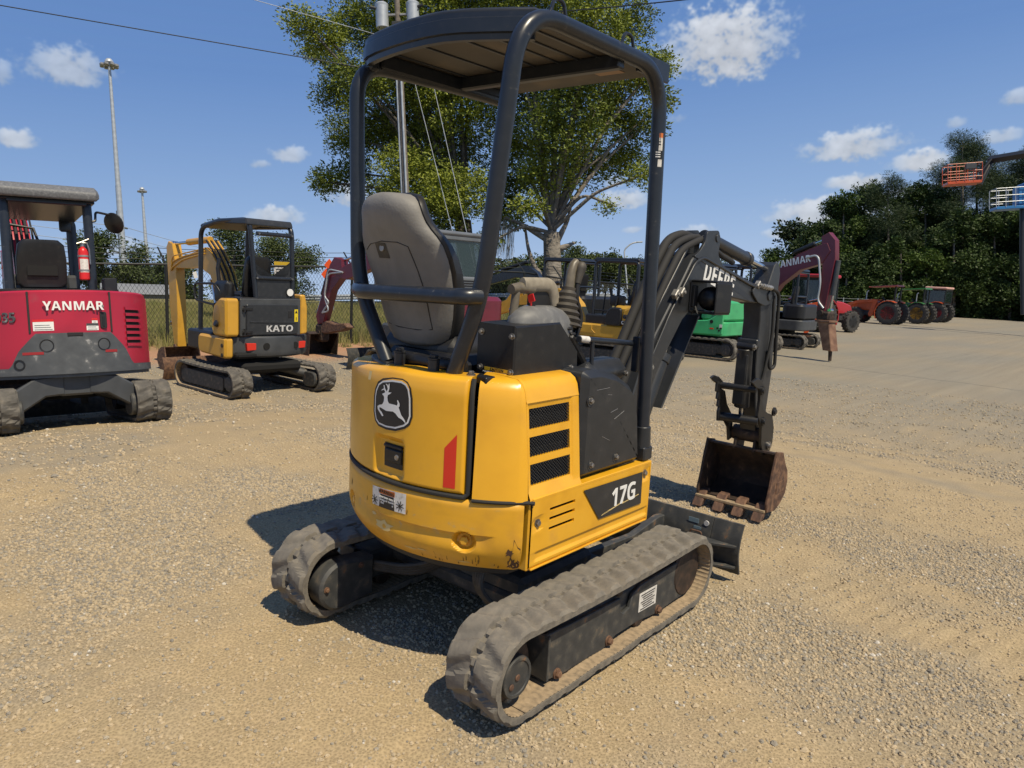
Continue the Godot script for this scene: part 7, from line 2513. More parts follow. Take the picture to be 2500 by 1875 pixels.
# ---------------------------------------------------------------- fence, poles, wires
func build_fence() -> void:
	var wirem := plain(lin(0.012, 0.014, 0.013), 0.5)
	var n := thing("chain_link_fence", "black chain link fence with barbed wire along the back of the yard", "fence", Transform3D(Basis(), on_yard(-14, -6)))
	var o := n.position
	var mesh := MB.new()
	var barbs := [MB.new(), MB.new(), MB.new()]
	for i in FENCE.size():
		var t: Vector3 = FENCE[i]
		var b := on_yard(t.x, t.z) - Vector3(0, 0.06, 0)
		var lean := Vector3(-0.34, 0.36, 0.02)
		var mb := MB.new()
		mb.cyl(b - o, t - o, 0.036, 0.036, 10)
		mb.cyl(t - o, t + lean - o, 0.022, 0.018, 6)
		part(n, "post", mb, wirem, 50)
		if i == FENCE.size() - 1:
			continue
		var t2: Vector3 = FENCE[i + 1]
		var b2 := on_yard(t2.x, t2.z)
		mb = MB.new()
		mb.cyl(t - o, t2 - o, 0.024, 0.024, 8)
		part(n, "top_rail", mb, wirem, 50)
		for k in 3:
			var w := 0.35 + 0.3 * k
			barbs[k].tube(sag(t + lean * w - o, t2 + lean * w - o, 0.02, 4), 0.0065, 4)
		# woven wire: two families of slanting strands
		var len := Vector2(t2.x - t.x, t2.z - t.z).length()
		var hi := t.y - b.y - 0.03
		var cnt := int(len / 0.085)
		var pt := func(u: float, v: float) -> Vector3: return (b.lerp(b2, u) + Vector3(0, 0.05, 0)).lerp(t.lerp(t2, u), v) - o
		var run := hi * 0.62 / len
		for s: float in [-1.0, 1.0]:
			for k in range(-int(run * cnt) - 1, cnt + int(run * cnt) + 1):
				var u0 := float(k) / cnt
				var u1 := u0 + s * run
				var v0 := 0.0
				var v1 := 1.0
				if u1 > 1:
					v1 = (1 - u0) / (u1 - u0)
				elif u1 < 0:
					v1 = -u0 / (u1 - u0)
				if u0 < 0:
					v0 = -u0 / (u1 - u0)
				elif u0 > 1:
					v0 = (1 - u0) / (u1 - u0)
				if v0 >= v1 or v0 < 0 or v1 > 1.001 or v0 > 1:
					continue
				mesh.cyl(pt.call(lerpf(u0, u1, v0), v0), pt.call(lerpf(u0, u1, v1), v1), 0.0034, 0.0034, 3)
	part(n, "woven_wire", mesh, wirem, 90).set_meta("kind", "stuff")
	for k in 3:
		part(n, "barbed_wire", barbs[k], wirem, 60)

func cable(called: String, label: String, a: Vector3, b: Vector3, drop: float, r: float, m: Material) -> void:
	var o := thing(called, label, "cable", Transform3D(Basis(), a))
	var mb := MB.new()
	mb.tube(sag(Vector3.ZERO, b - a, drop, 20), r, 5)
	part(o, "strand", mb, m, 60)

func build_poles() -> void:
	var up := Basis(Quaternion(Vector3.UP, UPG))
	var bark := grained(noise_tex(0.02, 71, [[0.0, lin(0.09, 0.075, 0.06)], [0.5, lin(0.17, 0.145, 0.12)], [1.0, lin(0.26, 0.23, 0.2)]], 256, 5), 0.9, 0.0, 0.9)
	var dark := plain(lin(0.02, 0.022, 0.025), 0.6)
	var base := Vector3(-22.6, yard(-22.6, -19.85), -19.85)
	var n := thing("utility_pole", "wooden utility pole with two grey transformers, in front of the big oaks", "pole", Transform3D(up, base))
	var mb := MB.new()
	mb.cyl(Vector3(0, -0.5, 0), Vector3(0, 14.5, 0), 0.17, 0.11, 14)
	part(n, "shaft", mb, bark)
	for x in [-0.16, 0.19]:
		mb = MB.new()
		mb.cyl(Vector3(x * 0.8, 0, 0.12), Vector3(x * 0.8, 11.0, 0.1), 0.045, 0.045, 8)
		part(n, "conduit", mb, M.galv)
	var turn := Basis(Vector3.UP, deg_to_rad(40))
	for s: float in [-1.0, 1.0]:
		mb = MB.new()
		mb.at(Transform3D(turn, Vector3(0, 12.2, 0)))
		mb.lathe(Vector3(s * 0.66, 0, 0.05), Vector3.UP, [[0, 0.22], [0.04, 0.27], [0.9, 0.27], [0.95, 0.29], [1.0, 0.29], [1.06, 0.22], [1.1, 0.08]], 20)
		var tr := part(n, "transformer", mb, M.galv, 40)
		mb = MB.new()
		mb.at(Transform3D(turn, Vector3(0, 12.2, 0)))
		mb.cyl(Vector3(s * 0.85, 0.8, 0.15), Vector3(s * 1.12, 0.86, 0.2), 0.07, 0.06, 8)
		mb.cyl(Vector3(s * 0.6, 1.08, 0.05), Vector3(s * 0.6, 1.35, 0.05), 0.06, 0.04, 8)
		part(tr, "bushing", mb, dark)
		mb = MB.new()
		mb.at(Transform3D(turn, Vector3(0, 12.2, 0)))
		mb.box(Vector3(s * 0.28, 0.55, 0.05), Vector3(0.4, 0.1, 0.12), 0.02)
		part(tr, "bracket", mb, M.steel)
	mb = MB.new()
	mb.at(Transform3D(turn, Vector3(0, 11.9, 0)))
	mb.box(Vector3(0, 0.3, 0.16), Vector3(0.5, 0.5, 0.1), 0.03)
	mb.tube(pts([Vector3(-0.8, 0.9, 0.2), Vector3(-0.75, 0.1, 0.25), Vector3(-0.1, -0.1, 0.25), Vector3(0.5, 0.2, 0.25), Vector3(0.9, 1.0, 0.2)]), 0.02, 6)
	part(n, "hardware", mb, dark)
	var head := base + UPG * 11.6
	cable("power_line", "dark cable crossing the sky at the upper left", Vector3(-34.76, 10.45, -8.34) + (Vector3(-34.76, 10.45, -8.34) - Vector3(-27.12, 9.66, -18.54)) * 1.2, Vector3(-25.2, 9.46, -21.1), 0.0, 0.022, dark)
	cable("power_line", "pale thin cable running up to the left from the utility pole", Vector3(-27.07, 11.2, -14.95) + (Vector3(-27.07, 11.2, -14.95) - Vector3(-25.65, 10.94, -20.05)) * 2.0, Vector3(-25.4, 10.9, -20.9), 0.0, 0.014, M.galv)
	cable("power_line", "dark cable from the right oak to the upper right", Vector3(-24.5, 11.6, -20.6), Vector3(-4.89, 9.63, -22.62) + Vector3(12, -1.6, 6.2), 0.6, 0.02, dark)
	cable("guy_wire", "thin guy wire slanting down right of the utility pole", Vector3(-24.54, 9.28, -21.28), Vector3(-18.44, -1.0, -19.5), 0.0, 0.014, M.galv)
	cable("guy_wire", "second thin guy wire slanting down in front of the left oak", Vector3(-23.96, 9.6, -21.74), Vector3(-17.9, -1.0, -19.6), 0.0, 0.014, M.galv)
	# tall light masts
	for k in [[Vector3(-69.6, -10.0, -27.6), 27.3, 0.34, 0.62, "tall grey light mast with a ring of floodlights at the left"], [Vector3(-113.9, -12.0, -49.4), 21.0, 0.42, 0.5, "smaller distant light mast, right of the tall one"]]:
		n = thing("light_mast", k[4], "light mast", Transform3D(up, k[0]), "light masts")
		var h: float = k[1]
		mb = MB.new()
		mb.cyl(Vector3.ZERO, Vector3(0, h * 0.6, 0), k[2], k[2] * 0.72, 14)
		mb.cyl(Vector3(0, h * 0.6, 0), Vector3(0, h, 0), k[2] * 0.64, k[2] * 0.36, 14)
		part(n, "shaft", mb, M.galv, 50)
		mb = MB.new()
		mb.lathe(Vector3(0, h + 0.1, 0), Vector3.UP, [[0, 0.36], [0.12, 0.36], [0.32, 0.2], [0.36, 0.02]], 14)
		part(n, "cap", mb, M.galv, 50)
		for i in 8:
			var a := TAU * i / 8
			var d := Vector3(cos(a), 0, sin(a))
			mb = MB.new()
			mb.cyl(Vector3(0, h - 0.2, 0), Vector3(0, h - 0.2, 0) + d * k[3], 0.06, 0.06, 6)
			mb.box(Vector3(0, h - 0.2, 0) + d * k[3], Vector3(0.36, 0.26, 0.36), 0.06)
			part(n, "floodlight", mb, M.steel)
	n = thing("power_pole", "far wooden power pole with three cross arms behind the tall mast", "pole", Transform3D(up, Vector3(-96.6, -10.2, -38.5)))
	mb = MB.new()
	mb.cyl(Vector3.ZERO, Vector3(0, 15.2, 0), 0.32, 0.22, 10)
	part(n, "shaft", mb, plain(lin(0.09, 0.1, 0.09), 0.9))
	for i in 3:
		mb = MB.new()
		mb.box(Vector3(0, 14.6 - i * 1.6 - 1.4, 0), Vector3(0.16, 0.16, 3.4), 0.02, Basis(Vector3.UP, 0.6))
		part(n, "cross_arm", mb, plain(lin(0.09, 0.1, 0.09), 0.9))
	for i in 4:
		var y := 3.0 - i * 1.15
		cable("power_line", ["topmost", "second", "third", "lowest"][i] + " of four faint far cables left of the wooden power pole", Vector3(-112.0, y + 1.2, -28.0), Vector3(-98.2, y, -39.0), 0.15, 0.035, M.galv)
		cable("power_line", ["topmost", "second", "third", "lowest"][i] + " of four faint far cables right of the wooden power pole", Vector3(-98.2, y, -39.0), Vector3(-108.2, y - 2.4, -55.0), 0.1, 0.035, M.galv)
	n = thing("street_lamp", "slim curved street lamp above the yellow CAT machine", "lamp post", Transform3D(up, Vector3(-29.6, -1.9, -49.3)))
	mb = MB.new()
	var lt := n.transform.affine_inverse()
	mb.tube(bend([Vector3(0, 0, 0), lt * Vector3(-30.75, 2.75, -49.7), lt * Vector3(-30.35, 3.3, -50.1), lt * Vector3(-29.95, 3.42, -50.5)], 0.3), 0.06, 8)
	part(n, "arm", mb, M.galv, 60)
	mb = MB.new()
	mb.box(lt * Vector3(-29.9, 3.42, -50.55), Vector3(0.2, 0.1, 0.5), 0.03, Basis(Vector3.UP, -0.8))
	part(n, "lamp_head", mb, M.galv)
	# small notice board behind the fence
	n = thing("notice_board", "yellow topped white notice board on a stake beyond the fence", "sign", Transform3D(Basis(Vector3.UP, deg_to_rad(52)), on_yard(-15.5, -8.85)))
	mb = MB.new()
	mb.cyl(Vector3(0, 0, -0.03), Vector3(0, 1.7, -0.03), 0.02, 0.02, 6)
	part(n, "stake", mb, M.galv)
	mb = MB.new()
	mb.box(Vector3(0, 1.75, 0), Vector3(0.44, 0.5, 0.02), 0.004)
	var bd := part(n, "board", mb, M.sticker)
	mb = MB.new()
	mb.box(Vector3(0, 1.93, 0.012), Vector3(0.44, 0.14, 0.004), 0.0)
	part(bd, "heading", mb, M.caution)
	mb = MB.new()
	for i in 4:
		mb.box(Vector3(0, 1.8 - i * 0.075, 0.0125), Vector3(0.34, 0.03, 0.003), 0.0)
	part(bd, "print", mb, M.grey_panel).set_meta("kind", "stuff")
	# guard rail on the bank
	n = thing("guard_rail", "galvanised guard rail running along the grass bank beyond the fence", "guard rail", Transform3D(Basis(), on_yard(-24, -14)))
	var o := n.position
	var line := [Vector3(-24.4, -0.42, -12.0), Vector3(-23.8, -0.38, -15.1), Vector3(-24.5, -0.4, -18.5), Vector3(-26.4, -0.5, -26.0), Vector3(-28.0, -0.6, -44.5)]
	for i in line.size() - 1:
		var a: Vector3 = line[i]
		var b: Vector3 = line[i + 1]
		mb = MB.new()
		mb.tube(pts([a - o, b - o]), 0.06, 8)
		mb.tube(pts([a - o - Vector3(0, 0.11, 0), b - o - Vector3(0, 0.11, 0)]), 0.06, 8)
		part(n, "rail", mb, M.galv, 60)
		var k := int(a.distance_to(b) / 1.9)
		for j in k:
			var v := a.lerp(b, (j + 0.5) / k)
			mb = MB.new()
			mb.cyl(Vector3(v.x, yard(v.x, v.z), v.z) - o, v + Vector3(0, 0.1, 0) - o, 0.07, 0.07, 6)
			part(n, "post", mb, M.galv, 60)
	n = thing("low_building", "long low grey roof of a far building behind the fence at left", "building", Transform3D(Basis(Vector3.UP, 1.2), Vector3(-40.5, -2.75, -15.8)))
	mb = MB.new()
	mb.box(Vector3(0, 0.7, 0), Vector3(3.2, 1.4, 2.4), 0.05)
	part(n, "wall", mb, plain(lin(0.16, 0.16, 0.15), 0.8))
	mb = MB.new()
	mb.prism(v2([1.4, 1.38, 0, 1.85, -1.4, 1.38]), "x", -1.75, 1.75, 0.02)
	part(n, "roof", mb, plain(lin(0.2, 0.21, 0.22), 0.7))
	# far field fence behind the tractors
	n = thing("wire_fence", "thin wire fence at the foot of the woods behind the tractors", "fence", Transform3D(Basis(), on_yard(-17, -62)))
	o = n.position
	for i in 12:
		var v := on_yard(-22.0 + i * 0.4, -52.0 - i * 3.0)
		mb = MB.new()
		mb.cyl(v - o, v + Vector3(0, 1.5, 0) - o, 0.035, 0.035, 6)
		part(n, "post", mb, M.galv)
	for k in 5:
		mb = MB.new()
		var a := on_yard(-22.0, -52.0) + Vector3(0, 0.4 + k * 0.26, 0)
		var b := on_yard(-17.6, -85.0) + Vector3(0, 0.4 + k * 0.26, 0)
		mb.tube(pts([a - o, b - o]), 0.01, 4)
		part(n, "wire", mb, M.galv)

# ---------------------------------------------------------------- trees and grass
func spray(seed_: int, leaves: int, long: float, wide: float, droop := 0.0) -> ArrayMesh:
	var rng := RandomNumberGenerator.new()
	rng.seed = seed_
	var v := PackedVector3Array()
	var n := PackedVector3Array()
	for i in leaves:
		var d := Vector3(rng.randfn(), rng.randfn(), rng.randfn()).normalized()
		var o := d * pow(rng.randf(), 0.4) * 0.9
		var dir := (d + Vector3(rng.randfn(), rng.randfn() - droop, rng.randfn()) * 0.6).normalized()
		var side := dir.cross(Vector3(rng.randfn(), rng.randfn(), rng.randfn())).normalized() * wide * rng.randf_range(0.7, 1.2)
		var l := dir * long * rng.randf_range(0.7, 1.3)
		var nn := side.cross(dir).normalized()
		var mid := o + l * 0.5 + nn * wide * 0.25
		for t in [[o, mid - side, mid + side], [mid + side, mid - side, o + l]]:
			for p in t:
				v.append(p)
				n.append(nn)
	var arr := []
	arr.resize(Mesh.ARRAY_MAX)
	arr[Mesh.ARRAY_VERTEX] = v
	arr[Mesh.ARRAY_NORMAL] = n
	var m := ArrayMesh.new()
	m.add_surface_from_arrays(Mesh.PRIMITIVE_TRIANGLES, arr)
	return m

var sprays := {}
var leafm: StandardMaterial3D

func crown(parent: Node3D, kind: String, blobs: Array, each: float, size: float, c0: Color, c1: Color, seed_: int, shell := 0.5) -> void:
	var rng := RandomNumberGenerator.new()
	rng.seed = seed_
	var buf := PackedFloat32Array()
	var count := 0
	for b in blobs:
		var tone := rng.randf()
		for i in int(maxf(4, each * b[3] * b[3])):
			var d := Vector3(rng.randfn(), rng.randfn(), rng.randfn()).normalized()
			var r: float = b[3] * lerpf(shell, 1.08, pow(rng.randf(), 0.8))
			var p := Vector3(b[0], b[1], b[2]) + d * Vector3(r, r * 0.8, r)
			var s := size * rng.randf_range(0.6, 1.25)
			var q := Basis.from_euler(Vector3(rng.randf() * TAU, rng.randf() * TAU, rng.randf() * TAU)).scaled(Vector3(s, s * 0.8, s))
			var c := c0.lerp(c1, clampf(tone * 0.6 + rng.randf() * 0.6 - 0.1, 0, 1))
			buf.append_array(PackedFloat32Array([q.x.x, q.y.x, q.z.x, p.x, q.x.y, q.y.y, q.z.y, p.y, q.x.z, q.y.z, q.z.z, p.z, c.r, c.g, c.b, 1.0]))
			count += 1
	copies(parent, "crown", sprays[kind], leafm, count, buf)

func limbs(parent: Node3D, runs: Array, m: Material, called := "trunk") -> void:
	var mb := MB.new()
	for k in runs:
		var p: Array = k[0]
		mb.tube(bend(p, 0.5, 3) if p.size() > 2 else pts(p), k[1], 9, k[2])
	part(parent, called, mb, m, 60)

func build_trees() -> void:
	leafm = plain(Color.WHITE, 0.55)
	leafm.vertex_color_use_as_albedo = true
	leafm.metallic_specular = 0.35
	leafm.backlight_enabled = true
	leafm.backlight = Color(0.32, 0.4, 0.1)
	leafm.cull_mode = BaseMaterial3D.CULL_DISABLED
	sprays.oak = spray(1, 44, 0.34, 0.085, 0.3)
	sprays.bush = spray(2, 40, 0.3, 0.1)
	sprays.pine = spray(3, 46, 0.5, 0.03)
	sprays.far = spray(4, 34, 0.4, 0.13)
	var bark := grained(noise_tex(0.03, 81, [[0.0, lin(0.045, 0.038, 0.031)], [0.5, lin(0.1, 0.088, 0.074)], [1.0, lin(0.2, 0.18, 0.15)]], 256, 5), 0.95, 0.0, 0.35, bump_tex(0.05, 82, 6.0, 256), 0.8)
	var grey_bark := grained(noise_tex(0.02, 83, [[0.0, lin(0.09, 0.078, 0.064)], [0.5, lin(0.2, 0.175, 0.145)], [1.0, lin(0.34, 0.31, 0.265)]], 256, 5), 0.95, 0.0, 0.3, bump_tex(0.05, 84, 6.0, 256), 0.8)
	var oak_a := [[-31.9, 12.5, -20.6, 1.0], [-31.8, 12.1, -21.9, 1.1], [-34.3, 14.0, -25.6, 1.7], [-31.5, 14.1, -25.9, 2.0], [-27.3, 13.6, -24.7, 2.0], [-27.5, 14.0, -27.8, 2.4], [-30.6, 16.7, -26.2, 2.4], [-27.0, 16.4, -26.2, 2.5], [-34.0, 10.0, -24.3, 1.4], [-29.4, 9.8, -22.4, 1.5], [-30.0, 11.0, -24.7, 1.8], [-32.0, 7.6, -23.4, 1.3], [-31.9, 5.0, -22.1, 0.9], [-32.1, 5.7, -23.6, 1.2], [-32.1, 7.9, -25.4, 1.9], [-32.0, 9.0, -27.8, 2.5], [-27.9, 5.5, -24.2, 2.0], [-30.9, 4.5, -24.9, 1.3], [-29.0, 7.0, -27.5, 2.4], [-26.7, 3.7, -24.9, 1.7], [-24.4, 4.6, -24.3, 1.7], [-31.6, 3.4, -27.0, 1.1], [-26.5, 9.3, -26.4, 2.3], [-28.1, 10.7, -25.5, 2.2], [-36.5, 12.5, -24.2, 0.7], [-33.5, 11.4, -23.6, 0.9]]
	var oak_b := [[-23.9, 12.9, -27.0, 2.1], [-23.7, 13.6, -30.1, 2.2], [-18.9, 12.1, -26.9, 1.9], [-20.6, 13.9, -32.1, 1.4], [-23.8, 15.4, -26.7, 2.2], [-20.6, 14.9, -26.7, 2.1], [-21.5, 16.0, -31.4, 1.7], [-25.0, 10.9, -29.9, 2.3], [-20.1, 10.2, -27.2, 2.0], [-20.4, 11.2, -31.0, 2.0], [-17.8, 10.5, -30.0, 1.2], [-19.1, 12.0, -33.3, 0.8], [-23.8, 7.8, -28.3, 2.0], [-19.9, 7.8, -26.9, 2.0], [-21.0, 9.1, -31.9, 1.8], [-19.0, 8.5, -31.8, 1.1], [-18.5, 9.8, -32.8, 0.8], [-24.4, 5.6, -28.2, 1.6], [-21.2, 5.8, -27.3, 1.5], [-21.2, 6.6, -30.6, 1.6], [-20.2, 7.0, -32.5, 1.2], [-16.6, 5.6, -28.1, 0.7], [-24.7, 3.9, -27.9, 1.1], [-18.6, 4.4, -28.8, 0.5], [-23.1, 2.3, -25.4, 0.6], [-20.5, 4.0, -24.9, 0.7]]
	for k in 2:
		var blobs: Array = [oak_a, oak_b][k]
		var foot := Vector3(-25.6, 0, -26.7) if k == 0 else Vector3(-20.1, 0, -27.2)
		foot.y = yard(foot.x, foot.z) - 0.2
		var n := thing("oak_tree", ["dense dark oak behind the utility pole, left of the pair", "tall oak with pale forked trunk, right of the pair"][k], "tree", Transform3D(Basis(), foot), "pair of big oaks")
		var local := []
		for b in blobs:
			local.append([b[0] - foot.x, b[1] - foot.y, b[2] - foot.z, b[3]])
		crown(n, "oak", local, 52.0 if k == 0 else 46.0, 0.5, Color(0.07, 0.1, 0.018), Color(0.25, 0.28, 0.035), 11 + k, 0.3)
		var runs := []
		var fork: Vector3
		if k == 0:
			fork = Vector3(-26.6, 3.4, -26.9) - foot
			runs.append([[Vector3.ZERO, Vector3(-26.1, 1.2, -26.8) - foot, fork], 0.62, 0.45])
		else:
			fork = Vector3(-21.0, 2.9, -27.45) - foot
			runs.append([[Vector3.ZERO, Vector3(-20.6, 0.5, -27.3) - foot, fork], 0.52, 0.42])
			for q in [[[-20.98, 2.79, -27.49], [-20.96, 3.9, -27.74], [-20.88, 4.91, -28.03], [-20.34, 5.95, -28.71], [-19.69, 6.8, -29.44]], [[-20.82, 2.3, -27.52], [-20.66, 2.91, -27.78], [-20.47, 3.73, -28.12], [-20.54, 4.73, -28.28]], [[-20.99, 2.49, -27.42], [-21.58, 2.85, -27.0], [-22.27, 3.3, -26.52], [-22.93, 3.56, -26.02]], [[-20.94, 0.7, -27.28], [-21.4, 1.0, -26.92], [-21.9, 2.0, -26.8], [-22.1, 3.1, -26.71]], [[-20.7, 2.1, -27.62], [-20.34, 2.33, -27.92], [-20.1, 2.5, -28.2]], [[-21.0, 2.9, -27.45], [-21.47, 4.67, -27.49], [-21.92, 6.65, -27.54], [-22.3, 9.0, -27.8]]]:
				var run := []
				for v in q:
					run.append(Vector3(v[0], v[1], v[2]) - foot)
				runs.append([run, 0.17, 0.06])
		var i := 0
		for b in local:
			var e := Vector3(b[0], b[1], b[2])
			var mid := fork.lerp(e, 0.5) + Vector3(0, 0.6 + 0.3 * (i % 3), 0)
			runs.append([[fork + Vector3(0, 0.1 * (i % 4), 0), mid, e, e + (e - mid).normalized() * b[3] * 0.7], 0.1, 0.015])
			i += 1
		limbs(n, runs, bark if k == 0 else grey_bark)
	# hanging moss under the right oak
	var rng := RandomNumberGenerator.new()
	rng.seed = 8
	for p in [Vector3(-22.6, 3.3, -26.1), Vector3(-22.95, 3.5, -25.9)]:
		var ms := thing("hanging_moss", ["grey moss hanging from a low limb of the right oak", "thin moss wisp hanging beside the right oak's low limb"][0 if p.x > -22.7 else 1], "moss", Transform3D(Basis(), p))
		var mb := MB.new()
		for i in 40:
			var a := Vector3(rng.randf_range(-0.25, 0.25), rng.randf_range(-0.3, 0.1), rng.randf_range(-0.25, 0.25))
			mb.tube(pts([a, a + Vector3(rng.randf_range(-0.05, 0.05), -rng.randf_range(0.5, 1.0), 0), a + Vector3(rng.randf_range(-0.1, 0.1), -rng.randf_range(1.1, 2.0), 0)]), 0.008, 3)
		part(ms, "strands", mb, plain(lin(0.2, 0.19, 0.16), 0.9), 90).set_meta("kind", "stuff")
	# bushes and small trees beyond the fence
	var list := [[-20.6, 1.4, -10.3, 1.0, 0, "rounded dark bush behind the KATO machine's boom"], [-21.7, 1.3, -13.3, 1.15, 0, "rounded bush behind the dark red thumb arm"], [-22.4, 0.7, -11.7, 0.8, 0, "low bush between the two rounded ones beyond the fence"], [-62.5, 0.0, -22.5, 2.1, 1, "round tree beyond the fence, right of the red machine's post"], [-62.3, -1.0, -25.2, 1.9, 1, "lower dark tree beside the round one, left beyond the fence"], [-50.0, -1.1, -22.6, 1.6, 1, "grey green tree far left of the KATO boom"], [-31.1, 0.1, -35.6, 1.5, 1, "tree with open crown left of the pale oak trunk"], [-31.8, 0.5, -38.2, 1.4, 1, "second small tree left of the pale oak trunk"], [-35.2, 0.1, -45.4, 2.1, 1, "dark tree right behind the pale oak trunk"], [-39.4, -0.2, -55.1, 1.9, 1, "dark round tree above the near levers"], [-50.7, 0.7, -72.3, 2.7, 2, "far pine with flat top left of the street lamp"], [-48.5, 1.0, -74.2, 2.6, 2, "far pine under the street lamp"], [-46.0, 0.2, -76.0, 2.6, 2, "far pine right of the street lamp"], [-42.3, 0.3, -79.2, 2.4, 2, "far pine behind the near machine's boom"], [-38.0, 0.2, -83.0, 2.6, 2, "far pine above the dark red boom"], [-33.6, 0.4, -86.5, 2.2, 2, "far tree left of the woods"]]
	for k in list:
		var foot := Vector3(k[0], yard(k[0], k[2]) - 0.3, k[2])
		var n := thing(["bush", "small_tree", "far_tree"][k[4]], k[5], "bush" if k[4] == 0 else "tree", Transform3D(Basis(), foot), "trees and bushes beyond the fence")
		var blobs := []
		var r: float = k[3]
		rng.seed = int(absf(k[0] * 10))
		for i in 9:
			var d := Vector3(rng.randfn(), rng.randfn() * 0.8, rng.randfn()).normalized() * r * rng.randf_range(0.35, 0.8)
			blobs.append([d.x, k[1] - foot.y + d.y, d.z, r * rng.randf_range(0.38, 0.6)])
		if k[4] < 2:
			for i in 4:
				blobs.append([rng.randf_range(-0.7, 0.7) * r, maxf((k[1] - foot.y) - r * rng.randf_range(0.5, 1.4), 0.3), rng.randf_range(-0.7, 0.7) * r, r * 0.5])
		crown(n, "bush" if k[4] == 0 else "far", blobs, [90.0, 38.0, 26.0][k[4]], [0.26, 0.5, 0.7][k[4]], Color(0.035, 0.055, 0.018), Color(0.1, 0.125, 0.04), 200 + int(absf(k[2])), 0.35)
		limbs(n, [[[Vector3.ZERO, Vector3(0.05, k[1] - foot.y, 0)], 0.1 + 0.05 * r, 0.05]], bark)
	# woods at the right
	var spec := [[-30.0, -82.1, 6.5, 1], [-29.0, -87.0, 8.0, 1], [-25.8, -84.4, 10.0, 1], [-24.7, -88.0, 13.0, 1], [-24.1, -93.8, 14.5, 1], [-20.3, -89.1, 15.0, 0], [-20.0, -97.3, 14.5, 1], [-17.6, -94.1, 14.5, 1], [-16.6, -100.1, 17.5, 0], [-14.0, -94.5, 20.3, 0], [-13.5, -100.2, 20.5, 0], [-11.2, -96.9, 16.5, 0], [-10.4, -102.8, 18.5, 0], [-8.8, -99.0, 18.5, 0], [-7.6, -102.6, 19.5, 0], [-5.6, -106.9, 19.0, 0], [-3.5, -101.0, 19.0, 0], [-13.9, -89.3, 11.0, 1], [-18.2, -85.6, 8.0, 1], [-10.6, -92.1, 11.0, 1], [-20.5, -83.6, 7.0, 1], [-8.1, -92.9, 12.0, 1], [-5.5, -93.0, 13.0, 1], [-22.5, -81.5, 6.0, 1], [-16.0, -87.0, 7.0, 1], [-12.3, -90.0, 7.5, 1], [-9.0, -90.5, 6.5, 1], [-6.0, -90.0, 7.0, 1], [-2.5, -96.0, 14.0, 1]]
	var where := ["at the left end of the woods", "second from the left end of the woods", "in the left part of the woods", "behind the tractors' roofs", "above the orange tractors", "with thin trunk over the orange tractors", "right of the thin trunked pine", "left of the tall pine group", "just left of the orange basket", "behind the orange basket", "topmost behind the orange basket", "right under the dark boom", "between the two lifts", "behind the blue platform", "beside the blue mast", "at the right edge, farthest back", "beyond the right edge of the woods", "low under the orange basket", "low behind the last tractor", "low left of the blue mast", "low behind the loader tractor", "low behind the blue mast", "low at the right edge", "lowest at the left foot of the woods", "low in the middle of the wood's edge", "low right of the middle of the wood's edge", "low near the right end of the wood's edge", "lowest at the right end of the wood's edge", "last at the right of the woods"]
	var sway := UPG / UPG.y
	for i in spec.size():
		var k: Array = spec[i]
		var foot := Vector3(k[0], yard(k[0], k[1]) - 0.3, k[1])
		var h: float = k[2]
		var pine: bool = k[3] == 0
		rng.seed = 900 + i
		var n := thing("pine_tree" if pine else "broadleaf_tree", ("tall dark pine " if pine else "dark leafy tree ") + where[i], "tree", Transform3D(Basis(), foot), "trees of the woods at the right")
		var blobs := []
		if pine:
			for j in 15:
				var w := lerpf(0.48, 0.97, pow(j / 14.0, 0.8))
				var a := rng.randf() * TAU
				var rr := (1.0 - w) * h * 0.26 + 0.5
				blobs.append([cos(a) * rr + sway.x * h * w, h * w, sin(a) * rr, rng.randf_range(0.8, 1.4)])
			for j in 5:
				blobs.append([rng.randf_range(-1.5, 1.5) + sway.x * h * 0.25, h * rng.randf_range(0.12, 0.45), rng.randf_range(-1.5, 1.5), rng.randf_range(0.7, 1.1)])
		else:
			for j in 16:
				var w := lerpf(0.1, 0.95, j / 15.0)
				var a := rng.randf() * TAU
				var rr := sin(clampf(w, 0.1, 0.95) * PI) * h * 0.17 + 0.4
				blobs.append([cos(a) * rr + sway.x * h * w, h * w, sin(a) * rr, rng.randf_range(0.9, 1.5) * clampf(h / 11.0, 0.7, 1.2)])
		crown(n, "pine" if pine else "far", blobs, 26.0 if pine else 30.0, 0.8 if pine else 0.7, Color(0.02, 0.035, 0.014) if pine else Color(0.022, 0.042, 0.012), Color(0.05, 0.075, 0.03) if pine else (Color(0.085, 0.13, 0.025) if i % 3 == 0 else Color(0.055, 0.085, 0.022)), 300 + i, 0.2)
		limbs(n, [[[Vector3.ZERO, Vector3(sway.x * h * 0.95, h * 0.95, 0)], 0.16 + h * 0.006, 0.05]], grey_bark if i % 2 else bark)
	# a dark thicket fills the wood behind
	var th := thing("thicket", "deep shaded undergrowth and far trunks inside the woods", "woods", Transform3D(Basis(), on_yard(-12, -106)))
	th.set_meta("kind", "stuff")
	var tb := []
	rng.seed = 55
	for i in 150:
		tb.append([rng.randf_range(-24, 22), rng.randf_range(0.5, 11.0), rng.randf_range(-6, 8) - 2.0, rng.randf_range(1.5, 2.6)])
	crown(th, "far", tb, 9.0, 1.25, Color(0.014, 0.024, 0.009), Color(0.03, 0.045, 0.015), 77, 0.1)

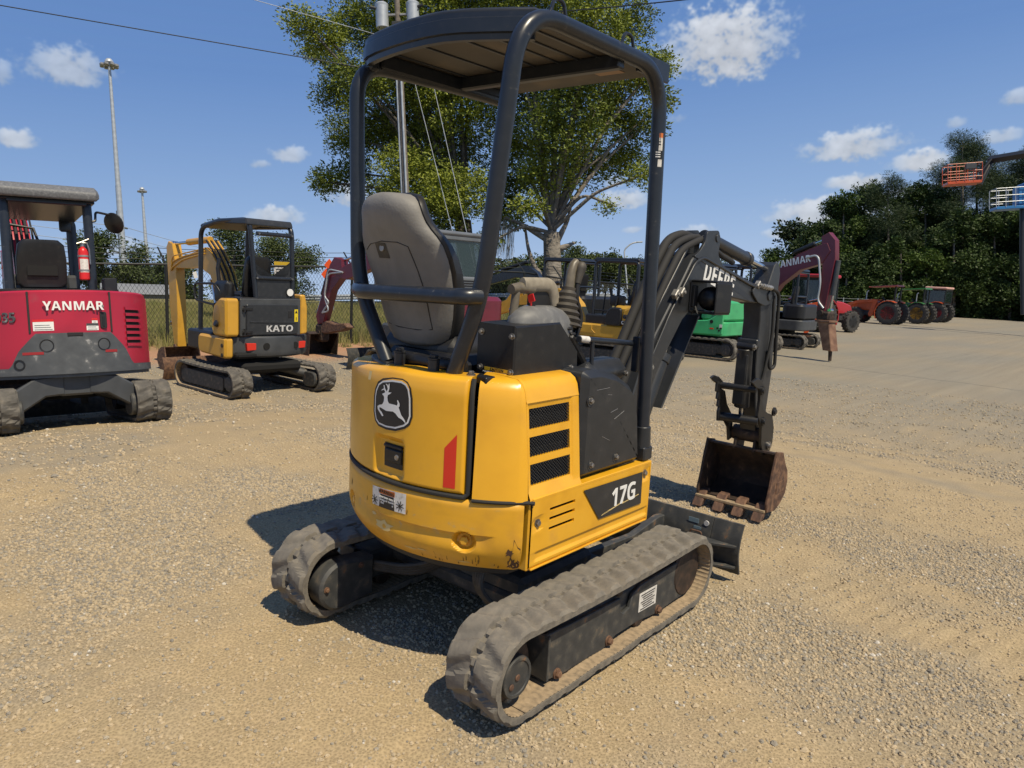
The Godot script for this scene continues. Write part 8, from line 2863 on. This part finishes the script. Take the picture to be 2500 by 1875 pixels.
func build_grass() -> void:
	var rng := RandomNumberGenerator.new()
	rng.seed = 31
	var v := PackedVector3Array()
	var n := PackedVector3Array()
	for i in 16:
		var a := rng.randf() * TAU
		var o := Vector3(rng.randf_range(-1, 1), 0, rng.randf_range(-1, 1)) * 0.5
		var d := Vector3(cos(a), 0, sin(a))
		var lean := Vector3(rng.randf_range(-0.5, 0.5), 0, rng.randf_range(-0.5, 0.5))
		v.append_array(PackedVector3Array([o - d * 0.05, o + d * 0.05, o + Vector3(0, rng.randf_range(0.6, 1.2), 0) + lean]))
		for j in 3:
			n.append(d.cross(Vector3.UP) * -1.0)
	var arr := []
	arr.resize(Mesh.ARRAY_MAX)
	arr[Mesh.ARRAY_VERTEX] = v
	arr[Mesh.ARRAY_NORMAL] = n
	var tuft := ArrayMesh.new()
	tuft.add_surface_from_arrays(Mesh.PRIMITIVE_TRIANGLES, arr)
	var buf := PackedFloat32Array()
	var count := 0
	for i in 46000:
		var x := rng.randf_range(-29, -11)
		var z := rng.randf_range(-33, 3)
		var s := fence_side(x, z)
		if s < -0.9 or (s < 0.1 and rng.randf() > 0.1):
			continue
		var tall := 0.1 + 0.2 * pow(rng.randf(), 2.0) + (0.15 if s < 1.5 else 0.0)
		var q := Basis(Vector3.UP, rng.randf() * TAU).scaled(Vector3(0.22, tall, 0.22))
		var c := Color(0.17, 0.185, 0.05).lerp(Color(0.38, 0.33, 0.15), rng.randf())
		buf.append_array(PackedFloat32Array([q.x.x, q.y.x, q.z.x, x, q.x.y, q.y.y, q.z.y, yard(x, z) - 0.02, q.x.z, q.y.z, q.z.z, z, c.r, c.g, c.b, 1.0]))
		count += 1
	var home := Node3D.new()
	home.name = "grass"
	add_child(home)
	tag(home, "rough yellow green grass on the bank beyond the fence", "grass", "", "stuff")
	copies(home, "tufts", tuft, leafm, count, buf)

func _ready() -> void:
	set_view()
	build_ground()
	build_stones()
	make_materials()
	machine_materials()
	build_hero()
	red_digger()
	kato_digger()
	build_row()
	build_fence()
	build_poles()
	build_trees()
	build_grass()
